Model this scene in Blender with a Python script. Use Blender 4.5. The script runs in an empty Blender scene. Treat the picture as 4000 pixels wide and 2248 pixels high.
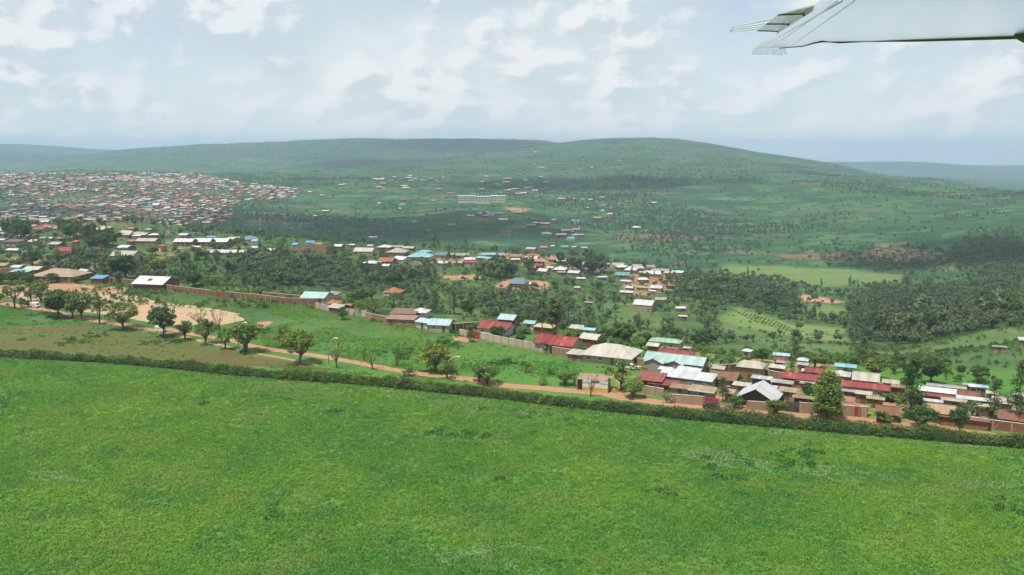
import bpy, math, random
import numpy as np
R = math.radians
rng = np.random.default_rng(7)
random.seed(7)
scene = bpy.context.scene
COL = scene.collection

# ------------------------------------------------------------------ camera
F = 853.0; CW = 1024.0; CH = 575.0; CZ = 62.0; HOR = 150.0
PITCH = math.atan((CH / 2 - HOR) / F)
cam_d = bpy.data.cameras.new('camera'); cam = bpy.data.objects.new('camera', cam_d); COL.objects.link(cam)
cam_d.sensor_width = 36.0; cam_d.lens = F / CW * 36.0
cam_d.clip_start = 0.1; cam_d.clip_end = 60000
cam.location = (0, 0, CZ); cam.rotation_euler = (math.pi / 2 - PITCH, 0, 0)
scene.camera = cam

# ------------------------------------------------------------------ sun, sky, exposure
SUNV = np.array([-0.40, -0.36, 1.5]); SUNV = SUNV / np.linalg.norm(SUNV)
SUN_EL = math.asin(SUNV[2]); SUN_AZ = math.atan2(SUNV[0], SUNV[1])      # clockwise from +Y
sun_d = bpy.data.lights.new('sun', 'SUN'); sun = bpy.data.objects.new('sun', sun_d); COL.objects.link(sun)
sun_d.energy = 2.7; sun_d.angle = R(0.53); sun_d.color = (1.0, 0.95, 0.87)
from mathutils import Vector, Matrix
sun.rotation_euler = Vector(SUNV).to_track_quat('Z', 'Y').to_euler()

scene.view_settings.view_transform = 'Standard'
scene.view_settings.look = 'None'
scene.view_settings.gamma = 1.0
scene.view_settings.exposure = 1.25
scene.view_settings.use_curve_mapping = False
scene.render.engine = 'CYCLES'
cy = scene.cycles
cy.max_bounces = 5; cy.diffuse_bounces = 2; cy.glossy_bounces = 2; cy.transmission_bounces = 2
cy.transparent_max_bounces = 6; cy.volume_bounces = 0
cy.use_denoising = True
cy.use_adaptive_sampling = True; cy.adaptive_threshold = 0.025
cy.caustics_reflective = False; cy.caustics_refractive = False

class NT:
    """small helper for node trees"""
    def __init__(s, tree): s.t = tree; s.n = tree.nodes; s.l = tree.links
    def new(s, typ, **kw):
        n = s.n.new(typ)
        for k, v in kw.items():
            if k == 'inp':
                for a, b in v.items(): s.set(n, a, b)
            else: setattr(n, k, v)
        return n
    def set(s, n, a, b):
        i = n.inputs[a]
        if hasattr(b, 'is_output') or isinstance(b, bpy.types.NodeSocket): s.l.new(b, i)
        else: i.default_value = b
    def math(s, op, a, b=None, clamp=False):
        n = s.new('ShaderNodeMath', operation=op, use_clamp=clamp); s.set(n, 0, a)
        if b is not None: s.set(n, 1, b)
        return n.outputs[0]
    def vmath(s, op, a, b=None):
        n = s.new('ShaderNodeVectorMath', operation=op); s.set(n, 0, a)
        if b is not None: s.set(n, 1, b)
        return n.outputs[0]
    def noise(s, vec, scale, detail=4, rough=0.55, out=0, dist=0.0):
        n = s.new('ShaderNodeTexNoise', inp={'Scale': scale, 'Detail': detail, 'Roughness': rough, 'Distortion': dist})
        if vec is not None: s.l.new(vec, n.inputs['Vector'])
        return n.outputs[out]
    def ramp(s, fac, stops, interp='LINEAR'):
        n = s.new('ShaderNodeValToRGB'); s.l.new(fac, n.inputs[0]); r = n.color_ramp; r.interpolation = interp
        while len(r.elements) < len(stops): r.elements.new(0.5)
        for e, (p, c) in zip(r.elements, stops):
            e.position = p; e.color = (*c, 1) if len(c) == 3 else c
        return n.outputs[0]
    def rng(s, v, a, b, c=0.0, d=1.0, smooth=False):
        n = s.new('ShaderNodeMapRange', interpolation_type='SMOOTHSTEP' if smooth else 'LINEAR', clamp=True)
        s.set(n, 0, v); s.set(n, 1, a); s.set(n, 2, b); s.set(n, 3, c); s.set(n, 4, d)
        return n.outputs[0]
    def mix(s, f, a, b, blend='MIX'):
        n = s.new('ShaderNodeMix', data_type='RGBA', blend_type=blend)
        s.set(n, 0, f)
        for k, v in ((6, a), (7, b)):
            if isinstance(v, (tuple, list)) and len(v) == 3: v = (*v, 1)
            s.set(n, k, v)
        return n.outputs[2]
    def mapping(s, vec, scale=(1, 1, 1), rot=(0, 0, 0), loc=(0, 0, 0)):
        n = s.new('ShaderNodeMapping'); s.l.new(vec, n.inputs[0])
        n.inputs['Scale'].default_value = scale; n.inputs['Rotation'].default_value = rot; n.inputs['Location'].default_value = loc
        return n.outputs[0]

world = bpy.data.worlds.new('World'); scene.world = world; world.use_nodes = True
world.node_tree.nodes.clear(); w = NT(world.node_tree)
tc = w.new('ShaderNodeTexCoord')
sx = w.new('ShaderNodeSeparateXYZ'); w.l.new(tc.outputs['Generated'], sx.inputs[0])
zc = w.math('MAXIMUM', sx.outputs[2], 0.012)
cx_ = w.new('ShaderNodeCombineXYZ', inp={0: sx.outputs[0], 1: sx.outputs[1], 2: zc})
skyn = w.new('ShaderNodeTexSky', sky_type='NISHITA', sun_disc=False, sun_elevation=SUN_EL, sun_rotation=SUN_AZ,
             altitude=1500, air_density=1.0, dust_density=2.2, ozone_density=1.2)
w.l.new(cx_.outputs[0], skyn.inputs[0])
SKY_STRENGTH = 0.058
skyc = w.mix(1.0, skyn.outputs[0], (SKY_STRENGTH,) * 3, 'MULTIPLY')
# cumulus banks: direction as (azimuth, elevation), so banks keep their flat bases and heaped tops all round the sky
az = w.math('ARCTAN2', sx.outputs[0], sx.outputs[1])
el = w.math('ARCSINE', sx.outputs[2])
elp = w.math('MULTIPLY', w.math('POWER', w.math('MAXIMUM', w.math('ADD', el, 0.05), 0.001), 0.75), 1.15)
def skyuv(da, de): return w.new('ShaderNodeCombineXYZ', inp={0: w.math('ADD', az, da), 1: w.math('ADD', elp, de), 2: 0.37}).outputs[0]
def cloud(v):
    big = w.noise(v, 5.6, 3, 0.5)
    mid_ = w.noise(w.mapping(v, loc=(5.2, 1.3, 0)), 13.5, 7, 0.56)
    puff = w.new('ShaderNodeTexVoronoi', feature='SMOOTH_F1', inp={'Vector': w.vmath('ADD', v, w.vmath('MULTIPLY', w.new('ShaderNodeTexNoise', inp={'Vector': v, 'Scale': 20.0, 'Detail': 3.0}).outputs['Color'], (0.05, 0.05, 0.0))), 'Scale': 17.0, 'Smoothness': 0.6}).outputs['Distance']
    return w.math('ADD', w.math('ADD', w.math('MULTIPLY', big, 0.50), w.math('MULTIPLY', mid_, 0.40)), w.math('MULTIPLY', w.math('SUBTRACT', 0.5, puff), 0.17))
uv = skyuv(0.0, 0.0); c0 = cloud(uv); c1 = cloud(skyuv(-0.009, 0.016))
dens = w.rng(c0, 0.32, 0.50, smooth=True)
lit = w.rng(w.math('SUBTRACT', c0, c1), -0.026, 0.040, smooth=True)       # thinner towards the light = sunny side
veil = w.rng(w.noise(w.mapping(uv, (1, 1.8, 1), loc=(3, 7, 2)), 2.6, 5, 0.5), 0.36, 0.64, smooth=True)
low = w.rng(el, 0.0, 0.16, 1.0, 0.0)
HAZE_C = (0.330, 0.362, 0.362)
base = w.mix(w.math('ADD', w.math('ADD', w.math('MULTIPLY', low, 0.45), w.math('MULTIPLY', veil, 0.42)), 0.38, clamp=True), skyc, HAZE_C)
ccol = w.mix(lit, (0.264, 0.306, 0.325), (0.386, 0.394, 0.388))
amt = w.math('MULTIPLY', dens, w.rng(el, 0.0, 0.07, 0.40, 0.80))
skyall = w.mix(amt, base, ccol)
bg = w.new('ShaderNodeBackground', inp={'Color': skyall, 'Strength': 1.0})
wo = w.new('ShaderNodeOutputWorld'); w.l.new(bg.outputs[0], wo.inputs[0])

# ------------------------------------------------------------------ terrain heights
def fbm(x, y, scale, octv=4, seed=0, gain=0.5):
    x = np.asarray(x, float) / scale; y = np.asarray(y, float) / scale
    tot = np.zeros(np.broadcast(x, y).shape); a = 1.0; nrm = 0
    for o in range(octv):
        xi = np.floor(x).astype(np.int64); yi = np.floor(y).astype(np.int64); fx = x - xi; fy = y - yi
        fx = fx * fx * (3 - 2 * fx); fy = fy * fy * (3 - 2 * fy)
        def h(i, j):
            n = (i * 374761393 + j * 668265263 + (seed + o * 17) * 1442695041) & 0x7fffffff
            n = ((n ^ (n >> 13)) * 1274126177) & 0x7fffffff
            return ((n ^ (n >> 16)) & 0xffff) / 65535.0 * 2 - 1
        tot += a * ((h(xi, yi) * (1 - fx) + h(xi + 1, yi) * fx) * (1 - fy) + (h(xi, yi + 1) * (1 - fx) + h(xi + 1, yi + 1) * fx) * fy)
        nrm += a; a *= gain; x = x * 2.03 + 5.1; y = y * 2.03 + 9.7
    return tot / nrm

def pchip(xk, yk, x):
    xk = np.asarray(xk, float); yk = np.asarray(yk, float); x = np.clip(x, xk[0], xk[-1])
    h = np.diff(xk); d = np.diff(yk) / h; m = np.zeros_like(yk)
    m[0] = d[0]; m[-1] = d[-1]
    for i in range(1, len(xk) - 1):
        if d[i - 1] * d[i] > 0:
            w1 = 2 * h[i] + h[i - 1]; w2 = h[i] + 2 * h[i - 1]; m[i] = (w1 + w2) / (w1 / d[i - 1] + w2 / d[i])
    i = np.clip(np.searchsorted(xk, x, side='right') - 1, 0, len(xk) - 2)
    t = (x - xk[i]) / h[i]; t2 = t * t; t3 = t2 * t
    return (2*t3 - 3*t2 + 1) * yk[i] + (t3 - 2*t2 + t) * h[i] * m[i] + (-2*t3 + 3*t2) * yk[i+1] + (t3 - t2) * h[i] * m[i+1]

# each line across the country: bearing stations, then (distance, height) there
ST = np.array([-400, 0, 128, 256, 384, 512, 640, 768, 896, 1024, 1400.])
LINES = [
 ((440, 430, 420, 375, 330, 300, 262, 240, 225, 215, 205), (0,)*11),
 ((490, 480, 470, 450, 420, 400, 350, 320, 310, 300, 290), (-4, -4, -10, -26, -30, -30, -26, -20, -18, -14, -8)),
 ((560, 560, 540, 540, 560, 540, 520, 500, 480, 450, 440), (-3, -3, -6, -14, -30, -36, -40, -42, -42, -25, -10)),
 ((720, 720, 740, 700, 740, 740, 760, 760, 760, 700, 700), (-1, -1, -1, -8, -18, -25, -40, -56, -55, -45, -30)),
 ((950, 950, 950, 950, 950, 950, 920, 920, 950, 900, 900), (-55, -55, -60, -75, -85, -85, -70, -64, -62, -46, -40)),
 ((1200, 1200, 1200, 1200, 1200, 1150, 1150, 1150, 1150, 1150, 1150), (-45, -45, -45, -52, -62, -62, -62, -58, -42, -27, -20)),
 ((1600, 1600, 1600, 1700, 1750, 1750, 1750, 1700, 1600, 1500, 1500), (-25, -25, -25, -30, -36, -38, -40, -30, -22, -20, -12)),
 ((2100, 2100, 2100, 2200, 2500, 2700, 2800, 2600, 2200, 1900, 1900), (-10, -10, -10, -18, -12, 6, 20, 8, -16, -30, -20)),
 ((2500, 2500, 2500, 2600, 3200, 3800, 4000, 3600, 2800, 2300, 2300), (-3, -3, -4, -14, 2, 58, 126, 40, -29, -46, -30)),
 ((3300, 3300, 3300, 3600, 4000, 4500, 5000, 4800, 4500, 4200, 4200), (-70, -70, -70, -50, -10, 20, 30, -20, -90, -120, -90)),
 ((5300, 5300, 5400, 5500, 5600, 5700, 5700, 5700, 5700, 5700, 5700), (-30, -32, 62, 107, 131, 130, 20, -60, -110, -130, -110)),
 ((6500, 6500, 6500, 6600, 6700, 6800, 6800, 6800, 6700, 6700, 6700), (-20, -20, 0, 20, 40, 50, 20, -60, -150, -170, -150)),
 ((7800, 7800, 7800, 7800, 7800, 7800, 7800, 7800, 7800, 7800, 7800), (120, 117, 64, 40, 30, 30, 20, -48, -46, -102, -90)),
 ((9500,) * 11, (-120,) * 11),
 ((13000,) * 11, (-160,) * 11)]
SN = 460
S_ = np.linspace(-1.0, 1.0, SN)
YN = 620
Y_ = np.concatenate([np.linspace(40, 105, 10)[:-1], np.geomspace(105, 12500, YN)]); YN = len(Y_)
st_s = (ST - 512) / F
ZG = np.zeros((SN, YN))
kd = [pchip(st_s, l[0], S_) for l in LINES]; kz = [pchip(st_s, l[1], S_) for l in LINES]
for i in range(SN):
    yk = [0, kd[0][i] * 0.93] + [k[i] for k in kd]; zk = [0, 0] + [k[i] for k in kz]
    ZG[i] = pchip(yk, zk, Y_)
XX = S_[:, None] * Y_[None, :]; YY = np.broadcast_to(Y_[None, :], XX.shape)
amp = np.clip((YY - 380) / 1500, 0, 1)
ridg = 1 - np.abs(fbm(XX, YY, 520, 4, 3)) * 2
ZG += amp * (fbm(XX, YY, 700, 4, 11) * 22 + ridg * 14 - 8) * np.clip(1.25 - YY / 9000, 0.3, 1)
ZG += np.clip((YY - 300) / 400, 0, 1) * fbm(XX, YY, 120, 3, 5) * 2.4
ZG += np.clip((YY - 230) / 60, 0, 1) * fbm(XX, YY, 40, 2, 8) * 0.25
LY = np.log(Y_)
def T(x, y):
    """ground height at world x, y"""
    x = np.asarray(x, float); y = np.asarray(y, float)
    yy = np.clip(y, 41, 12400)
    fi = np.clip((x / yy + 1.0) / 2.0 * (SN - 1), 0, SN - 1.001)
    fj = np.interp(yy, Y_, np.arange(YN)); fj = np.clip(fj, 0, YN - 1.001)
    i = fi.astype(int); j = fj.astype(int); a = fi - i; b = fj - j
    return (ZG[i, j] * (1 - a) + ZG[i + 1, j] * a) * (1 - b) + (ZG[i, j + 1] * (1 - a) + ZG[i + 1, j + 1] * a) * b

SP, CP = math.sin(PITCH), math.cos(PITCH)
MY = np.geomspace(90, 12000, 2600)
def P(px, py, h=0.0):
    """where the sight line through a photo point meets the ground (raised by h)"""
    u = (px - CW / 2) / F; v = (py - CH / 2) / F
    dy = CP - v * SP; dz = -SP - v * CP
    x = u / dy * MY; z = CZ + dz / dy * MY
    g = z - h - T(x, MY)
    k = np.nonzero(g <= 0)[0]
    if len(k) == 0: k = len(MY) - 1; return Vector((x[k], MY[k], float(T(x[k], MY[k]))))
    k = max(k[0], 1)
    t = g[k - 1] / (g[k - 1] - g[k] + 1e-9); y = MY[k - 1] + t * (MY[k] - MY[k - 1]); xx = u / dy * y
    return Vector((xx, y, float(T(xx, y))))
def proj(x, y, z):
    d = np.asarray(y) * CP - (np.asarray(z) - CZ) * SP
    u = np.asarray(x) / d; v = -(np.asarray(y) * SP + (np.asarray(z) - CZ) * CP) / d
    return CW / 2 + F * u, CH / 2 + F * v
# photo detail frames (enlargements the positions were read from): origin and scale
FR = {0: (0, 0, 0.644), 1: (0, 800, 2.228), 2: (900, 850, 2.228), 3: (1700, 900, 2.228), 4: (2200, 1200, 2.576), 5: (3000, 1250, 2.576),
      7: (0, 500, 1.9815), 8: (1200, 500, 1.84), 9: (2600, 850, 1.84)}
def Q(fr, x, y):
    a, b, s = FR[fr]; return (a + x / s) / 3.90625, (b + y / s) / 3.90625
def PQ(fr, x, y, h=0.0): return P(*Q(fr, x, y), h)
def zscale(fr): return FR[fr][2] * 3.90625

# ------------------------------------------------------------------ naming and mesh helpers
def tag(o, label=None, cat=None, group=None, kind=None):
    if label: o['label'] = label
    if cat: o['category'] = cat
    if group: o['group'] = group
    if kind: o['kind'] = kind
    return o
def empty(name, loc=(0, 0, 0), rz=0.0):
    o = bpy.data.objects.new(name, None); COL.objects.link(o); o.location = loc; o.rotation_euler = (0, 0, rz); o.empty_display_size = 0.5
    return o
class MB:
    def __init__(s): s.v = []; s.f = []; s.m = []
    def poly(s, pts, m=0):
        b = len(s.v); s.v += [tuple(p) for p in pts]; s.f.append(tuple(range(b, b + len(pts)))); s.m.append(m)
    def box(s, x0, x1, y0, y1, z0, z1, m=0, M=None):
        c = [Vector((x, y, z)) for z in (z0, z1) for (x, y) in ((x0, y0), (x1, y0), (x1, y1), (x0, y1))]
        if M is not None: c = [M @ p for p in c]
        s.hexa(c, m)
    def hexa(s, c, m=0):
        b = len(s.v); s.v += [tuple(p) for p in c]
        for f in ((3, 2, 1, 0), (4, 5, 6, 7), (0, 1, 5, 4), (1, 2, 6, 5), (2, 3, 7, 6), (3, 0, 4, 7)):
            s.f.append(tuple(b + k for k in f)); s.m.append(m)
    def slab(s, pts, t, m=0):
        """a sheet of thickness t under the polygon pts"""
        n = (Vector(pts[1]) - Vector(pts[0])).cross(Vector(pts[2]) - Vector(pts[0])).normalized() * -t
        b = len(s.v); k = len(pts)
        s.v += [tuple(p) for p in pts] + [tuple(Vector(p) + n) for p in pts]
        s.f.append(tuple(range(b, b + k))); s.m.append(m)
        s.f.append(tuple(range(b + 2 * k - 1, b + k - 1, -1))); s.m.append(m)
        for i in range(k):
            j = (i + 1) % k; s.f.append((b + i, b + k + i, b + k + j, b + j)); s.m.append(m)
    def tube(s, pts, rad, n=6, m=0, cap=True):
        pts = [Vector(p) for p in pts]; b = len(s.v)
        for k, p in enumerate(pts):
            d = (pts[min(k + 1, len(pts) - 1)] - pts[max(k - 1, 0)]).normalized()
            a = d.orthogonal().normalized() if abs(d.z) < 0.99 else Vector((1, 0, 0)); c = d.cross(a).normalized(); a = c.cross(d)
            r = rad[k] if hasattr(rad, '__len__') else rad
            for q in range(n):
                t = 2 * math.pi * q / n; s.v.append(tuple(p + (a * math.cos(t) + c * math.sin(t)) * r))
        for k in range(len(pts) - 1):
            for q in range(n):
                q2 = (q + 1) % n; s.f.append((b + k*n + q, b + k*n + q2, b + (k+1)*n + q2, b + (k+1)*n + q)); s.m.append(m)
        if cap:
            s.f.append(tuple(b + q for q in reversed(range(n)))); s.m.append(m)
            e = b + (len(pts) - 1) * n; s.f.append(tuple(e + q for q in range(n))); s.m.append(m)
    def mesh(s, name, mats):
        me = bpy.data.meshes.new(name); me.from_pydata(s.v, [], s.f)
        for m in (mats if isinstance(mats, (list, tuple)) else [mats]): me.materials.append(m)
        if any(s.m): me.polygons.foreach_set('material_index', s.m)
        me.update(); return me
    def build(s, name, mats, parent=None, loc=None, smooth=False):
        me = s.mesh(name, mats)
        if smooth: me.polygons.foreach_set('use_smooth', [True] * len(me.polygons))
        return put(name, me, parent, loc)
def put(name, me, parent=None, loc=None, rz=0.0, scale=None):
    o = bpy.data.objects.new(name, me); COL.objects.link(o)
    if parent is not None: o.parent = parent
    if loc is not None: o.location = loc
    if rz: o.rotation_euler = (0, 0, rz)
    if scale is not None: o.scale = scale
    return o
def copy_tree(o, parent=None):
    c = o.copy(); COL.objects.link(c); c.parent = parent
    for ch in o.children: copy_tree(ch, c)
    return c
def grid_mesh(name, X, Y, Z, mat):
    n, m = X.shape; me = bpy.data.meshes.new(name)
    co = np.stack([X, Y, Z], -1).reshape(-1, 3)
    i = np.arange(n - 1)[:, None] * m + np.arange(m - 1)[None, :]
    q = np.stack([i, i + m, i + m + 1, i + 1], -1).reshape(-1, 4)
    me.vertices.add(len(co)); me.vertices.foreach_set('co', co.ravel())
    me.loops.add(q.size); me.loops.foreach_set('vertex_index', q.ravel())
    me.polygons.add(len(q)); me.polygons.foreach_set('loop_start', np.arange(0, q.size, 4)); me.polygons.foreach_set('loop_total', np.full(len(q), 4))
    me.update(); me.validate()
    me.polygons.foreach_set('use_smooth', [True] * len(me.polygons))
    me.materials.append(mat); return me
def inpoly(x, y, poly):
    poly = np.asarray(poly, float); x = np.asarray(x, float); y = np.asarray(y, float); c = np.zeros(np.broadcast(x, y).shape, bool)
    j = len(poly) - 1
    for i in range(len(poly)):
        xi, yi = poly[i]; xj, yj = poly[j]
        c ^= ((yi > y) != (yj > y)) & (x < (xj - xi) * (y - yi) / (yj - yi + 1e-12) + xi); j = i
    return c
# ------------------------------------------------------------------ materials
def mat(name, build):
    m = bpy.data.materials.new(name); m.use_nodes = True; m.node_tree.nodes.clear(); t = NT(m.node_tree)
    o = t.new('ShaderNodeOutputMaterial'); p = t.new('ShaderNodeBsdfPrincipled'); t.l.new(p.outputs[0], o.inputs[0])
    p.inputs['Roughness'].default_value = 0.8; p.inputs['Specular IOR Level'].default_value = 0.25
    build(t, p); return m
def simple(name, col, rough=0.7, var=0.12, scale=0.8, metal=0.0, spec=0.3):
    def b(t, p):
        c = t.new('ShaderNodeTexCoord').outputs['Object']
        n = t.noise(c, scale, 5, 0.6)
        k = t.rng(n, 0.25, 0.75, 1 - var, 1 + var)
        t.set(p, 'Base Color', t.mix(1.0, (*col, 1), t.new('ShaderNodeCombineXYZ', inp={0: k, 1: k, 2: k}).outputs[0], 'MULTIPLY'))
        p.inputs['Roughness'].default_value = rough; p.inputs['Metallic'].default_value = metal; p.inputs['Specular IOR Level'].default_value = spec
    return mat(name, b)

# ground: land cover is a vertex attribute (bare earth, crop, wood floor), fine mottling from noise
def b_ground(t, p):
    g = t.new('ShaderNodeNewGeometry').outputs['Position']
    at = t.new('ShaderNodeAttribute', attribute_name='cover'); sp = t.new('ShaderNodeSeparateColor'); t.l.new(at.outputs['Color'], sp.inputs[0])
    big = t.noise(g, 0.018, 5, 0.6); mid = t.noise(g, 0.11, 5, 0.62); fine = t.noise(g, 1.6, 4, 0.65)
    grass = t.mix(t.rng(big, 0.36, 0.64), (0.052, 0.148, 0.026), (0.098, 0.170, 0.032))
    grass = t.mix(t.rng(mid, 0.42, 0.75, 0, 0.6), grass, (0.045, 0.145, 0.028))
    grass = t.mix(t.rng(fine, 0.35, 0.75, 0, 0.5), grass, (0.055, 0.140, 0.022))
    # small farms on the hills: strips that follow the slope
    warp = t.mapping(t.vmath('ADD', g, t.vmath('MULTIPLY', t.new('ShaderNodeTexNoise', inp={'Scale': 0.006, 'Detail': 3.0, 'Vector': g}).outputs['Color'], (90, 60, 0))), (0.0115, 0.030, 0))
    vo = t.new('ShaderNodeTexVoronoi', feature='F1', inp={'Vector': warp, 'Scale': 1.0, 'Randomness': 0.9})
    farm = t.ramp(t.new('ShaderNodeSeparateColor', inp={0: vo.outputs['Color']}).outputs[0],
                  [(0.0, (0.026, 0.070, 0.030)), (0.3, (0.040, 0.100, 0.036)), (0.5, (0.058, 0.126, 0.042)), (0.74, (0.082, 0.138, 0.050)), (0.89, (0.105, 0.110, 0.054)), (0.95, (0.170, 0.095, 0.058))], 'CONSTANT')
    farm = t.mix(t.rng(t.noise(g, 0.05, 6, 0.7), 0.42, 0.62), farm, (0.024, 0.062, 0.024))
    edge = t.new('ShaderNodeTexVoronoi', feature='DISTANCE_TO_EDGE', inp={'Vector': warp, 'Scale': 1.0, 'Randomness': 0.9})
    farm = t.mix(t.rng(edge.outputs['Distance'], 0.03, 0.07, 0.75, 0.0), farm, (0.018, 0.048, 0.018))
    yy = t.new('ShaderNodeSeparateXYZ', inp={0: g}).outputs[1]
    rough = t.mix(t.rng(t.noise(g, 0.045, 6, 0.68), 0.38, 0.62), (0.030, 0.072, 0.022), (0.074, 0.122, 0.036))
    rough = t.mix(t.rng(t.noise(t.mapping(g, loc=(31, 7, 0)), 0.09, 5, 0.65), 0.56, 0.72, 0, 0.7), rough, (0.125, 0.120, 0.050))
    rough = t.mix(t.rng(fine, 0.4, 0.8, 0, 0.5), rough, (0.028, 0.062, 0.016))
    col = t.mix(t.rng(yy, 225, 330), grass, rough); col = t.mix(t.rng(yy, 640, 900), col, farm)
    crop = t.mix(t.rng(mid, 0.35, 0.65), (0.090, 0.180, 0.040), (0.165, 0.180, 0.066))
    col = t.mix(sp.outputs[1], col, crop)
    col = t.mix(sp.outputs[2], col, t.mix(t.rng(fine, 0.3, 0.7), (0.018, 0.045, 0.014), (0.040, 0.075, 0.022)))
    dirt = t.mix(t.rng(mid, 0.3, 0.7), (0.300, 0.150, 0.085), (0.360, 0.215, 0.130))
    dirt = t.mix(t.rng(fine, 0.3, 0.8, 0, 0.4), dirt, (0.24, 0.13, 0.075))
    k = t.rng(t.math('ADD', sp.outputs[0], t.math('MULTIPLY', t.math('SUBTRACT', t.noise(g, 0.16, 5, 0.65), 0.5), 1.3)), 0.42, 0.62)
    k = t.math('MULTIPLY', k, t.rng(sp.outputs[0], 0.02, 0.2))
    col = t.mix(k, col, dirt)
    t.set(p, 'Base Color', col); p.inputs['Roughness'].default_value = 0.95; p.inputs['Specular IOR Level'].default_value = 0.1
    bp = t.new('ShaderNodeBump', inp={'Strength': 0.6, 'Distance': 0.35, 'Height': t.noise(g, 0.9, 6, 0.7)})
    t.l.new(bp.outputs[0], p.inputs['Normal'])
M = {}
M['ground'] = mat('ground', b_ground)

# ------------------------------------------------------------------ land cover
COVER = np.zeros((SN, YN, 3))
def pix_poly(fr, pts): return np.array([[*PQ(fr, *q)[:2]] for q in pts])
def cover(ch, fr, pts, amount=1.0, soft=0.0):
    poly = pix_poly(fr, pts)
    m = inpoly(XX, YY, poly)
    COVER[..., ch][m] = np.maximum(COVER[..., ch][m], amount)
# ------------------------------------------------------------------ ground sheet
# red earth among the houses, tracks and clearings; crop fields of the valley; wood floor
cover(0, 0, [(1440,960),(1700,890),(1900,900),(2200,960),(2576,1010),(2576,1100),(1900,1040),(1450,985)], 0.47)
cover(0, 0, [(760,760),(1050,800),(1400,860),(1480,900),(1650,930),(1500,840),(1150,790),(900,760)], 0.33)
cover(0, 0, [(0,640),(330,660),(420,600),(560,600),(700,640),(480,640),(380,690),(0,715)], 0.45)
cover(0, 0, [(1270,700),(1370,705),(1400,720),(1330,735),(1230,725)], 0.8)
cover(0, 0, [(1100,690),(1210,690),(1230,705),(1110,705)], 0.8)
cover(0, 0, [(1560,690),(1710,690),(1700,730),(1640,750),(1560,740)], 0.55)
cover(0, 0, [(900,650),(1200,640),(1500,660),(1720,690),(1500,690),(1200,670),(920,665)], 0.5)
cover(0, 3, [(1450,760),(1580,760),(1580,800),(1460,795)], 0.75)
cover(0, 9, [(1400,230),(1560,180),(1700,190),(2000,230),(2160,300),(2150,380),(1980,400),(1800,330),(1500,300),(1300,300)], 0.47)
cover(0, 9, [(960,545),(1150,570),(1340,610),(1190,620),(960,600)], 0.8)
cover(0, 8, [(1380,560),(1640,575),(1600,610),(1400,600)], 0.6)
cover(0, 8, [(1330,720),(1520,700),(1560,760),(1400,800),(1320,790)], 0.42)
cover(0, 8, [(1640,275),(1760,285),(1740,305),(1640,300)], 0.7)
cover(0, 7, [(2100,265),(2300,235),(2330,250),(2140,285)], 0.55)
cover(1, 9, [(400,330),(800,345),(1300,370),(1700,420),(1700,470),(1500,480),(1100,500),(720,430),(420,430)], 0.7)
cover(1, 9, [(380,740),(520,640),(680,690),(900,760),(1300,800),(1310,900),(1000,870),(700,820)], 0.9)
cover(1, 9, [(970,610),(1300,640),(1310,740),(960,690)], 0.6)
cover(1, 9, [(350,750),(600,810),(1000,900),(1320,920),(1330,1010),(900,960),(500,850)], 0.35)
cover(1, 9, [(1480,960),(2100,870),(2576,780),(2576,900),(2000,960),(1500,1000)], 0.3)
cover(1, 3, [(1440,650),(1700,620),(1900,700),(2100,780),(2000,860),(1700,810),(1400,740)], 0.3)
cover(2, 9, [(0,440),(400,420),(700,440),(960,480),(960,690),(680,680),(480,610),(60,560)], 0.8)
cover(2, 9, [(1520,470),(2576,480),(2576,780),(2000,880),(1350,880),(1310,640)], 0.8)
cover(2, 2, [(0,300),(700,360),(1150,400),(1650,470),(1850,520),(1500,620),(900,640),(200,600),(0,560)], 0.65)
cover(2, 9, [(2150,100),(2576,90),(2576,480),(2160,420)], 0.8)
cover(2, 8, [(100,190),(480,200),(820,250),(860,300),(600,330),(100,290)], 0.7)
cover(2, 8, [(0,690),(400,640),(1000,620),(1400,700),(1300,800),(700,820),(0,800)], 0.5)
cover(0, 7, [(0,340),(1000,345),(1700,380),(1850,470),(1800,690),(1000,780),(0,790)], 0.40)

wd_ = np.clip(fbm(XX, YY, 900, 3, 77) * 3 + .45, 0, 1) * .8; COVER[..., 2] = np.where((YY > 4650), np.maximum(COVER[..., 2], wd_), COVER[..., 2])
def blur(a, n):
    for _ in range(n):
        p = np.pad(a, ((1, 1), (1, 1), (0, 0)), 'edge'); a = (p[:-2, 1:-1] + p[2:, 1:-1] + p[1:-1, :-2] + p[1:-1, 2:] + 2 * a) / 6
    return a
HARD = COVER.copy(); far_ = (YY > 420)[..., None]; COVER = np.where(far_, blur(COVER, 5), blur(COVER, 2))
extra = [400, 2500, 9000]
Xf = np.concatenate([np.stack([XX[0] - e for e in reversed(extra)]), XX, np.stack([XX[-1] + e for e in extra])])
Zf = np.concatenate([np.repeat(ZG[:1], 3, 0), ZG, np.repeat(ZG[-1:], 3, 0)])
Cf = np.concatenate([np.repeat(COVER[:1], 3, 0), COVER, np.repeat(COVER[-1:], 3, 0)])
Yf = np.broadcast_to(Y_[None], Xf.shape)
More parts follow.
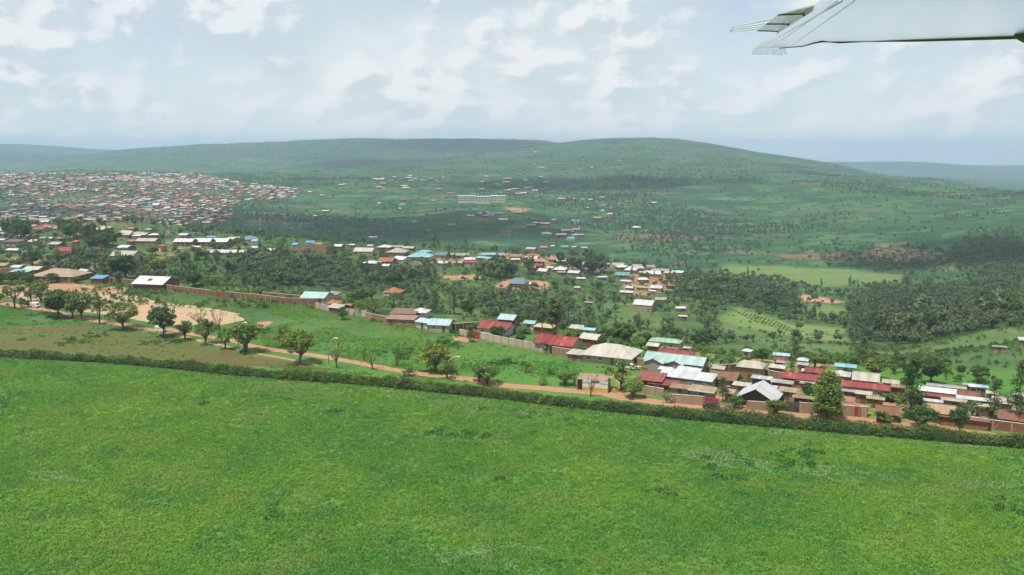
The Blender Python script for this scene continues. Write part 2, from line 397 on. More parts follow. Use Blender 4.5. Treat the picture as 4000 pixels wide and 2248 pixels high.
# ground under and behind the aircraft
nx = Xf.shape[0]; bk = np.array([-1500.0, -300.0, 0.0])
Xb = np.repeat(Xf[:, :1], 3, 1); Yb = np.broadcast_to(bk[None], Xb.shape); Zb = np.zeros_like(Xb)
Xf = np.concatenate([Xb, Xf], 1); Yf = np.concatenate([Yb, Yf], 1); Zf = np.concatenate([Zb, Zf], 1)
Cf = np.concatenate([np.zeros((nx, 3, 3)), Cf], 1)
gme = grid_mesh('ground', Xf, Yf, Zf, M['ground'])
ca = gme.color_attributes.new('cover', 'FLOAT_COLOR', 'POINT')
ca.data.foreach_set('color', np.concatenate([Cf.reshape(-1, 3), np.ones((Cf.size // 3, 1))], 1).ravel())
ground = put('ground', gme); tag(ground, 'green plateau, valley and farmed hills', kind='structure')
# ------------------------------------------------------------------ vegetation
def leaf_mat(name, dark, light, trans=0.25, patch=False):
    m = bpy.data.materials.new(name); m.use_nodes = True; m.node_tree.nodes.clear(); t = NT(m.node_tree)
    o = t.new('ShaderNodeOutputMaterial')
    at = t.new('ShaderNodeAttribute', attribute_name='tint')
    rnd = t.new('ShaderNodeObjectInfo').outputs['Random']
    col = t.mix(at.outputs['Fac'], dark, light)
    if patch:
        g = t.new('ShaderNodeNewGeometry').outputs['Position']
        big = t.rng(t.noise(g, 0.018, 5, 0.6), 0.36, 0.64)
        c2 = t.mix(t.rng(t.noise(g, 0.018, 5, 0.6), 0.40, 0.60), (0.060, 0.202, 0.030), (0.158, 0.288, 0.026))
        c2 = t.mix(t.rng(t.noise(t.mapping(g, loc=(40, 9, 0)), 0.06, 4, 0.6), 0.50, 0.66, 0, 0.7), c2, (0.215, 0.262, 0.062))
        c2 = t.mix(t.rng(t.noise(t.mapping(g, loc=(7, 90, 0)), 0.075, 5, 0.62), 0.50, 0.64, 0, 0.65), c2, (0.042, 0.160, 0.044))
        c2 = t.mix(t.math('MULTIPLY', at.outputs['Fac'], 0.35), c2, light)
        col = t.mix(0.88, col, c2)
    k = t.rng(rnd, 0, 1, 0.90, 1.12) if patch else t.rng(rnd, 0, 1, 0.78, 1.22)
    hs = t.new('ShaderNodeHueSaturation', inp={'Hue': t.rng(t.math('FRACT', t.math('MULTIPLY', rnd, 7.31)), 0, 1, 0.485, 0.512), 'Value': k, 'Color': col}).outputs[0]
    p = t.new('ShaderNodeBsdfPrincipled', inp={'Base Color': hs, 'Roughness': 0.6, 'Specular IOR Level': 0.22})
    tr = t.new('ShaderNodeBsdfTranslucent', inp={'Color': t.mix(0.5, hs, (0.12, 0.22, 0.02))})
    mx = t.new('ShaderNodeMixShader', inp={0: trans}); t.l.new(p.outputs[0], mx.inputs[1]); t.l.new(tr.outputs[0], mx.inputs[2])
    t.l.new(mx.outputs[0], o.inputs[0]); return m
M['leaf_olive'] = leaf_mat('leaf_olive', (0.075, 0.112, 0.022), (0.200, 0.240, 0.048), 0.34)
M['leaf_dark'] = leaf_mat('leaf_dark', (0.038, 0.088, 0.024), (0.092, 0.165, 0.040), 0.3)
M['leaf_light'] = leaf_mat('leaf_light', (0.082, 0.160, 0.028), (0.195, 0.285, 0.050), 0.36)
M['leaf_bright'] = leaf_mat('leaf_bright', (0.120, 0.200, 0.030), (0.270, 0.360, 0.065), 0.38)
M['leaf_euca'] = leaf_mat('leaf_euca', (0.060, 0.088, 0.034), (0.135, 0.165, 0.062))
M['leaf_far'] = leaf_mat('leaf_far', (0.056, 0.098, 0.036), (0.118, 0.168, 0.060))
M['leaf_weed'] = leaf_mat('leaf_weed', (0.064, 0.220, 0.028), (0.140, 0.340, 0.042), 0.35, patch=True)
M['leaf_pale'] = leaf_mat('leaf_pale', (0.100, 0.200, 0.060), (0.200, 0.330, 0.115), 0.2)
M['leaf_hedge'] = leaf_mat('leaf_hedge', (0.045, 0.100, 0.020), (0.140, 0.225, 0.040), 0.28)
M['leaf_yellow'] = leaf_mat('leaf_yellow', (0.22, 0.24, 0.02), (0.42, 0.40, 0.03), 0.2)
M['leaf_banana'] = leaf_mat('leaf_banana', (0.040, 0.095, 0.018), (0.110, 0.185, 0.035), 0.35)
M['bark'] = simple('bark', (0.10, 0.072, 0.050), 0.9, 0.35, 3.0)
M['bark_pale'] = simple('bark_pale', (0.20, 0.165, 0.130), 0.85, 0.3, 2.0)

def leaf_cards(cent, size, r, flat=0.0, tint=None, outward=None):
    """one bent leaf cluster card per centre; returns verts, quads, tints"""
    n = len(cent)
    a = r.normal(size=(n, 3)); 
    if outward is not None: a = a * 0.75 + outward * 0.8
    a[:, 2] += flat; a /= np.linalg.norm(a, axis=1, keepdims=True) + 1e-9
    b = np.cross(a, r.normal(size=(n, 3))); b /= np.linalg.norm(b, axis=1, keepdims=True) + 1e-9
    c = np.cross(a, b); s = size * r.uniform(0.6, 1.35, n)[:, None]
    asp = r.uniform(0.55, 0.95, n)[:, None]
    v = np.stack([cent - b * s * 0.5, cent - c * s * 0.5 * asp + a * s * 0.08, cent + b * s * 0.5, cent + c * s * 0.5 * asp + a * s * 0.1], 1)
    tn = r.uniform(0, 1, n) if tint is None else np.clip(tint + r.normal(0, 0.2, n), 0, 1)
    return v.reshape(-1, 3), np.repeat(tn, 4)
def cards_mesh(name, v, tn, material, extra=None):
    me = bpy.data.meshes.new(name); n = len(v) // 4
    me.vertices.add(len(v)); me.vertices.foreach_set('co', v.ravel())
    me.loops.add(len(v)); me.loops.foreach_set('vertex_index', np.arange(len(v)))
    me.polygons.add(n); me.polygons.foreach_set('loop_start', np.arange(0, 4 * n, 4)); me.polygons.foreach_set('loop_total', np.full(n, 4))
    me.update(); a = me.attributes.new('tint', 'FLOAT', 'POINT'); a.data.foreach_set('value', tn.astype(np.float32))
    me.materials.append(material); return me
def clump_leaves(cl, per, size, r, flat=0.3, shell=0.55):
    """leaves round clump centres cl = [(x, y, z, radius)]; sparse inside, dense near the clump's skin"""
    C = []; O = []; Tn = []
    for (x, y, z, q) in cl:
        k = max(3, int(per * (q ** 1.6))); d = r.normal(size=(k, 3)); d /= np.linalg.norm(d, axis=1, keepdims=True)
        rad = q * (shell + (1 - shell) * r.uniform(0, 1, k))[:, None]
        C.append(np.array([x, y, z]) + d * rad * np.array([1, 1, 0.8])); O.append(d)
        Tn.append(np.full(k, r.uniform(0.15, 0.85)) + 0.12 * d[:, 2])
    C = np.concatenate(C); return leaf_cards(C, size, r, flat, np.concatenate(Tn), np.concatenate(O))
def limbs(mb, r, h0, tips, r0, stems=1, spread=0.0):
    for s in range(stems):
        ox, oy = (0, 0) if stems == 1 else (spread * math.cos(s * 2.4), spread * math.sin(s * 2.4))
        mb.tube([(0, 0, -0.4), (ox * 0.3 + r.uniform(-.1, .1), oy * 0.3 + r.uniform(-.1, .1), h0 * 0.55), (ox, oy, h0)], [r0 * 1.25, r0, r0 * 0.8], 6)
        mine = [t for k, t in enumerate(tips) if k % stems == s]
        for t in mine:
            t = np.array(t[:3]); b = np.array([ox, oy, h0 * r.uniform(0.75, 1.0)]); m = b * 0.5 + t * 0.5 + r.normal(0, 0.12, 3); m[2] -= 0.15
            mb.tube([b, m, t], [r0 * 0.55, r0 * 0.34, r0 * 0.12], 4, cap=False)
PROTO = {}
def proto(kind, var, trunk, crown, w, h): PROTO.setdefault(kind, []).append((trunk, crown, w, h))
def gen_tree(kind, var):
    r = np.random.default_rng(hash((len(kind) * 31 + ord(kind[0]) * 7 + ord(kind[-1]), var)) % 99991)
    mb = MB(); cl = []; bark = M['bark']
    if kind in ('round', 'dense', 'open', 'light'):
        h, w = {'round': (8, 6.6), 'dense': (8, 6.0), 'open': (7.5, 6.0), 'light': (6.5, 5.5)}[kind]
        n = {'round': 46, 'dense': 60, 'open': 26, 'light': 34}[kind]; per = {'round': 50, 'dense': 58, 'open': 48, 'light': 54}[kind]
        lo = {'round': 0.27, 'dense': 0.30, 'open': 0.36, 'light': 0.3}[kind] * h
        for k in range(n):
            d = r.normal(size=3); d /= np.linalg.norm(d); q = r.uniform(0.35, 1.0) ** 0.45
            zc = (lo + h) / 2; x = d[0] * q * w * 0.43; y = d[1] * q * w * 0.43; z = zc + d[2] * q * (h - lo) * 0.44
            lob = 1 + 0.18 * math.sin(3 * math.atan2(d[1], d[0]) + var * 2)
            cl.append((x * lob, y * lob, z, r.uniform(0.55, 1.0)))
        stems = 1 if kind == 'dense' else (2 if kind == 'round' else 3)
        limbs(mb, r, lo * 1.05, [c for c in cl if r.random() < 0.55], 0.17, stems, 0.35)
        size = 0.46; mt = {'round': 'leaf_olive', 'dense': 'leaf_dark', 'open': 'leaf_olive', 'light': 'leaf_light'}[kind]
    elif kind == 'sparse':
        h, w = 7.0, 4.6; n = 17; per = 26; size = 0.3; mt = 'leaf_olive'
        for k in range(n):
            a = r.uniform(0, 6.28); z = r.uniform(0.38, 1.0) * h; q = r.uniform(0.15, 0.48) * w * (0.6 + 0.5 * (z / h))
            cl.append((q * math.cos(a), q * math.sin(a), z, r.uniform(0.35, 0.75)))
        limbs(mb, r, h * 0.24, cl, 0.11, 2, 0.3)
    elif kind == 'bare':
        h, w = 7.0, 4.2; per = 14; size = 0.26; mt = 'leaf_olive'
        for k in range(18):
            a = r.uniform(0, 6.28); z = r.uniform(0.5, 1.0) * h; q = r.uniform(0.1, 0.5) * w * (0.3 + 0.7 * (z / h))
            cl.append((q * math.cos(a), q * math.sin(a), z, r.uniform(0.3, 0.5)))
        limbs(mb, r, h * 0.15, cl, 0.10, 3, 0.25)
    elif kind in ('tall', 'pole', 'far_tall'):
        h, w = (16, 5.2); lo = {'tall': 0.22, 'pole': 0.5, 'far_tall': 0.25}[kind] * h; bark = M['bark_pale']; mt = 'leaf_euca'
        n = {'tall': 44, 'pole': 40, 'far_tall': 26}[kind]; per = {'tall': 34, 'pole': 40, 'far_tall': 9}[kind]; size = 0.42 if kind != 'far_tall' else 0.95
        for k in range(n):
            f = r.uniform(0, 1) ** 0.85; z = lo + f * (h - lo - 0.6); a = r.uniform(0, 6.28)
            env = math.sin(math.pi * min(1, 0.16 + 0.84 * f) ** 0.8) * 0.5 + 0.16
            q = r.uniform(0.1, 0.95) * env * w * 0.62
            cl.append((q * math.cos(a), q * math.sin(a), z, r.uniform(0.7, 1.25)))
        mb.tube([(0, 0, -0.4), (0.1, 0.05, h * 0.3), (-0.1, 0.1, h * 0.65), (0, 0, h * 0.95)], [0.24, 0.19, 0.13, 0.04], 6)
        for c in cl[::2]: mb.tube([(0, 0.05, c[2] - 1.1), c[:3]], [0.06, 0.02], 3, cap=False)
    elif kind in ('conifer', 'pyramid'):
        h, w = (18, 7.6) if kind == 'conifer' else (11, 5.2); mt = 'leaf_dark' if kind == 'conifer' else 'leaf_bright'; size = 0.42; per = 40
        n = 110; lo = 0.13 * h if kind == 'conifer' else 0.16 * h
        for k in range(n):
            f = r.uniform(0, 1) ** 1.25; z = lo + f * (h - lo - 0.3)
            if kind == 'conifer': tier = 0.66 + 0.34 * abs(math.sin(f * 15)); q = w * 0.46 * (1 - f * 0.9) ** 0.75 * tier * r.uniform(0.35, 1.0)
            else: q = w * 0.40 * (0.35 + 0.65 * math.sin(math.pi * (0.22 + 0.72 * f))) * r.uniform(0.35, 1.05)
            a = r.uniform(0, 6.28); cl.append((q * math.cos(a), q * math.sin(a), z, r.uniform(0.85, 1.4) * (1.05 - 0.35 * f)))
        mb.tube([(0, 0, -0.4), (0.05, 0, h * 0.5), (0, 0, h * 0.97)], [0.26, 0.17, 0.03], 6)
        for c in cl[::3]: mb.tube([(0, 0, c[2] - 0.3), c[:3]], [0.05, 0.015], 3, cap=False)
    elif kind == 'umbrella':
        h, w = 7.0, 12.0; mt = 'leaf_light'; size = 0.4; per = 40
        for k in range(70):
            a = r.uniform(0, 6.28); q = math.sqrt(r.uniform(0, 1)) * w * 0.45
            lay = r.choice([0.62, 0.78, 0.92]); z = h * (lay - 0.16 * (q / (w * 0.5)) ** 2) + r.uniform(-.2, .2)
            cl.append((q * math.cos(a), q * math.sin(a), z, r.uniform(0.5, 0.95)))
        limbs(mb, r, h * 0.3, cl[::2], 0.22, 2, 0.4)
    elif kind == 'bush':
        h, w = 2.6, 3.4; mt = 'leaf_light' if var % 2 == 0 else 'leaf_dark'; size = 0.28; per = 60
        for k in range(20):
            a = r.uniform(0, 6.28); q = r.uniform(0, 0.42) * w; z = r.uniform(0.3, 0.85) * h * (1.05 - q / w)
            cl.append((q * math.cos(a), q * math.sin(a), z, r.uniform(0.35, 0.65)))
        limbs(mb, r, 0.4, cl[::2], 0.05, 3, 0.2)
    elif kind == 'ball':
        h, w = 3.2, 2.4; mt = 'leaf_dark'; size = 0.22; per = 130
        for k in range(26):
            d = r.normal(size=3); d /= np.linalg.norm(d); cl.append((d[0] * 0.78, d[1] * 0.78, 1.9 + d[2] * 0.85, 0.45))
        mb.tube([(0, 0, -0.3), (0, 0, 1.5)], [0.1, 0.08], 6)
    elif kind == 'far':
        h, w = 8.0, 8.0; mt = 'leaf_far'; size = 1.05; per = 11
        for k in range(15):
            d = r.normal(size=3); d /= np.linalg.norm(d); q = r.uniform(0.4, 1)
            cl.append((d[0] * q * w * 0.36, d[1] * q * w * 0.36, 4.6 + d[2] * q * 2.3, r.uniform(1.0, 1.6)))
        mb.tube([(0, 0, -0.5), (0, 0, 4.5)], [0.22, 0.14], 4)
    elif kind == 'banana':
        h, w = 4.2, 4.2; v = []; tn = []
        for s in range(5):
            ox, oy = (0, 0) if s == 0 else (r.uniform(-1.3, 1.3), r.uniform(-1.3, 1.3)); hs = r.uniform(1.5, 2.2)
            mb.tube([(ox, oy, -0.2), (ox, oy, hs)], [0.16, 0.11], 6)
            for k in range(10):
                a = k * 0.628 + r.uniform(-.3, .3); L = r.uniform(1.8, 2.7); dr = np.array([math.cos(a), math.sin(a), 0]); sd = np.array([-dr[1], dr[0], 0])
                tilt = r.uniform(0.5, 1.25); t0 = r.uniform(0, 1); pts = []
                for q in range(6):
                    f = q / 5; ww = 0.46 * math.sin(math.pi * min(0.98, f * 0.86 + 0.1)) + 0.02
                    c = np.array([ox, oy, hs]) + dr * L * f * (0.75 - 0.1 * tilt) + np.array([0, 0, L * (tilt * f - (0.65 + 0.4 * tilt) * f * f)])
                    pts.append((c, ww))
                for q in range(5):
                    (c0, w0), (c1, w1) = pts[q], pts[q + 1]; dn = np.array([0, 0, -0.1])
                    v += [c0, c0 + sd * w0 + dn, c1 + sd * w1 + dn, c1]; v += [c0 - sd * w0 + dn, c0, c1, c1 - sd * w1 + dn]; tn += [t0] * 8
        tr = mb.mesh('trunk', M['leaf_banana']); cr = cards_mesh('leaves', np.array(v), np.array(tn), M['leaf_banana'])
        return proto(kind, var, tr, cr, w, h)
    v, tn = clump_leaves(cl, per, size, r)
    ww = np.percentile(np.abs(v[:, :2]), 97) * 2; hh = v[:, 2].max()
    return proto(kind, var, mb.mesh('trunk', bark), cards_mesh('crown', v, tn, M[mt]), ww, hh)
for kd_, nv in (('round', 3), ('dense', 2), ('open', 3), ('light', 3), ('sparse', 3), ('bare', 2), ('tall', 3), ('pole', 3), ('far_tall', 3), ('conifer', 2), ('pyramid', 1), ('umbrella', 1), ('bush', 4), ('ball', 1), ('far', 4), ('banana', 2)):
    for q in range(nv): gen_tree(kd_, q)

def depth_at(p): return p.y * CP - (p.z - CZ) * SP
NT_IND = [0]
def plant(kind, p, h, wd, name=None, label=None, cat='tree', group=None, var=None):
    lst = PROTO[kind]; tr, cr, w0, h0 = lst[(NT_IND[0] if var is None else var) % len(lst)]; NT_IND[0] += 1
    nm = name or {'bush': 'shrub', 'ball': 'shrub', 'banana': 'banana_plant'}.get(kind, 'tree')
    e = empty(nm, p, random.uniform(0, 6.28)); sz = h / h0; sw = wd / w0; sw = min(max(sw, sz * 0.55), sz * 1.7)
    e.scale = (sw, sw, sz)
    put('trunk', tr, e); put('leaves' if kind == 'banana' else 'crown', cr, e)
    tag(e, label, cat, group); return e
def tree(fr, bx, by, top, wd, kind, label, group='trees near the road', cat='tree', name=None, var=None):
    """tree whose foot, top and width were read off detail frame fr"""
    p = PQ(fr, bx, by); k = zscale(fr) * F / depth_at(p)
    return plant(kind, p, (by - top) / k * 1.02, wd / k, name, label, cat, group, var)

def gn_scatter(name, pts, scl, rot, idx, meshes, material_objs=None):
    """one object of instanced plants (uncountable cover)"""
    pts = np.asarray(pts, np.float32); n = len(pts)
    me = bpy.data.meshes.new(name); me.vertices.add(n); me.vertices.foreach_set('co', pts.ravel())
    for nm, dat in (('scl', scl), ('rot', rot)):
        a = me.attributes.new(nm, 'FLOAT', 'POINT'); a.data.foreach_set('value', np.asarray(dat, np.float32))
    a = me.attributes.new('idx', 'INT', 'POINT'); a.data.foreach_set('value', np.asarray(idx, np.int32))
    o = put(name, me); c = bpy.data.collections.new(name + '_kinds')
    for k, m_ in enumerate(meshes):
        po = bpy.data.objects.new('%s_kind_%02d' % (name, k), m_); c.objects.link(po)
    ng = bpy.data.node_groups.new(name, 'GeometryNodeTree')
    ng.interface.new_socket('Geometry', in_out='INPUT', socket_type='NodeSocketGeometry'); ng.interface.new_socket('Geometry', in_out='OUTPUT', socket_type='NodeSocketGeometry')
    t = NT(ng); gi = t.new('NodeGroupInput'); go = t.new('NodeGroupOutput')
    ci = t.new('GeometryNodeCollectionInfo'); ci.inputs['Collection'].default_value = c; ci.inputs['Separate Children'].default_value = True; ci.inputs['Reset Children'].default_value = True
    ip = t.new('GeometryNodeInstanceOnPoints'); t.l.new(gi.outputs[0], ip.inputs['Points']); t.l.new(ci.outputs[0], ip.inputs['Instance']); ip.inputs['Pick Instance'].default_value = True
    def attr(nm, ty):
        q = t.new('GeometryNodeInputNamedAttribute', data_type=ty); q.inputs['Name'].default_value = nm; return q.outputs['Attribute']
    t.l.new(attr('idx', 'INT'), ip.inputs['Instance Index']); t.l.new(attr('scl', 'FLOAT'), ip.inputs['Scale'])
    cb = t.new('ShaderNodeCombineXYZ'); t.l.new(attr('rot', 'FLOAT'), cb.inputs[2]); t.l.new(cb.outputs[0], ip.inputs['Rotation'])
    t.l.new(ip.outputs[0], go.inputs[0])
    md = o.modifiers.new('scatter', 'NODES'); md.node_group = ng
    return o
# ------------------------------------------------------------------ building materials
def roof_mat(name, col, rust=0.0, rustcol=(0.19, 0.085, 0.04), rough=0.45, spec=0.4, dirt=0.25, metal=0.0, pitchm=0.35):
    def b(t, p):
        o = t.new('ShaderNodeTexCoord').outputs['Object']; rnd = t.new('ShaderNodeObjectInfo').outputs['Random']
        sh = t.vmath('ADD', o, t.new('ShaderNodeCombineXYZ', inp={0: t.math('MULTIPLY', rnd, 90.0), 1: t.math('MULTIPLY', rnd, 37.0)}).outputs[0])
        k = t.rng(rnd, 0, 1, 0.86, 1.08)
        sheet = t.noise(t.mapping(sh, (1.05, 0.28, 0.28)), 1.0, 2, 0.5)                      # sheets laid side by side, each aged a little differently
        wv = t.new('ShaderNodeTexWhiteNoise', noise_dimensions='1D', inp={'W': t.math('FLOOR', t.math('MULTIPLY', t.new('ShaderNodeSeparateXYZ', inp={0: sh}).outputs[0], 1.15))}).outputs[0]
        c = t.mix(t.rng(sheet, 0.35, 0.7, 0, dirt * 1.8), col, tuple(x * 0.62 for x in col))
        kk = t.math('MULTIPLY', k, t.rng(wv, 0, 1, 0.80, 1.10))
        c = t.mix(1.0, c, t.new('ShaderNodeCombineXYZ', inp={0: kk, 1: kk, 2: kk}).outputs[0], 'MULTIPLY')
        if rust > 0:
            st = t.noise(t.mapping(sh, (0.9, 0.16, 0.3)), 1.0, 5, 0.62)
            c = t.mix(t.rng(t.math('ADD', st, t.math('MULTIPLY', t.math('SUBTRACT', wv, 0.5), 0.22)), 0.62 - 0.38 * rust, 0.80 - 0.38 * rust), c, t.mix(t.rng(t.noise(sh, 2.2, 4, 0.6), 0.3, 0.7), rustcol, tuple(x * 0.6 for x in rustcol)))
        t.set(p, 'Base Color', c); p.inputs['Roughness'].default_value = rough; p.inputs['Specular IOR Level'].default_value = spec; p.inputs['Metallic'].default_value = metal
        wa = t.new('ShaderNodeTexWave', wave_type='BANDS', bands_direction='X', inp={'Vector': o, 'Scale': 1.4, 'Distortion': 0.0})
        bp = t.new('ShaderNodeBump', inp={'Strength': 0.5, 'Distance': 0.06, 'Height': wa.outputs[1]}); t.l.new(bp.outputs[0], p.inputs['Normal'])
    return mat('roof_' + name, b)
RM = {k: roof_mat(k, *((tuple(x * 0.64 for x in a[0]),) + a[1:])) for k, a in {
    'white': ((0.74, 0.75, 0.76),), 'silver': ((0.60, 0.63, 0.65), 0.1, (0.5, 0.5, 0.5)), 'cream': ((0.60, 0.57, 0.48), 0.12, (0.42, 0.33, 0.22)), 'beige': ((0.52, 0.48, 0.37), 0.12, (0.40, 0.30, 0.19)),
    'tan': ((0.46, 0.36, 0.23), 0.45, (0.36, 0.21, 0.12)), 'red': ((0.34, 0.060, 0.052), 0.12, (0.42, 0.12, 0.10)), 'redrust': ((0.32, 0.085, 0.055), 0.25, (0.27, 0.10, 0.06)),
    'rust': ((0.27, 0.125, 0.075), 0.5, (0.20, 0.085, 0.05)), 'rusttan': ((0.44, 0.30, 0.18), 0.6, (0.27, 0.12, 0.065)), 'mint': ((0.47, 0.68, 0.63),),
    'sky': ((0.50, 0.70, 0.76),), 'turq': ((0.30, 0.62, 0.66),), 'blue': ((0.14, 0.42, 0.66),), 'green': ((0.36, 0.54, 0.40),), 'teal': ((0.16, 0.40, 0.36),),
    'grey': ((0.42, 0.41, 0.38), 0.2, (0.35, 0.25, 0.16)), 'slate': ((0.17, 0.25, 0.30),), 'orange': ((0.48, 0.19, 0.085), 0.2, (0.40, 0.15, 0.07), 0.8, 0.1),
    'brown': ((0.24, 0.17, 0.12), 0.4), 'yellow': ((0.56, 0.52, 0.24), 0.1)}.items()}
def wall_mat(name, c1, c2, brick=False, stain=0.5):
    c1 = tuple(x * 0.68 for x in c1); c2 = tuple(x * 0.68 for x in c2)
    def b(t, p):
        o = t.new('ShaderNodeTexCoord').outputs['Object']; rnd = t.new('ShaderNodeObjectInfo').outputs['Random']
        n = t.noise(o, 0.7, 5, 0.65); c = t.mix(t.rng(n, 0.3, 0.7), c1, c2)
        z = t.new('ShaderNodeSeparateXYZ', inp={0: o}).outputs[2]
        if brick:
            x = t.new('ShaderNodeSeparateXYZ', inp={0: o})
            v = t.new('ShaderNodeCombineXYZ', inp={0: t.math('ADD', x.outputs[0], x.outputs[1]), 1: z}).outputs[0]
            br = t.new('ShaderNodeTexBrick', inp={'Vector': v, 'Scale': 1.0, 'Mortar Size': 0.022, 'Brick Width': 0.42, 'Row Height': 0.2, 'Color1': (1, 1, 1, 1), 'Color2': (0.72, 0.7, 0.66, 1), 'Mortar': (0.62, 0.6, 0.56, 1)})
            c = t.mix(0.85, c, t.mix(1.0, c, br.outputs[0], 'MULTIPLY'))
        spl = t.rng(t.math('ADD', z, t.math('MULTIPLY', t.noise(o, 1.3, 4, 0.6), -0.9)), -0.5, 0.45, stain, 0.0)   # red earth splashed on the foot of the wall
        c = t.mix(spl, c, (0.27, 0.145, 0.085))
        k = t.rng(rnd, 0, 1, 0.85, 1.12); c = t.mix(1.0, c, t.new('ShaderNodeCombineXYZ', inp={0: k, 1: k, 2: k}).outputs[0], 'MULTIPLY')
        t.set(p, 'Base Color', c); p.inputs['Roughness'].default_value = 0.9; p.inputs['Specular IOR Level'].default_value = 0.15
    return mat('wall_' + name, b)
WM = {'brick': wall_mat('brick', (0.38, 0.18, 0.105), (0.30, 0.14, 0.085), True), 'ochre': wall_mat('ochre', (0.52, 0.33, 0.19), (0.44, 0.27, 0.155), True),
      'cream': wall_mat('cream', (0.60, 0.53, 0.39), (0.53, 0.46, 0.34)), 'white': wall_mat('white', (0.66, 0.64, 0.58), (0.58, 0.56, 0.50)),
      'grey': wall_mat('grey', (0.36, 0.33, 0.27), (0.29, 0.265, 0.22)), 'brown': wall_mat('brown', (0.21, 0.145, 0.10), (0.17, 0.115, 0.08), True),
      'block': wall_mat('block', (0.56, 0.42, 0.28), (0.48, 0.36, 0.24), True), 'dark': wall_mat('dark', (0.12, 0.085, 0.06), (0.09, 0.065, 0.045)),
      'yellow': wall_mat('yellow', (0.60, 0.42, 0.12), (0.52, 0.36, 0.10))}
M['pane'] = simple('pane', (0.035, 0.045, 0.05), 0.12, 0.2, 0.8, 0, 0.6)
M['frame'] = simple('frame', (0.55, 0.52, 0.46), 0.6)
M['door_red'] = simple('door_red', (0.32, 0.05, 0.045), 0.5); M['door_brown'] = simple('door_brown', (0.15, 0.075, 0.04), 0.6)
M['door_blue'] = simple('door_blue', (0.06, 0.10, 0.26), 0.5); M['door_grey'] = simple('door_grey', (0.055, 0.065, 0.075), 0.5)
M['timber'] = simple('timber', (0.13, 0.08, 0.05), 0.85, 0.3, 2.0); M['fascia'] = simple('fascia', (0.62, 0.60, 0.55), 0.6)
M['steel'] = simple('steel', (0.46, 0.47, 0.47), 0.45, 0.1, 2.0, 0.3); M['concrete'] = simple('concrete', (0.50, 0.47, 0.42), 0.9, 0.15, 1.5)

WIN = {}
def unit(kind):
    if kind not in WIN:
        a = MB()
        if kind == 'frame':
            for (x0, x1, z0, z1) in ((-.5, .5, -.5, -.42), (-.5, .5, .42, .5), (-.5, -.42, -.42, .42), (.42, .5, -.42, .42), (-.035, .035, -.42, .42)): a.box(x0, x1, -0.06, 0.02, z0, z1)
            a.box(-.58, .58, -0.12, 0.02, -.58, -.505)
            WIN[kind] = a.mesh('window', M['frame'])
        else: a.box(-.42, .42, -0.02, 0.012, -.42, .42); WIN[kind] = a.mesh('pane', M['pane'])
    return WIN[kind]
def window(par, x, y, z, rz, w, h):
    f = put('window', unit('frame'), par, (x, y, z), rz, (w, 1, h)); put('pane', unit('pane'), f); return f
def door(par, x, y, z0, rz, w, h, m):
    a = MB(); a.box(-w/2, w/2, -0.05, 0.02, 0, h); a.box(-w/2 - .08, -w/2, -0.07, 0.02, 0, h + .08); a.box(w/2, w/2 + .08, -0.07, 0.02, 0, h + .08); a.box(-w/2, w/2, -0.07, 0.02, h, h + .08)
    o = a.build('door', m, par, (x, y, z0)); o.rotation_euler = (0, 0, rz); return o

def roof_parts(mb, wl, typ, L, W, h, pitch, ov, base=-2.5, cx=0, cy=0, t=0.1, wins=None):
    """walls into wl, roof into mb; L, W are the eave sizes; ridge along x"""
    l, w = max(L / 2 - ov, 0.6), max(W / 2 - ov, 0.6); a, b = L / 2, W / 2; e = h - pitch * ov; top = e + pitch * b
    def X(x, y, z): return (cx + x, cy + y, z)
    if typ in ('gable', 'hip', 'pyramid', 'half'):
        r = a if typ == 'gable' else max(0.12, a - b * (0.95 if typ != 'half' else 0.45)) if typ != 'pyramid' else 0.1
        mb.slab([X(-a, -b, e), X(a, -b, e), X(r, 0, top), X(-r, 0, top)], t)
        mb.slab([X(a, b, e), X(-a, b, e), X(-r, 0, top), X(r, 0, top)], t)
        if typ != 'gable':
            mb.slab([X(a, -b, e), X(a, b, e), X(r, 0, top)], t); mb.slab([X(-a, b, e), X(-a, -b, e), X(-r, 0, top)], t)
        else:
            mb.box(cx - a, cx + a, cy - 0.12, cy + 0.12, top - 0.02, top + 0.05)      # ridge cap
    else:   # shed: falls towards -y
        e2 = e + pitch * W
        mb.slab([X(-a, -b, e), X(a, -b, e), X(a, b, e2), X(-a, b, e2)], t)
    zt = h - t * 1.3
    if typ == 'shed':
        zf = h - t * 1.3; zb = h + pitch * 2 * w - t * 1.3
        wl.hexa([X(-l, -w, base), X(l, -w, base), X(l, w, base), X(-l, w, base), X(-l, -w, zf), X(l, -w, zf), X(l, w, zb), X(-l, w, zb)])
    else:
        wl.box(cx - l, cx + l, cy - w, cy + w, base, zt)
        if typ == 'gable':
            zr = zt + pitch * w
            for s in (-1, 1):
                x0, x1 = sorted((s * l, s * (l - 0.2)))
                wl.hexa([X(x0, -w, zt), X(x1, -w, zt), X(x1, w, zt), X(x0, w, zt), X(x0, -0.02, zr), X(x1, -0.02, zr), X(x1, 0.02, zr), X(x0, 0.02, zr)])
    return l, w, top

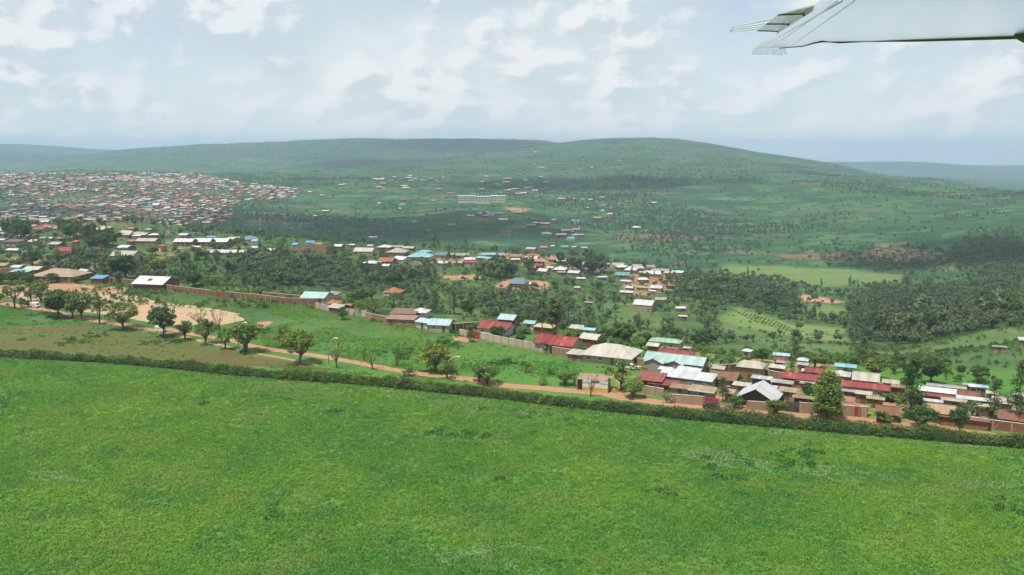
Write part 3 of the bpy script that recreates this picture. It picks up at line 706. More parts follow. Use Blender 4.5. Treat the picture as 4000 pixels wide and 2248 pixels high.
HN = [0]
def solve_size(fr, x0, x1, y0, y1, typ, rot, h, pitch):
    zs = zscale(fr); cxp, cyp = Q(fr, (x0 + x1) / 2, (y0 + y1) / 2); p = P(cxp, cyp, h + 0.8)
    c, s = abs(math.cos(R(rot))), abs(math.sin(R(rot))); d = depth_at(p); pm = F / d; k = F * max(CZ - p.z - h, 8) / (p.y ** 2)
    wid = (x1 - x0) / zs / pm; V = (y1 - y0) / zs
    Ls = np.arange(2.5, 40, 0.25)[:, None]; Ws = np.arange(2.0, 16, 0.25)[None]
    dep = Ls * s + Ws * c; rise = pitch * Ws / 2 if typ != 'shed' else Ws * pitch
    v = k * dep + (pm * rise if typ == 'shed' else np.maximum(pm * rise - k * dep / 2, 0))
    cost = (Ls * c + Ws * s - wid) ** 2 / wid ** 2 * 6 + (v - V) ** 2 / V ** 2 + 0.03 * np.log(Ls / Ws / 1.5) ** 2 + 10 * np.maximum(Ws / Ls - 1.05, 0) ** 2
    i, j = np.unravel_index(np.argmin(cost), cost.shape); L, W = float(Ls[i, 0]), float(Ws[0, j])
    ri = float(rise[0, j]); rr = float(v[i, j])
    # the middle of the roof's outline: between the front eave and the higher of ridge / back eave
    p = P(cxp, cyp, h + (0.5 * ri if typ == 'shed' else max(0.5 * ri - 0.0, 0)))
    return p, L, W
def house(fr, x0, x1, y0, y1, typ, roof, wall, label, rot=-17, h=2.7, pitch=0.32, ov=0.45, near=True, name='house', cat='house', group=None, feat=(), doorm=None, size=None):
    p, L, W = solve_size(fr, x0, x1, y0, y1, typ, rot, h, pitch)
    if size: L, W = size
    e = empty(name, p, R(rot)); tag(e, label, cat, group)
    rb, wl = MB(), MB(); l, w, top = roof_parts(rb, wl, typ, L, W, h, pitch, ov)
    rnd = random.Random(HN[0] * 13 + 5); HN[0] += 1
    ro = None
    if 'lgable' in feat:      # a front wing under its own gable
        lw = min(L * 0.42, 6.0); g = -L * 0.22
    for q in feat:
        if q[0] == 'wing':    # ('wing', x offset fraction, width, length): gable wing towards -y
            xo, ww, ll = q[1] * L, q[2], q[3]; rb2, wl2 = MB(), MB()
            l2, w2, t2 = roof_parts(rb2, wl2, 'gable', ll + W * 0.5, ww, h - 0.02, pitch * 1.02, ov * 0.9)
            Mx = Matrix.Translation((xo, -W * 0.25 - ll * 0.5, 0)) @ Matrix.Rotation(math.pi / 2, 4, 'Z')
            rb2.v = [tuple(Mx @ Vector(v)) for v in rb2.v]; wl2.v = [tuple(Mx @ Vector(v)) for v in wl2.v]
            rb2.build('wing_roof', RM[q[4]] if len(q) > 4 else RM[roof], e); wl2.build('wing_wall', WM[wall], e)
    wo = wl.build('wall', WM[wall], e); ro = rb.build('roof', RM[roof], e)
    big = F / depth_at(p)
    if near and big > 1.0:
        n = max(1, int(2 * l / 3.2)); dm = doorm or M['door_brown']; dk = rnd.randrange(n)
        if 'nofront' not in feat:
            for k in range(n):
                x = -l + (k + 0.5) * 2 * l / n
                if k == dk: door(e, x, -w, 0.02, 0, 0.95, 2.05, dm)
                else: window(e, x, -w, h * 0.56, 0, 1.15, 1.05)
        for k in range(max(1, int(2 * w / 3.5))):
            m = max(1, int(2 * w / 3.5)); y = -w + (k + 0.5) * 2 * w / m
            window(e, l, y, h * 0.56, math.pi / 2, 1.0, 0.95)
    elif big > 0.75:
        window(e, -l * 0.45, -w, h * 0.55, 0, 1.3, 1.1); door(e, l * 0.2, -w, 0.0, 0, 1.0, 2.0, M['door_brown'])
    if 'fascia' in feat:
        fb = MB(); fb.box(-L/2 - .02, L/2 + .02, -W/2 - .06, -W/2 - .015, h - pitch * ov - 0.2, h - pitch * ov + 0.03); fb.build('fascia', M['fascia'], e)
    if 'porch' in feat:
        d = 1.8
        for k in range(4):
            pb = MB(); x = -l * 0.9 + k * l * 1.8 / 3; pb.tube([(x, -w - d, -0.5), (x, -w - d, h - 0.25)], 0.09, 6); pb.build('porch_post', WM['white'], e)
        pr = MB(); pr.slab([(-l, -w - d - .3, h - 0.32), (l, -w - d - .3, h - 0.32), (l, -w - 0.02, h + 0.12), (-l, -w - 0.02, h + 0.12)], 0.08); pr.build('porch_roof', RM[roof], e)
    if 'solar' in feat:
        sb = MB(); y0, y1 = -W * 0.30, -W * 0.16; z = lambda y: h - pitch * ov + pitch * (W / 2 + y) + 0.12
        sb.slab([(-1.6, y0, z(y0)), (0.2, y0, z(y0)), (0.2, y1, z(y1)), (-1.6, y1, z(y1))], 0.06); sb.build('solar_panel', M['pane'], e)
    return e
# ------------------------------------------------------------------ roads, playing ground, plots
def earth_mat(name, a, b, c, fine=0.5):
    a, b, c = (tuple(x * 0.74 for x in q) for q in (a, b, c))
    def bld(t, p):
        g = t.new('ShaderNodeNewGeometry').outputs['Position']
        n = t.noise(g, 0.09, 5, 0.6); n2 = t.noise(g, 0.8, 5, 0.65); n3 = t.noise(t.mapping(g, (0.12, 1.0, 1), (0, 0, R(-14))), 1.1, 3, 0.5)
        col = t.mix(t.rng(n, 0.3, 0.7), a, b); col = t.mix(t.rng(n2, 0.45, 0.8, 0, fine), col, c); col = t.mix(t.rng(n3, 0.5, 0.75, 0, 0.35), col, tuple(x * 0.72 for x in a))
        t.set(p, 'Base Color', col); p.inputs['Roughness'].default_value = 0.95; p.inputs['Specular IOR Level'].default_value = 0.1
        bp = t.new('ShaderNodeBump', inp={'Strength': 0.5, 'Distance': 0.12, 'Height': n2}); t.l.new(bp.outputs[0], p.inputs['Normal'])
    return mat(name, bld)
M['road'] = earth_mat('road_earth', (0.400, 0.205, 0.120), (0.440, 0.250, 0.155), (0.330, 0.165, 0.092))
M['pitch'] = earth_mat('pitch_earth', (0.430, 0.300, 0.185), (0.470, 0.350, 0.230), (0.370, 0.238, 0.142))
M['pitch2'] = earth_mat('red_earth', (0.390, 0.205, 0.125), (0.430, 0.250, 0.160), (0.320, 0.175, 0.105))
M['soil'] = earth_mat('tilled_soil', (0.150, 0.100, 0.048), (0.125, 0.118, 0.042), (0.085, 0.100, 0.028), 0.8)
M['soil2'] = earth_mat('weedy_soil', (0.105, 0.125, 0.036), (0.135, 0.120, 0.045), (0.065, 0.110, 0.022), 0.8)
def spline(pts, step=1.5):
    p = np.array([[v[0], v[1]] for v in pts]); s = np.concatenate([[0], np.cumsum(np.linalg.norm(np.diff(p, axis=0), axis=1))])
    q = np.arange(0, s[-1], step); return np.stack([pchip(s, p[:, 0], q), pchip(s, p[:, 1], q)], 1)
def strip(name, path, w0, w1, material, lift, label):
    c = spline(path, 1.5); d = np.gradient(c, axis=0); d /= np.linalg.norm(d, axis=1, keepdims=True) + 1e-9; nrm = np.stack([-d[:, 1], d[:, 0]], 1)
    f = np.linspace(0, 1, len(c)); wd = (w0 + (w1 - w0) * f) * (1 + 0.16 * fbm(c[:, 0], c[:, 1], 14, 3, 4)); off = fbm(c[:, 0], c[:, 1], 11, 3, 9)[:, None] * 0.6
    k = np.linspace(-0.5, 0.5, 9); X = c[:, 0][:, None] + (nrm[:, 0] * wd)[:, None] * k[None] + off * nrm[:, :1]; Y = c[:, 1][:, None] + (nrm[:, 1] * wd)[:, None] * k[None] + off * nrm[:, 1:]
    me = grid_mesh(name, X, Y, T(X, Y) + lift - 0.05 * (np.abs(k)[None] > 0.45), material)
    o = put(name, me); tag(o, label, kind='structure'); return c
def patch(name, poly, res, material, lift, label, wob=1.5):
    poly = np.array(poly); lo = poly.min(0) - 2; hi = poly.max(0) + 2
    gx = np.arange(lo[0], hi[0], res); gy = np.arange(lo[1], hi[1], res); X, Y = np.meshgrid(gx, gy, indexing='ij')
    inn = inpoly(X[:-1, :-1] + res / 2 + wob * fbm(X[:-1, :-1], Y[:-1, :-1], 7, 3, 21), Y[:-1, :-1] + res / 2 + 1.4 * wob * fbm(X[:-1, :-1], Y[:-1, :-1], 8, 3, 33), poly)
    i, j = np.nonzero(inn); m = X.shape[1]; q = np.stack([i * m + j, (i + 1) * m + j, (i + 1) * m + j + 1, i * m + j + 1], 1)
    used, inv = np.unique(q, return_inverse=True); co = np.stack([X.ravel()[used], Y.ravel()[used], (T(X, Y) + lift).ravel()[used]], 1)
    me = bpy.data.meshes.new(name); me.from_pydata(co.tolist(), [], inv.reshape(-1, 4).tolist()); me.materials.append(material); me.update()
    o = put(name, me); tag(o, label, kind='structure'); return o
def pp(*runs):
    out = []
    for fr, pts in runs: out += [tuple(PQ(fr, *q)[:2]) for q in pts]
    return out
ROAD_A = strip('dirt_road', pp((1, [(-60, 842), (130, 872), (420, 922), (800, 1003), (1200, 1066), (1500, 1128), (1900, 1218), (2228, 1292)]), (2, [(430, 1217), (620, 1257), (800, 1290)])), 5.0, 1.2, M['road'], 0.06, 'red dirt road past the playing ground')
ROAD_B = strip('dirt_road', pp((1, [(1440, 1078), (1700, 1128), (2000, 1180)]), (2, [(200, 1120), (480, 1166), (900, 1227), (1200, 1282), (1500, 1337), (1800, 1378), (2100, 1412)]), (3, [(600, 1352), (900, 1374), (1200, 1398), (1500, 1425)]), (4, [(600, 915), (850, 943), (1100, 980), (1400, 1012), (1800, 1035), (2000, 1060), (2300, 1090)]), (5, [(500, 975), (860, 995), (1100, 1040), (1300, 1055), (1700, 1095), (1950, 1135), (2200, 1160), (2700, 1210)])), 3.2, 5.0, M['road'], 0.10, 'red dirt track running on past the houses')
patch('playing_ground', pp((1, [(-80, 715), (0, 700), (560, 688), (1050, 712), (1215, 752), (940, 775), (1180, 790), (1400, 850), (1700, 885), (2080, 945), (2140, 1000), (1940, 1048), (1500, 1042), (1330, 1036), (1180, 1000), (900, 960), (300, 850), (0, 790), (-80, 780)])), 0.6, M['pitch'], 0.05, 'bare earth playing ground with two goals')
patch('playing_ground', pp((1, [(-60, 712), (0, 702), (560, 690), (1050, 714), (1190, 750), (900, 765), (600, 770), (300, 755), (0, 740)])), 0.6, M['pitch2'], 0.09, 'redder far end of the playing ground')
patch('bare_patch', pp((2, [(225, 912), (360, 908), (330, 940), (280, 972), (240, 955)])), 0.5, M['pitch2'], 0.06, 'bare earth patch behind the near goal')
patch('tilled_plot', pp((1, [(0, 1088), (250, 1070), (560, 1062), (780, 1048), (930, 1080), (700, 1102), (300, 1122), (0, 1132)])), 0.6, M['soil'], 0.04, 'brown tilled plot beside the road')
patch('tilled_plot', pp((1, [(-80, 1150), (300, 1140), (700, 1118), (1000, 1110), (1250, 1120), (1560, 1180), (1960, 1262), (2200, 1318), (2228, 1405), (1700, 1368), (900, 1308), (0, 1252), (-80, 1246)])), 0.6, M['soil2'], 0.03, 'weedy olive plot along the hedge')
patch('tilled_plot', pp((1, [(1640, 1338), (1960, 1252), (2020, 1290), (1850, 1352)])), 0.5, M['soil'], 0.08, 'dark brown tilled strip near the hedge')
patch('tilled_plot', pp((2, [(-40, 1195), (300, 1225), (620, 1275), (880, 1325), (700, 1340), (300, 1300), (-40, 1262)])), 0.5, M['soil'], 0.08, 'brown tilled plot below the big olive tree')
patch('yard', pp((3, [(150, 920), (270, 930), (390, 955), (280, 975), (170, 960)])), 0.5, M['pitch2'], 0.06, 'bare earth before the red compound gate', 0.8)
patch('bare_patch', pp((2, [(330, 1412), (560, 1428), (500, 1445), (350, 1432)])), 0.5, M['pitch2'], 0.05, 'bare earth patch in front of the hedge', 0.5)

# hedge along the field ------------------------------------------------
HP = spline(pp((0, [(-120, 891), (0, 897), (300, 914), (600, 943), (900, 966), (1200, 996), (1500, 1030), (1800, 1060), (2100, 1086), (2576, 1126), (2760, 1142)])), 0.5)
def make_hedge():
    r = np.random.default_rng(5); n = len(HP); d = np.gradient(HP, axis=0); d /= np.linalg.norm(d, axis=1, keepdims=True); nr = np.stack([-d[:, 1], d[:, 0]], 1)
    s = np.arange(n) * 0.5; hh = 1.85 + 0.7 * np.linspace(0, 1, n) + 0.75 * fbm(s, s * 0, 5, 3, 2) + 1.1 * np.clip(fbm(s, s * 0 + 7, 16, 2, 6) - 0.2, 0, 1); ww = 1.35 + 0.6 * fbm(s, s * 0 + 3, 6, 3, 8)
    e = empty('hedge', (HP[n // 2][0], HP[n // 2][1], 0)); tag(e, 'long uneven green hedge between the grass field and the dirt road', 'hedge'); o0 = np.array([HP[n // 2][0], HP[n // 2][1], 0])
    # woody core
    X = []; 
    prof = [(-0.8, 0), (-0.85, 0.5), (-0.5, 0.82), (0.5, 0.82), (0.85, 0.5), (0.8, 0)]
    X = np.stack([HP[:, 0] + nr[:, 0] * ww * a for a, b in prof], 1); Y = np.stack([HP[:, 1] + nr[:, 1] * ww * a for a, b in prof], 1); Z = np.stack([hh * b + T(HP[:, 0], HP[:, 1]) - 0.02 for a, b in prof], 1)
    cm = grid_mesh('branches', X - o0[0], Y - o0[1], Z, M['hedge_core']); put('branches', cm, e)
    k = 78000; i = r.integers(0, n, k); th = r.uniform(-0.12, math.pi + 0.12, k); rr = r.uniform(0.80, 1.14, k) + 0.26 * fbm(s[i], th * 2.2, 1.5, 2, 3)
    a = np.cos(th) * rr * (0.85 + 0.15 * np.sin(th)); b = np.abs(np.sin(th)) ** 0.6 * rr * np.sign(np.sin(th))
    c = np.stack([HP[i, 0] + nr[i, 0] * ww[i] * a, HP[i, 1] + nr[i, 1] * ww[i] * a, np.maximum(hh[i] * b, 0.05) + T(HP[i, 0], HP[i, 1])], 1) - o0; c[:, :2] += d[i] * r.uniform(-0.3, 0.3, k)[:, None]
    tn = np.clip(0.5 + 0.9 * fbm(s[i] * 1.0, b * 3, 3.5, 3, 12), 0, 1)
    outw = np.stack([nr[i, 0] * np.cos(th), nr[i, 1] * np.cos(th), np.sin(th)], 1)
    v, t_ = leaf_cards(c, 0.34, r, 0.5, tn, outw); put('foliage', cards_mesh('foliage', v, t_, M['leaf_hedge']), e)
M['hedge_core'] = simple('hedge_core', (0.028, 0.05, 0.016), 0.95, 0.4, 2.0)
make_hedge()
# ------------------------------------------------------------------ houses near the road (each read off a detail frame: roof outline left, right, top, bottom)
NEAR = 'houses near the road'
for a in [
 (4, 165, 820, 318, 478, 'hip', 'cream', 'cream', 'large house under a wide beige hip roof behind the ochre wall', dict(rot=-24, h=3.0, pitch=0.42, ov=0.7, feat=('fascia',))),
 (4, 20, 395, 412, 500, 'shed', 'cream', 'ochre', 'low cream-roofed annex in front of the beige hip-roofed house', dict(rot=-13, h=2.2, pitch=0.06)),
 (4, 800, 1480, 428, 560, 'gable', 'mint', 'grey', 'long house with pale mint metal roof and grey gable', dict(rot=-14, h=3.0, pitch=0.42, feat=(('wing', -0.28, 6.0, 2.6), ('wing', 0.05, 5.0, 1.6)))),
 (4, 945, 1350, 398, 470, 'gable', 'red', 'cream', 'red-roofed house just behind the mint-roofed house', dict(rot=-12, pitch=0.3)),
 (4, 848, 1210, 288, 350, 'hip', 'green', 'cream', 'house with pale green and turquoise hip roof beside banana plants', dict(rot=-10, pitch=0.35)),
 (4, 828, 1000, 333, 392, 'gable', 'cream', 'brick', 'small cream-roofed brick house left of the banana plants', dict(rot=-14)),
 (4, 1190, 1300, 368, 420, 'hip', 'cream', 'grey', 'small cream hip-roofed house left of the big dark tree', dict(rot=-14)),
 (4, 712, 1065, 628, 755, 'shed', 'redrust', 'brown', 'rusty red roof nearest the red wall, upper of the two red sheds', dict(rot=-24, h=2.6, pitch=0.13)),
 (4, 840, 1192, 703, 800, 'shed', 'redrust', 'brown', 'lower rusty red shed roof beside the road wall', dict(rot=-24, h=2.0, pitch=0.13)),
 (4, 950, 1552, 600, 752, 'shed', 'silver', 'grey', 'long workshop under a shallow white metal roof', dict(rot=-15, h=3.0, pitch=0.14, ov=0.3)),
 (4, 1110, 1452, 563, 672, 'gable', 'white', 'grey', 'white gabled roof rising behind the long white workshop', dict(rot=-34, h=3.2, pitch=0.34)),
 (4, 948, 1130, 577, 630, 'gable', 'white', 'grey', 'small white roof behind the rusty red sheds', dict(rot=-30, h=3.0, pitch=0.25)),
 (4, 1430, 1792, 624, 748, 'shed', 'rust', 'brown', 'striped brown rusty roof right of the white workshop', dict(rot=-24, h=2.6, pitch=0.14)),
 (4, 1252, 1560, 766, 862, 'shed', 'tan', 'grey', 'tan-roofed house behind the wall with the red gate', dict(rot=-15, h=2.8, pitch=0.16, feat=('fascia',))),
 (4, 1600, 1745, 800, 880, 'shed', 'tan', 'grey', 'short tan roof between the red gate and the white gabled house', dict(rot=-15, h=2.7, pitch=0.16)),
 (4, 1722, 2070, 505, 600, 'half', 'beige', 'ochre', 'taller brick house under a beige half-hipped roof', dict(rot=-12, h=4.2, pitch=0.36)),
 (4, 1750, 1945, 580, 615, 'shed', 'cream', 'ochre', 'flat-roofed brick annex of the taller beige-roofed house', dict(rot=-12, h=3.0, pitch=0.05)),
 (4, 1752, 2195, 738, 945, 'gable', 'white', 'dark', 'steep white gabled house with open timber gable facing the road', dict(rot=62, h=2.4, pitch=0.56, ov=0.9, size=(9.5, 10.0))),
 (4, 2150, 2372, 788, 862, 'shed', 'tan', 'ochre', 'tan lean-to roof right of the steep white gabled house', dict(rot=-15, h=2.5, pitch=0.12)),
 (4, 2056, 2252, 568, 622, 'shed', 'cream', 'ochre', 'long cream roof right of the taller beige-roofed house', dict(rot=-14, h=2.7, pitch=0.08)),
 (4, 1785, 1922, 393, 442, 'pyramid', 'white', 'white', 'small white tent-like roof above the banana plants', dict(rot=-20, pitch=0.45)),
 (4, 2100, 2292, 448, 494, 'shed', 'sky', 'white', 'pale blue roof by the valley field', dict(rot=-8, pitch=0.12)),
 (4, 2100, 2250, 486, 530, 'gable', 'red', 'brick', 'small red roof under the pale blue roof', dict(rot=-8, pitch=0.3)),
 (4, 2338, 2492, 480, 540, 'hip', 'white', 'grey', 'white crumpled-looking hip roof left of the bushy tree', dict(rot=-14, pitch=0.35)),
 (4, 2340, 2500, 533, 584, 'gable', 'grey', 'grey', 'grey weathered roof behind the red-roofed pair', dict(rot=-20, pitch=0.25)),
 (4, 2130, 2240, 532, 560, 'shed', 'grey', 'brown', 'low grey tin roof behind the columnar tree', dict(rot=-14, pitch=0.08)),
 (5, 345, 605, 444, 532, 'gable', 'red', 'cream', 'upper red roof of the red-roofed pair', dict(rot=-14, pitch=0.3)),
 (5, 120, 560, 495, 602, 'gable', 'red', 'brick', 'long lower red roof of the red-roofed pair', dict(rot=-14, pitch=0.3)),
 (5, 600, 865, 474, 562, 'hip', 'cream', 'grey', 'cream hip roof left of the big pale gable', dict(rot=-12, pitch=0.35)),
 (5, 822, 1154, 482, 612, 'gable', 'cream', 'grey', 'big pale grey-cream gabled roof in the middle of the right-hand houses', dict(rot=-24, h=3.4, pitch=0.42)),
 (5, 732, 1242, 585, 698, 'gable', 'red', 'cream', 'long red-roofed house with cream walls and a porch', dict(rot=-14, pitch=0.3)),
 (5, 862, 1065, 698, 760, 'shed', 'cream', 'ochre', 'cream flat roof in front of the long red-roofed house', dict(rot=-14, pitch=0.05)),
 (5, 660, 910, 718, 832, 'gable', 'rusttan', 'grey', 'patched rust and tan roof right of the tapering light green tree', dict(rot=-17, pitch=0.34)),
 (5, 700, 1032, 824, 876, 'shed', 'rusttan', 'block', 'rusty lean-to along the wall with the red door', dict(rot=-10, h=2.3, pitch=0.1, feat=('nofront',))),
 (5, 1060, 1345, 803, 962, 'gable', 'rust', 'brick', 'brown rusty steep roof beside the tall dark conifer', dict(rot=-8, h=2.2, pitch=0.5)),
 (5, 240, 525, 748, 802, 'shed', 'rusttan', 'dark', 'rusty porch roof beside the dark grey gate', dict(rot=-10, h=2.7, pitch=0.1, feat=('nofront',))),
 (5, 1130, 1345, 568, 642, 'gable', 'beige', 'grey', 'beige roof left of the tall dark conifer', dict(rot=-14, pitch=0.25)),
 (5, 1515, 1895, 650, 750, 'shed', 'white', 'white', 'long white-blue metal roof right of the tall conifer', dict(rot=-14, pitch=0.12)),
 (5, 1500, 1945, 720, 795, 'shed', 'red', 'brick', 'red strip of roof under the long white-blue roof', dict(rot=-14, h=2.2, pitch=0.12)),
 (5, 1545, 1925, 790, 945, 'gable', 'tan', 'brown', 'broad tan corrugated roof behind the bushy roadside tree', dict(rot=-14, h=2.7, pitch=0.40)),
 (5, 1878, 2165, 678, 768, 'gable', 'rust', 'brown', 'rust-streaked roof near the valley edge', dict(rot=-18, pitch=0.3)),
 (5, 1905, 2300, 748, 832, 'shed', 'white', 'grey', 'long white flat roof left of the right-hand columnar trees', dict(rot=-14, pitch=0.07)),
 (5, 1740, 2005, 768, 832, 'shed', 'beige', 'grey', 'beige flat roof below the red strip roof', dict(rot=-14, pitch=0.07)),
 (5, 2230, 2500, 705, 872, 'gable', 'beige', 'grey', 'big beige roof between the two right-hand columnar trees', dict(rot=-20, h=3.0, pitch=0.38)),
 (5, 2290, 2640, 858, 1015, 'gable', 'rust', 'brick', 'brown rusty gable at the right-hand end of the road', dict(rot=-32, h=2.4, pitch=0.45)),
 (5, 1700, 2255, 950, 1012, 'shed', 'rust', 'brick', 'long low rusty lean-to behind the right-hand brick wall', dict(rot=-14, h=2.2, pitch=0.1, feat=('nofront',))),
 (5, 660, 905, 418, 472, 'gable', 'turq', 'white', 'turquoise roof at the edge of the green valley', dict(rot=-10, pitch=0.3)),
 (5, 1048, 1122, 483, 527, 'gable', 'red', 'white', 'tiny red roof right of the big pale gable', dict(rot=-10)),
 (5, 1600, 1985, 618, 690, 'gable', 'grey', 'grey', 'wide grey roof behind the long white-blue roof', dict(rot=-12, pitch=0.2)),
 (5, 2025, 2120, 642, 672, 'shed', 'white', 'white', 'small bright white roof near the lower valley', dict(rot=-12, pitch=0.1)),
 (5, 2115, 2215, 648, 682, 'shed', 'turq', 'white', 'small turquoise roof near the lower valley', dict(rot=-12, pitch=0.1)),
 (4, 1690, 1905, 738, 802, 'shed', 'cream', 'grey', 'cream roof behind the steep white gabled house', dict(rot=-14, h=2.6, pitch=0.08)),
 (4, 1060, 1312, 758, 830, 'shed', 'rusttan', 'grey', 'low rusty roof between the red sheds and the red arched gate', dict(rot=-12, h=2.4, pitch=0.1)),
 (4, 1880, 2120, 672, 735, 'shed', 'silver', 'brown', 'patched silver tin roof below the taller beige-roofed house', dict(rot=-14, h=2.2, pitch=0.06)),
 (4, 2080, 2330, 712, 778, 'shed', 'grey', 'brown', 'grey tin roof under the ochre inner wall', dict(rot=-14, h=2.1, pitch=0.06)),
 (4, 2330, 2560, 700, 760, 'shed', 'tan', 'ochre', 'tan tin roof in front of the long red roof', dict(rot=-14, h=2.3, pitch=0.06)),
 (5, 1555, 1765, 782, 832, 'shed', 'silver', 'grey', 'silver-blue roof behind the broad tan corrugated roof', dict(rot=-14, h=2.9, pitch=0.08)),
 (5, 690, 960, 690, 728, 'shed', 'grey', 'brown', 'long grey lean-to below the long red-roofed house', dict(rot=-12, h=2.4, pitch=0.06)),
 (5, 2085, 2300, 828, 885, 'shed', 'beige', 'brown', 'beige low roof right of the leafy tree over the lean-to', dict(rot=-14, h=2.5, pitch=0.1)),
 (5, 1955, 2160, 630, 668, 'shed', 'grey', 'grey', 'grey sheet roof beside the small bright white roof', dict(rot=-14, h=2.3, pitch=0.06)),
 (5, 2180, 2330, 690, 740, 'gable', 'cream', 'grey', 'cream roof behind the left columnar tree', dict(rot=-14)),
 (5, -20, 115, 640, 702, 'shed', 'silver', 'brown', 'silver tin roof just right of the steep white gabled house', dict(rot=-14, h=2.3, pitch=0.08)),
 (5, 310, 480, 606, 652, 'shed', 'grey', 'ochre', 'small grey roof below the long lower red roof', dict(rot=-14, h=2.3, pitch=0.08)),
 (5, 985, 1180, 756, 806, 'shed', 'tan', 'ochre', 'tan roof left of the brown rusty steep roof', dict(rot=-14, h=2.4, pitch=0.1)),
 (5, 1380, 1560, 690, 760, 'gable', 'cream', 'grey', 'cream roof half hidden by the tall dark conifer', dict(rot=-14, h=2.6)),
 (5, 1230, 1400, 640, 690, 'shed', 'rusttan', 'brown', 'rusty tin roof left of the conifer below the beige roof', dict(rot=-14, h=2.4, pitch=0.08)),
 (4, 1480, 1660, 560, 622, 'gable', 'beige', 'ochre', 'beige roof between the mint roof and the taller brick house', dict(rot=-14, h=2.6)),
 (4, 2385, 2560, 610, 660, 'shed', 'white', 'ochre', 'white sheet roof left of the long lower red roof', dict(rot=-14, h=2.3, pitch=0.08)),
 (5, 2440, 2600, 700, 760, 'gable', 'cream', 'grey', 'cream roof at the right edge above the big beige roof', dict(rot=-14, h=2.6)),
 (5, 2515, 2640, 160, 215, 'shed', 'white', 'ochre', 'white-roofed house on the green slope at the right edge', dict(rot=-8, pitch=0.12)),
 (5, 2255, 2405, 252, 275, 'shed', 'grey', 'ochre', 'roofless-looking brick shed on the green slope', dict(rot=-8, pitch=0.05)),
 (3, 848, 1312, 884, 985, 'gable', 'red', 'cream', 'red-roofed cream villa behind the three tall eucalyptus trees', dict(rot=-14, h=3.0, pitch=0.36, ov=0.6, feat=(('wing', -0.18, 4.5, 1.2),))),
 (2, 1722, 1956, 850, 938, 'gable', 'sky', 'cream', 'cream house with pale blue roof behind the brown stepped wall', dict(rot=-12, pitch=0.35)),
 (2, 1608, 1800, 850, 922, 'gable', 'sky', 'white', 'pale blue roof left of the larger pale blue roof', dict(rot=-30, h=2.6, pitch=0.3)),
 (3, 358, 722, 768, 850, 'gable', 'red', 'white', 'white house with L-shaped red roof right of the stepped wall', dict(rot=-12, pitch=0.36, feat=(('wing', 0.26, 5.0, 1.5),))),
 (3, 538, 745, 700, 782, 'gable', 'sky', 'brick', 'pale blue gabled roof with brick gable behind the L-shaped red roof', dict(rot=-24, h=3.0, pitch=0.4)),
 (3, 758, 905, 764, 812, 'gable', 'sky', 'white', 'small pale blue roof left of the tall eucalyptus trees', dict(rot=-12)),
 (3, 848, 1065, 804, 852, 'shed', 'yellow', 'brick', 'yellowish flat roof behind the red-roofed cream villa', dict(rot=-12, pitch=0.1)),
 (3, 1158, 1325, 804, 852, 'gable', 'cream', 'grey', 'cream roof above the bright turquoise roof', dict(rot=-12)),
 (3, 1264, 1405, 838, 872, 'shed', 'turq', 'white', 'bright turquoise strip of roof left of the dark round tree', dict(rot=-8, pitch=0.12)),
 (3, 1245, 1482, 868, 950, 'gable', 'cream', 'brick', 'cream gabled roof with brick gable right of the red-roofed villa', dict(rot=-30, h=2.9, pitch=0.36)),
 (2, 1568, 1745, 764, 825, 'hip', 'white', 'white', 'white awning-roofed house behind the ochre compound', dict(rot=-12, pitch=0.4)),
 (2, 1350, 1642, 838, 892, 'shed', 'rusttan', 'ochre', 'flat tan roof just inside the ochre wall', dict(rot=-12, h=2.6, pitch=0.08)),
 (2, 624, 884, 628, 692, 'gable', 'mint', 'cream', 'mint roof behind the left brick wall', dict(rot=-10, pitch=0.3)),
 (2, 826, 955, 618, 672, 'hip', 'grey', 'cream', 'grey-green hip roof joined to the right of the mint roof', dict(rot=-10, pitch=0.4)),
 (2, 826, 975, 694, 745, 'hip', 'orange', 'white', 'small orange tiled roof behind the beige block wall', dict(rot=-10, pitch=0.4)),
 (2, 998, 1085, 718, 785, 'gable', 'orange', 'ochre', 'orange tiled roof beside the dark leafy tree', dict(rot=-30, pitch=0.4)),
 (2, 852, 1048, 724, 795, 'gable', 'beige', 'brick', 'olive-beige gabled outhouse inside the beige block wall', dict(rot=-30, h=2.4, pitch=0.32)),
 (2, 1388, 1652, 782, 842, 'shed', 'brown', 'brown', 'long dark brown roof right of the flat-topped acacia', dict(rot=-10, pitch=0.07)),
 (1, 1180, 1532, 604, 680, 'gable', 'white', 'brick', 'brick house with white roof and a solar panel', dict(rot=-13, h=3.0, pitch=0.40, ov=0.6, feat=('solar', 'nofront'))),
 (1, 308, 755, 536, 616, 'hip', 'tan', 'brick', 'wide brown-grey hip roof behind the left hedge', dict(rot=-8, pitch=0.36)),
 (1, 648, 832, 538, 602, 'gable', 'white', 'grey', 'white gabled house right of the wide brown-grey roof', dict(rot=-34, pitch=0.36)),
 (1, 798, 935, 608, 642, 'shed', 'blue', 'brick', 'small blue shed roof above an orange brick wall', dict(rot=-6, pitch=0.14)),
 (1, -20, 105, 488, 535, 'gable', 'tan', 'grey', 'tan gabled house at the left edge', dict(rot=-14, pitch=0.34)),
 (1, 105, 215, 512, 545, 'gable', 'white', 'grey', 'white roof near the left edge, beside the tan gable', dict(rot=-10, pitch=0.3)),
 (1, 85, 285, 558, 585, 'shed', 'turq', 'brick', 'turquoise strip roof behind the dark left hedge trees', dict(rot=-8, pitch=0.12)),
 (1, 225, 390, 525, 560, 'gable', 'cream', 'brick', 'cream roof behind the wide brown-grey hip roof', dict(rot=-6, pitch=0.25)),
 ]:
    if a[0] in (3, 4, 5) and -22 < a[9].get('rot', -17) < -5: a[9]['rot'] = a[9].get('rot', -17) - 13
    house(*a[:9], group=NEAR, **a[9])

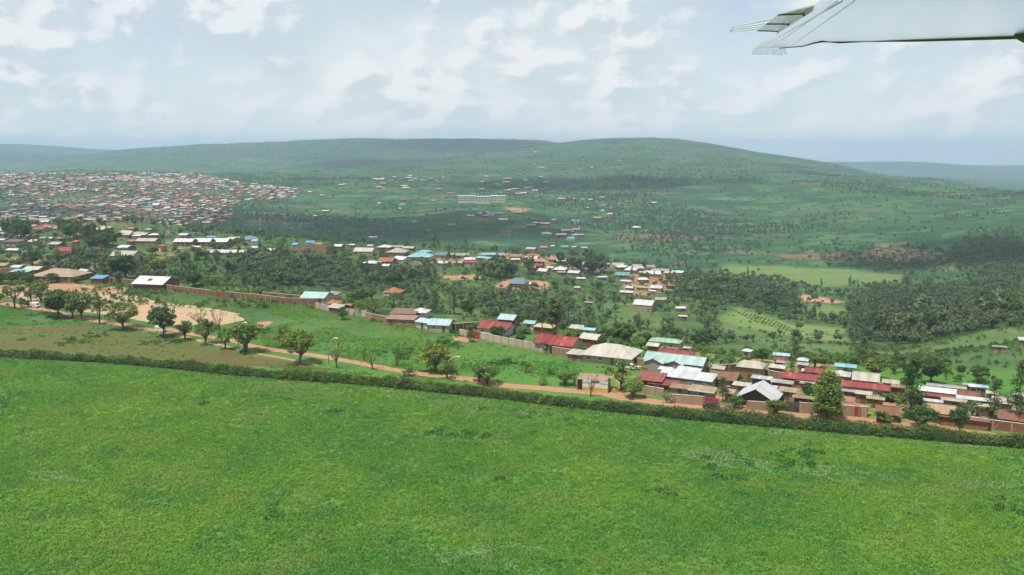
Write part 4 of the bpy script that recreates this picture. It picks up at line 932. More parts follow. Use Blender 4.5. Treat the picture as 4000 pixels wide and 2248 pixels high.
# two-storey house with a tiled pyramid roof and a balcony
def pavilion():
    p, L, W = solve_size(2, 1308, 1537, 580, 642, 'hip', -14, 5.4, 0.45)
    L, W = min(L, 11), min(max(W, 8), 9.5)
    e = empty('house', p, R(-14)); tag(e, 'two-storey house with orange tiled pyramid roof and a corner balcony', 'house', NEAR)
    rb, wl = MB(), MB(); l, w, top = roof_parts(rb, wl, 'hip', L, W, 5.4, 0.5, 1.0, base=-6); rb.build('roof', RM['orange'], e); wl.build('wall', WM['ochre'], e)
    fb = MB(); 
    for (x0, x1, y0, y1) in ((-L/2, L/2, -W/2 - .07, -W/2 - .02), (-L/2, L/2, W/2 + .02, W/2 + .07), (L/2 + .02, L/2 + .07, -W/2, W/2), (-L/2 - .07, -L/2 - .02, -W/2, W/2)): fb.box(x0, x1, y0, y1, 4.66, 4.95)
    fb.build('fascia', M['fascia'], e)
    bl = MB(); bl.box(-l - 0.9, l * 0.3, -w - 1.5, -w - 0.01, 2.4, 2.62); bl.box(-l - 0.9, l * 0.3, -w - 1.5, -w - 1.4, 2.62, 3.45); bl.build('balcony', WM['white'], e)
    for x in (-l - 0.7, -l * 0.3, l * 0.25):
        c = MB(); c.tube([(x, -w - 1.2, -5), (x, -w - 1.2, 4.9)], 0.13, 8); c.build('column', WM['white'], e)
    for k in range(3): window(e, -l * 0.6 + k * l * 0.6, -w, 3.9, 0, 1.2, 1.3)
    for k in range(3): window(e, -l * 0.6 + k * l * 0.6, -w, 1.2, 0, 1.2, 1.2)
    for k in range(2): window(e, l, -w * 0.4 + k * w * 0.8, 3.9, math.pi / 2, 1.2, 1.3)
    door(e, l * 0.6, -w, 0.0, 0, 1.0, 2.1, M['door_brown'])
pavilion()

# ------------------------------------------------------------------ the settlement across the ravine and the far side
WHERE = {1: 'on the left-hand plateau', 2: 'in the settlement across the wooded ravine', 3: 'in the settlement across the small valley'}
RN = {'white': 'white metal', 'cream': 'cream', 'beige': 'beige', 'tan': 'tan', 'red': 'red', 'mint': 'pale mint', 'sky': 'pale blue', 'turq': 'turquoise', 'blue': 'bright blue', 'green': 'pale green', 'teal': 'teal green', 'grey': 'weathered grey', 'slate': 'slate blue', 'orange': 'orange', 'brown': 'brown', 'rust': 'rusty brown', 'rusttan': 'rust and tan', 'redrust': 'rusty red', 'yellow': 'yellow'}
def mid(fr, lst, typ_default='gable'):
    for q in lst:
        x0, x1, y0, y1, roof, wall = q[:6]; typ = q[6] if len(q) > 6 else typ_default; lab = q[7] if len(q) > 7 else None; kw = q[8] if len(q) > 8 else {}
        rot = kw.pop('rot', random.choice([-14, -8, -20, 6, -28])); kw.setdefault('pitch', 0.3)
        where = WHERE[fr]
        house(fr, x0, x1, y0, y1, typ, roof, wall, lab or '%s-roofed house %s' % (RN[roof], where), rot=rot, group=None if lab else '%s-roofed houses %s' % (RN[roof], where), near=(x1 - x0) > 110, **kw)
mid(1, [(968, 1232, 388, 440, 'cream', 'cream', 'gable', 'long cream-roofed hall with beige gable on the left-hand plateau', dict(rot=-12, h=3.4, pitch=0.42)),
 (495, 690, 356, 398, 'red', 'yellow', 'gable', 'red-roofed yellow house with a blue door behind a brown wall', dict(rot=-8, h=3.2, doorm=M['door_blue'])),
 (1018, 1175, 343, 372, 'white', 'brick', 'gable', 'white-roofed brick house just above the long cream hall', dict(rot=-20)),
 (1195, 1385, 284, 312, 'cream', 'ochre', 'gable', 'cream-roofed block left of the red and white mast', dict(rot=-4)),
 (1068, 1172, 214, 252, 'cream', 'grey', 'gable', 'tall cream roof at the back of the left plateau', dict(rot=-8)),
 (1060, 1175, 243, 260, 'beige', 'brick'), (1190, 1315, 232, 262, 'beige', 'brick'), (1140, 1235, 258, 270, 'white', 'grey', 'shed'),
 (738, 885, 294, 322, 'white', 'brick'), (438, 565, 314, 342, 'cream', 'brick'), (420, 480, 276, 292, 'white', 'grey'), (-10, 62, 286, 308, 'white', 'grey'),
 (40, 215, 298, 322, 'brown', 'grey', 'shed', 'grey-brown flat-roofed building among dark trees at the left', dict(rot=-6, h=4.0, pitch=0.06)),
 (40, 180, 375, 395, 'white', 'brick', 'shed'), (170, 250, 385, 425, 'white', 'yellow', 'gable', 'small yellow gabled house left of the brown wall', dict(rot=70, pitch=0.5)),
 (840, 920, 196, 216, 'cream', 'brick'), (940, 1045, 232, 255, 'tan', 'brick'), (560, 640, 206, 225, 'tan', 'brick'), (640, 760, 240, 262, 'tan', 'brick'), (300, 420, 180, 212, 'red', 'cream', 'gable', 'bright red roof behind the dark trees at the left', dict(rot=-8)),
 (470, 560, 180, 205, 'tan', 'cream'), (1800, 1890, 262, 280, 'blue', 'white', 'hip', 'bright blue hip roof behind the long school block', dict(rot=-5)),
 (1970, 2090, 275, 296, 'cream', 'ochre'), (1560, 1660, 242, 262, 'white', 'grey'), (840, 900, 365, 380, 'brown', 'brick', 'shed'), (1640, 1760, 352, 366, 'white', 'grey', 'shed'),
 (1100, 1180, 300, 318, 'rusttan', 'brick', 'shed')])
# long school blocks
for (x0, x1, y0, y1, lab) in ((1528, 1700, 286, 318, 'left block of the long white-roofed school'), (1690, 1856, 284, 318, 'middle block of the long white-roofed school'), (1846, 2006, 284, 318, 'right block of the long white-roofed school')):
    house(1, x0, x1, y0, y1, 'gable', 'white', 'brown', lab + ' on the left plateau', rot=-2, h=3.2, pitch=0.34, name='school', cat='school', group='long school blocks')
for (x0, x1, lab) in ((1778, 2010, 'left half of the long low white roof above the wooded ravine'), (2005, 2240, 'right half of the long low white roof above the wooded ravine')):
    house(1, x0, x1, 388, 416, 'shed', 'white', 'grey', lab, rot=-3, h=2.6, pitch=0.16, group='long low roofs above the ravine')
mid(2, [(85, 255, 148, 186, 'slate', 'white', 'pyramid', 'dark slate pyramid roof beside the second mast', dict(rot=-10, pitch=0.6)), (172, 258, 184, 206, 'turq', 'white', 'shed'), (0, 90, 160, 182, 'cream', 'ochre'),
 (888, 995, 226, 248, 'white', 'brick'), (1020, 1092, 220, 238, 'white', 'grey', 'hip'), (1188, 1258, 230, 246, 'cream', 'grey'), (1076, 1262, 254, 290, 'cream', 'cream', 'gable', 'long cream gabled roof at the left of the far settlement', dict(rot=-6, pitch=0.34)),
 (1280, 1412, 224, 258, 'white', 'brick', 'hip'), (1358, 1552, 254, 298, 'beige', 'brick', 'hip', 'broad beige hip roof in the far settlement', dict(rot=-8, pitch=0.4)),
 (1408, 1512, 236, 254, 'grey', 'brick'), (1500, 1608, 246, 264, 'cream', 'brick'), (1622, 1762, 274, 296, 'turq', 'white', 'hip'), (1545, 1772, 294, 334, 'turq', 'white', 'hip', 'turquoise hip-roofed villa with white columns', dict(rot=-8, pitch=0.4, h=3.2, feat=('porch',))),
 (1778, 1918, 288, 326, 'slate', 'ochre', 'gable', 'slate-grey gabled house right of the turquoise villa', dict(rot=-20, pitch=0.45)), (1288, 1452, 338, 378, 'orange', 'brick', 'gable', 'orange-roofed house at the lip of the wooded ravine', dict(rot=-14, pitch=0.4)),
 (1408, 1575, 324, 366, 'white', 'white', 'gable', 'white roof right of the orange-roofed house', dict(rot=-30, pitch=0.34)), (1148, 1315, 368, 394, 'white', 'brick', 'hip'), (1288, 1422, 400, 422, 'white', 'grey', 'shed'),
 (1788, 1928, 370, 394, 'white', 'brick', 'gable'), (1950, 2082, 304, 326, 'grey', 'ochre'), (2018, 2145, 358, 390, 'red', 'cream', 'hip'), (2138, 2235, 328, 352, 'turq', 'brick'), (1938, 2040, 372, 392, 'grey', 'brick'), (2030, 2140, 342, 360, 'white', 'grey'),
 (655, 755, 194, 216, 'blue', 'white', 'gable'), (690, 818, 212, 234, 'rusttan', 'ochre', 'shed'), (530, 592, 216, 236, 'blue', 'white', 'shed'), (300, 420, 262, 282, 'white', 'grey'), (180, 260, 240, 262, 'white', 'grey')])
mid(3, [(396, 540, 188, 210, 'turq', 'brick'), (384, 508, 216, 246, 'turq', 'brick', 'hip'), (170, 300, 192, 214, 'grey', 'ochre'), (238, 358, 248, 282, 'red', 'brick', 'hip'), (250, 352, 230, 250, 'white', 'grey'), (5, 145, 260, 284, 'white', 'grey'), (520, 610, 192, 212, 'cream', 'brick'),
 (675, 725, 302, 336, 'white', 'white', 'gable'), (828, 955, 283, 306, 'red', 'brick'), (776, 902, 218, 246, 'white', 'brick'), (822, 958, 246, 270, 'tan', 'brick', 'shed'), (800, 880, 300, 322, 'grey', 'brick'),
 (882, 1008, 318, 358, 'white', 'grey', 'gable', 'white gabled house with grey gable, left end of the white row', dict(rot=-30, pitch=0.4)), (1018, 1152, 300, 342, 'white', 'brick', 'hip', 'white hip roof with raised centre in the white row', dict(rot=-14, pitch=0.42)), (1148, 1278, 338, 370, 'white', 'brick'), (1258, 1392, 318, 342, 'rusttan', 'brick', 'shed'),
 (1186, 1302, 264, 292, 'grey', 'grey'), (1246, 1342, 284, 318, 'slate', 'ochre'), (1038, 1182, 234, 262, 'cream', 'brick'), (1196, 1262, 252, 266, 'red', 'brick'), (1430, 1528, 272, 294, 'sky', 'ochre', 'hip'), (960, 1040, 306, 326, 'cream', 'grey'), (1060, 1140, 352, 366, 'grey', 'brick', 'shed'),
 (1548, 1682, 284, 318, 'white', 'ochre', 'hip'), (1638, 1768, 302, 346, 'white', 'ochre', 'hip', 'pale multi-peaked white roof in the right-hand hamlet', dict(rot=-20, pitch=0.5)), (1562, 1698, 354, 388, 'teal', 'brown', 'gable', 'teal green roof on a dark house below the white row', dict(rot=-6)), (1702, 1815, 288, 308, 'grey', 'brick'),
 (1828, 1965, 343, 376, 'white', 'ochre', 'gable', 'wide white roof at the right of the hamlet', dict(rot=-4)), (1758, 1858, 398, 430, 'white', 'brick', 'hip'), (1828, 1915, 296, 314, 'grey', 'brick'), (1888, 2045, 326, 348, 'grey', 'ochre'), (2048, 2175, 342, 366, 'sky', 'ochre'),
 (1608, 1708, 428, 446, 'white', 'grey', 'shed'), (1650, 1742, 478, 500, 'white', 'grey', 'gable'), (1603, 1728, 518, 542, 'white', 'ochre', 'shed'), (1862, 1998, 468, 502, 'white', 'ochre'), (1745, 1862, 484, 500, 'grey', 'ochre', 'shed'), (1862, 1922, 515, 530, 'white', 'ochre', 'shed'), (2008, 2085, 462, 482, 'brown', 'brown', 'gable'),
 (1908, 2022, 572, 602, 'grey', 'grey', 'gable', 'grey-roofed cabin behind the white-roofed meeting hall', dict(rot=-10)), (2088, 2185, 658, 678, 'white', 'grey', 'shed'), (2112, 2198, 732, 750, 'cream', 'brown', 'shed'), (1292, 1372, 614, 630, 'grey', 'brick', 'shed'), (1202, 1275, 480, 498, 'cream', 'ochre'), (1410, 1500, 394, 408, 'white', 'grey', 'shed'), (1228, 1310, 404, 420, 'white', 'grey', 'shed'),
 (638, 822, 400, 454, 'slate', 'ochre', 'half', 'blue-grey hip-roofed villa alone on a red earth terrace', dict(rot=-16, h=3.0, pitch=0.5, feat=('porch',))),
 (785, 892, 142, 160, 'cream', 'ochre'), (905, 985, 132, 150, 'rusttan', 'ochre', 'shed'), (1090, 1160, 128, 146, 'teal', 'ochre', 'shed'), (1180, 1240, 130, 146, 'cream', 'ochre'), (1262, 1325, 136, 152, 'grey', 'ochre'), (1000, 1048, 124, 138, 'white', 'ochre')])
house(3, 1712, 1938, 588, 648, 'gable', 'white', 'block', 'plain meeting hall with bright white roof alone on the green slope', rot=-24, h=4.2, pitch=0.34, ov=0.3, name='meeting_hall', cat='hall')
# roofless unfinished building
def ruin(fr, x0, x1, yb, label, rot, W, hgt):
    p0, p1 = PQ(fr, x0, yb), PQ(fr, x1, yb); L = (p1 - p0).length; p = (p0 + p1) / 2; e = empty('unfinished_house', (p.x, p.y, float(T(p.x, p.y))), R(rot)); tag(e, label, 'building', 'roofless brick buildings')
    for nm, (x0_, x1_, y0_, y1_) in (('wall', (-L/2, L/2, -W/2, -W/2 + .25)), ('wall', (-L/2, L/2, W/2 - .25, W/2)), ('wall', (-L/2, -L/2 + .25, -W/2 + .25, W/2 - .25)), ('wall', (L/2 - .25, L/2, -W/2 + .25, W/2 - .25))):
        a = MB(); a.box(x0_, x1_, y0_, y1_, -2, hgt); a.build(nm, WM['ochre'], e)
    for k in range(int(L / 3)):
        window(e, -L/2 + 1.5 + k * 3, -W/2, 1.7, 0, 1.2, 1.2)
ruin(2, 670, 832, 296, 'roofless brick building with a row of window openings', -8, 9, 4.6)
ruin(2, 545, 665, 296, 'lower roofless brick building left of the other', -8, 8, 3.0)

# crowded small houses at the back of the plateau and along the settlement band
def fill(fr, poly, n, seed, where, sz):
    r = random.Random(seed); poly = np.array(poly, float); lo, hi = poly.min(0), poly.max(0); used = [(o_.location.x, o_.location.y) for o_ in bpy.data.objects if o_.parent is None and o_.name.split('.')[0] in ('house', 'school', 'unfinished_house')]; k = 0
    for _ in range(n * 40):
        if k >= n: break
        x, y = r.uniform(lo[0], hi[0]), r.uniform(lo[1], hi[1])
        if not inpoly(x, y, poly): continue
        p = PQ(fr, x, y)
        if any(abs(p.x - a) < 12 and abs(p.y - b) < 15 for a, b in used): continue
        used.append((p.x, p.y)); w_ = r.uniform(*sz); roof = r.choice(['cream', 'tan', 'white', 'grey', 'rusttan', 'beige', 'red', 'white', 'orange', 'grey']); wall = r.choice(['brick', 'ochre', 'cream', 'brick', 'grey']); lab = '%s-roofed small house %s' % (RN[roof], where)
        house(fr, x - w_ / 2, x + w_ / 2, y - w_ * .12, y + w_ * .12, r.choice(['gable', 'gable', 'hip', 'shed']), roof, wall, lab, rot=r.choice([-14, -8, -22, 4, -30]), pitch=0.26, near=False, group=lab.replace(' house ', ' houses ')); k += 1
fill(1, [(0, 165), (700, 180), (1350, 200), (1400, 262), (1000, 300), (420, 330), (0, 270)], 34, 5, 'crowded at the back of the left plateau', (70, 120))
fill(3, [(0, 195), (700, 200), (1300, 250), (2100, 340), (2050, 380), (1500, 345), (900, 300), (350, 290), (0, 300)], 26, 6, 'packed into the settlement band across the valley', (80, 130))
# ------------------------------------------------------------------ compound walls and gates
def perimeter(runs, label, m, hgt=2.3, panel=3.0, pil='block', coping=True):
    pts = [PQ(fr, *q) for fr, l in runs for q in l]; e = empty('perimeter_wall', pts[0]); tag(e, label, 'wall', None); o = pts[0]
    for a, b in zip(pts[:-1], pts[1:]):
        d = b - a; d.z = 0; L = d.length; n = max(1, round(L / panel)); an = math.atan2(d.y, d.x)
        for k in range(n):
            c = a + d * ((k + 0.5) / n); z = float(T(c.x, c.y)); ln = L / n
            mb = MB(); mb.box(-ln/2 + .16, ln/2 - .16, -0.1, 0.1, -1.2, hgt); w_ = put('wall_panel', mb.mesh('wall_panel', WM[m]), e, (c.x - o.x, c.y - o.y, z - o.z), an)
            if coping:
                mb = MB(); mb.box(-ln/2 + .16, ln/2 - .16, -0.15, 0.15, hgt + 0.003, hgt + 0.07); put('coping', mb.mesh('coping', M['concrete']), w_)
            c2 = a + d * (k / n); z2 = float(T(c2.x, c2.y)); mb = MB(); mb.box(-.16, .16, -.17, .17, -1.2, hgt + .1); put('pillar', mb.mesh('pillar', WM[pil]), e, (c2.x - o.x, c2.y - o.y, max(z2, z) - o.z), an)
    return e
perimeter([(1, [(1180, 700), (1460, 745), (1840, 795)])], 'red brick wall from the white-roofed house to the red double gate', 'brick', 2.5)
perimeter([(1, [(1965, 805), (2228, 830)]), (2, [(490, 752), (745, 762)])], 'red brick wall from the red double gate to the beige block wall', 'brick', 2.5)
perimeter([(2, [(280, 690), (520, 715), (745, 735)])], 'inner orange brick wall behind the left-hand brick wall', 'brick', 2.2)
perimeter([(2, [(742, 795), (980, 842), (1190, 868)])], 'pale beige block wall around the olive-roofed outhouse', 'cream', 2.4)
perimeter([(2, [(1184, 878), (1372, 918)])], 'ochre brick wall left of the small red gate', 'ochre', 2.3)
perimeter([(2, [(1425, 926), (1635, 955)])], 'ochre brick wall right of the small red gate', 'ochre', 2.3)
perimeter([(2, [(1640, 955), (1800, 975), (1960, 982), (2165, 965)])], 'dark brown stepped wall below the pale blue roofs', 'brown', 2.4)
perimeter([(3, [(215, 915), (290, 935)])], 'short pale block wall left of the red compound gate', 'cream', 2.2)
perimeter([(3, [(390, 945), (640, 1000), (890, 1045)])], 'long pale block wall in front of the red-roofed villa', 'cream', 2.3)
perimeter([(3, [(1022, 1075), (1260, 1112), (1500, 1150)])], 'ochre brick wall in front of the beige hip-roofed house', 'ochre', 2.3)
perimeter([(3, [(1680, 1155), (1940, 1205)])], 'ochre wall in front of the mint-roofed house', 'ochre', 2.1)
perimeter([(4, [(600, 822), (740, 858), (1015, 905)])], 'pale block wall beside the walker on the road', 'block', 2.2)
perimeter([(4, [(1085, 965), (1412, 990)])], 'block wall left of the red arched gate', 'block', 2.3)
perimeter([(4, [(1850, 1032), (2075, 1048)])], 'block wall in front of the steep white gabled house', 'block', 2.2)
perimeter([(5, [(328, 938), (600, 955), (862, 972)])], 'block wall right of the dark grey gate', 'block', 2.6)
perimeter([(5, [(912, 976), (1000, 985)])], 'short block wall right of the small red door', 'block', 2.6)
perimeter([(5, [(1800, 1035), (2030, 1065), (2260, 1102), (2640, 1152)])], 'red brick wall along the road at the right edge', 'brick', 2.2)
perimeter([(4, [(1960, 690), (2180, 735), (2390, 778)])], 'ochre inner wall below the long red roof', 'ochre', 2.2)
perimeter([(4, [(1480, 655), (1760, 648)])], 'brown wall left of the taller beige-roofed house', 'brown', 2.2)
perimeter([(4, [(2060, 660), (2225, 678)])], 'brown stepped wall right of the taller beige-roofed house', 'brown', 2.6)
perimeter([(1, [(410, 485), (640, 448), (862, 432)])], 'dark brown compound wall in front of the yellow house', 'brown', 2.8)
perimeter([(1, [(-30, 592), (150, 598), (312, 612)])], 'red brick wall behind the left hedge trees', 'brick', 2.4)
perimeter([(1, [(955, 672), (1180, 698)])], 'red brick wall left of the white-roofed brick house', 'brick', 2.3)
def gate(fr, x0, x1, yb, label, m, hgt=2.3, arch=0.0):
    a, b = PQ(fr, x0, yb), PQ(fr, x1, yb + (x1 - x0) * 0.10); d = b - a; d.z = 0; L = d.length; c = (a + b) / 2; e = empty('gate', c, math.atan2(d.y, d.x)); tag(e, label, 'gate', None)
    for s in (-1, 1):
        p = MB(); p.box(s * (L/2 + .2) - .2, s * (L/2 + .2) + .2, -.2, .2, -1, hgt + .25); p.build('gate_post', WM['ochre'], e)
        g = MB(); x0_, x1_ = (0.02, L/2) if s > 0 else (-L/2, -0.02)
        g.hexa([(x0_, -.04, 0.05), (x1_, -.04, 0.05), (x1_, .04, 0.05), (x0_, .04, 0.05), (x0_, -.04, hgt + (arch if s > 0 else 0)), (x1_, -.04, hgt + (0 if s > 0 else arch)), (x1_, .04, hgt + (0 if s > 0 else arch)), (x0_, .04, hgt + (arch if s > 0 else 0))])
        for zz in (0.35, hgt * 0.5, hgt - 0.3): g.box(x0_ + .03, x1_ - .03, -.075, -.043, zz, zz + 0.07)
        xm = (x0_ + x1_) / 2; g.box(xm - 0.35, xm + 0.35, -.085, -.045, hgt * 0.56, hgt * 0.56 + 0.35)
        g.build('gate_leaf', m, e)
gate(1, 1872, 1942, 800, 'dark red double gate in the left brick wall', M['door_red'], 2.3)
gate(2, 1382, 1418, 922, 'small red gate in the ochre brick wall', M['door_red'], 2.2)
gate(3, 332, 384, 940, 'red compound gate beside the long pale block wall', M['door_red'], 2.4)
gate(4, 1425, 1555, 998, 'red arched double gate beside the parked dark car', M['door_red'], 2.2, 0.3)
gate(4, 2235, 2370, 1046, 'dark grey double gate with a person standing at its post', M['door_grey'], 2.5)
gate(5, 866, 908, 974, 'narrow red door in the block wall', M['door_red'], 2.3)
M['gate_turq'] = simple('gate_turq', (0.22, 0.42, 0.42), 0.5)
gate(3, 1512, 1590, 1152, 'turquoise gate right of the beige hip-roofed house', M['gate_turq'], 2.2)

# ------------------------------------------------------------------ roadside kiosk
M['paint_yellow'] = simple('paint_yellow', (0.50, 0.33, 0.06), 0.6, 0.25, 1.5); M['paint_white'] = simple('paint_white', (0.60, 0.58, 0.53), 0.6, 0.2, 1.2)
M['banner'] = simple('banner', (0.66, 0.66, 0.64), 0.6, 0.08); M['banner_blue'] = simple('banner_blue', (0.12, 0.2, 0.42), 0.6); M['banner_amber'] = simple('banner_amber', (0.58, 0.36, 0.06), 0.6)
def kiosk():
    a, b = PQ(4, 192, 848), PQ(4, 448, 868); d = b - a; L = d.length; c = (a + b) / 2; an = math.atan2(d.y, d.x); e = empty('kiosk', c, an); tag(e, 'roadside kiosk with white and yellow front and a sagging tan roof', 'kiosk')
    w_ = MB(); w_.box(-L/2, L/2, 0.08, 4.2, -0.6, 2.75); w_.build('wall', WM['grey'], e)
    n = 14
    for k in range(n):
        x0, x1 = -L/2 + k * L / n, -L/2 + (k + 1) * L / n
        s = MB(); s.box(x0 + .012, x1 - .012, -0.02 if k % 2 else 0.0, 0.078, 0.0, 1.22); s.build('board', M['paint_yellow'], e)
        s = MB(); s.box(x0 + .012, x1 - .012, -0.02 if k % 2 else 0.0, 0.078, 1.24, 2.62); s.build('board', M['paint_white'], e)
    for (x0, x1) in ((-L/2 + 0.05, -L/2 + 2.25), (L/2 - 2.15, L/2 - 0.05)):
        s = MB(); s.box(x0, x1, -0.12, -0.03, 2.55, 3.12); so = s.build('sign_board', M['banner'], e)
        q = MB(); q.box(x0 + .1, x0 + .5, -0.135, -0.122, 2.66, 3.0); q.build('sign_mark', M['banner_amber'], so)
        q = MB(); q.box(x0 + .7, x1 - .2, -0.135, -0.122, 2.76, 2.92); q.build('sign_stripe', M['banner_blue'], so)
    s = MB(); s.box(-L/2 + 2.35, L/2 - 2.3, -0.08, -0.03, 2.6, 2.95); s.build('sign_board', M['timber'], e)
    r = MB(); r.slab([(-L/2 - 1.6, 0.3, 3.2), (-0.3, 0.1, 3.05), (-0.3, 4.8, 3.75), (-L/2 - 1.6, 4.9, 3.6)], 0.07); r.slab([(-0.28, 0.12, 3.0), (L/2 - 0.2, 0.3, 3.3), (L/2 - 0.2, 4.7, 3.8), (-0.28, 4.8, 3.62)], 0.07); r.build('roof', RM['tan'], e)
    for x in (-L/2 - 1.4, -L/2 - 1.3):
        p = MB(); p.tube([(x, 0.6 if x < -L/2 - 1.35 else 4.4, -0.4), (x, 0.6 if x < -L/2 - 1.35 else 4.4, 3.2)], 0.08, 6); p.build('post', M['timber'], e)
    s = MB(); s.box(-L/2 - 1.5, -L/2, 1.2, 4.2, -0.5, 2.4); s.build('side_room', WM['dark'], e)
kiosk()

# ------------------------------------------------------------------ vehicles
M['car_white'] = simple('car_white', (0.68, 0.68, 0.66), 0.25, 0.06, 0.6, 0, 0.5); M['car_dark'] = simple('car_dark', (0.035, 0.045, 0.05), 0.2, 0.1, 0.6, 0, 0.6); M['car_silver'] = simple('car_silver', (0.42, 0.44, 0.46), 0.3, 0.08, 0.6, 0.5)
M['tyre'] = simple('tyre', (0.02, 0.02, 0.02), 0.9); M['rim'] = simple('rim', (0.35, 0.35, 0.35), 0.4, 0.1, 1, 0.6); M['lampglass'] = simple('lampglass', (0.6, 0.6, 0.55), 0.1, 0.05, 1, 0, 0.6); M['tail'] = simple('tail', (0.35, 0.02, 0.02), 0.3)
M['stripe_yellow'] = simple('stripe_yellow', (0.62, 0.40, 0.03), 0.4); M['stripe_tan'] = simple('stripe_tan', (0.50, 0.40, 0.24), 0.4)
def wheel(par, x, y, r=0.33):
    t_ = MB(); t_.tube([(x, y - .1, r), (x, y - .07, r), (x, y + .07, r), (x, y + .1, r)], [r * .8, r, r, r * .8], 14); wo = t_.build('wheel', M['tyre'], par)
    q = MB(); s = math.copysign(1, y); q.tube([(x, y + s * .101, r), (x, y + s * .125, r)], [r * .55, r * .45], 10); q.build('rim', M['rim'], wo)
def loft(mb, prof, ys):
    """side profile [(x, z)] lofted across y stations (y, inset, drop)"""
    n = len(prof); b = len(mb.v); cx = sum(p[0] for p in prof) / n; cz = sum(p[1] for p in prof) / n
    for (y, k) in ys:
        for (x, z) in prof: mb.v.append((cx + (x - cx) * k, y, cz + (z - cz) * k))
    for i in range(len(ys) - 1):
        for q in range(n): mb.f.append((b + i*n + q, b + i*n + (q+1) % n, b + (i+1)*n + (q+1) % n, b + (i+1)*n + q)); mb.m.append(0)
    mb.f.append(tuple(b + q for q in range(n))); mb.m.append(0); e = b + (len(ys) - 1) * n; mb.f.append(tuple(e + q for q in reversed(range(n)))); mb.m.append(0)
def minibus(p, rz, label, stripe, name='minibus'):
    e = empty(name, p, rz); tag(e, label, 'minibus', 'minibuses on the dirt road'); L = 4.7
    prof = [(-2.3, .32), (2.22, .32), (2.34, .55), (2.36, .95), (2.16, 1.12), (1.62, 1.84), (1.35, 1.95), (-2.05, 1.97), (-2.26, 1.8), (-2.36, 1.0), (-2.35, .5)]
    mb = MB(); loft(mb, prof, [(-.84, .97), (-.80, 1.0), (.80, 1.0), (.84, .97)]); mb.build('body', M['car_white'], e)
    for s in (-1, 1):
        y = s * .845
        for (x0, x1) in ((-2.1, -1.25), (-1.15, -.25), (-.15, .65), (.75, 1.5)):
            g = MB(); t = 0.25 if x1 > 1.4 else 0; v = [(x0, y - s*.03, 1.2), (x1 + t * .6, y - s*.03, 1.2), (x1 - t * .2, y - s*.06, 1.76), (x0, y - s*.06, 1.76)]; g.slab(v if s < 0 else v[::-1], 0.05); g.v = [(a, b + s * .035, c) for a, b, c in g.v]; g.build('window', M['pane'], e)
        st = MB(); st.box(-2.3, 2.2, min(y, y + s*.012), max(y, y + s*.012), .82, 1.06); st.build('stripe', stripe, e)
        wheel(e, 1.45, s * .76); wheel(e, -1.4, s * .76)
        h = MB(); h.box(2.3, 2.385, s * .62 - .16, s * .62 + .16, .68, .88); h.build('headlight', M['lampglass'], e)
        h = MB(); h.box(-2.4, -2.33, s * .70 - .08, s * .70 + .08, .75, 1.1); h.build('tail_light', M['tail'], e)
    g = MB(); g.slab([(2.19, -.7, 1.17), (2.19, .7, 1.17), (1.68, .66, 1.82), (1.68, -.66, 1.82)], 0.04); g.v = [(a + .03, b, c + .03) for a, b, c in g.v]; g.build('windscreen', M['pane'], e)
    g = MB(); g.box(-2.385, -2.3, -.62, .62, 1.2, 1.75); g.build('rear_window', M['pane'], e)
    g = MB(); g.box(2.3, 2.45, -.8, .8, .34, .54); g.build('bumper', M['door_grey'], e)
def car(p, rz, label, m):
    e = empty('car', p, rz); tag(e, label, 'car')
    mb = MB(); loft(mb, [(-2.0, .3), (2.0, .3), (2.12, .5), (2.05, .74), (1.05, .9), (-1.55, .95), (-2.05, .9), (-2.12, .55)], [(-.84, .95), (-.8, 1), (.8, 1), (.84, .95)]); mb.build('body', m, e)
    mb = MB(); loft(mb, [(-1.55, .93), (1.05, .88), (.42, 1.36), (.1, 1.43), (-.95, 1.42), (-1.3, 1.25)], [(-.74, .94), (-.66, 1), (.66, 1), (.74, .94)]); cb = mb.build('cabin', m, e)
    for s in (-1, 1):
        y = s * .745
        for v in ([(-1.3, .98), (-.42, .96), (-.42, 1.36), (-.95, 1.36), (-1.18, 1.22)], [(-.34, .96), (.78, .94), (.36, 1.3), (.1, 1.36), (-.34, 1.36)]):
            g = MB(); q = [(x, y, z) for x, z in v]; g.slab(q if s < 0 else q[::-1], 0.05); g.build('window', M['pane'], e)
        wheel(e, 1.25, s * .76, .3); wheel(e, -1.3, s * .76, .3)
        h = MB(); h.box(2.04, 2.13, s * .58 - .16, s * .58 + .16, .55, .7); h.build('headlight', M['lampglass'], e)
    g = MB(); g.slab([(.98, -.62, .97), (.98, .62, .97), (.48, .58, 1.35), (.48, -.58, 1.35)], .03); g.v = [(a + .03, b, c + .02) for a, b, c in g.v]; g.build('windscreen', M['pane'], e)
def heading(c, p):
    k = int(np.argmin((c[:, 0] - p.x) ** 2 + (c[:, 1] - p.y) ** 2)); k = min(max(k, 3), len(c) - 4); d = c[k + 3] - c[k - 3]; return math.atan2(d[1], d[0])
p = PQ(1, 305, 893); minibus(Vector((p.x, p.y, p.z + .07)), heading(ROAD_A, p), 'white minibus with tan stripe on the dirt road near the left trees', M['stripe_tan'])
p = PQ(1, 1400, 1106); minibus(Vector((p.x, p.y, p.z + .07)), heading(ROAD_A, p), 'white minibus with yellow stripe half hidden behind a round roadside tree', M['stripe_yellow'])
p = PQ(4, 1490, 1020); car(Vector((p.x, p.y, p.z + .11)), heading(ROAD_B, p), 'dark car parked by the red arched gate behind the hedge', M['car_dark'])
p = PQ(4, 700, 622); car(p, R(-20), 'white car parked inside the ochre compound wall', M['car_white'])
p = PQ(3, 830, 472); car(p, R(70), 'silver car parked beside the blue-grey villa', M['car_silver'])

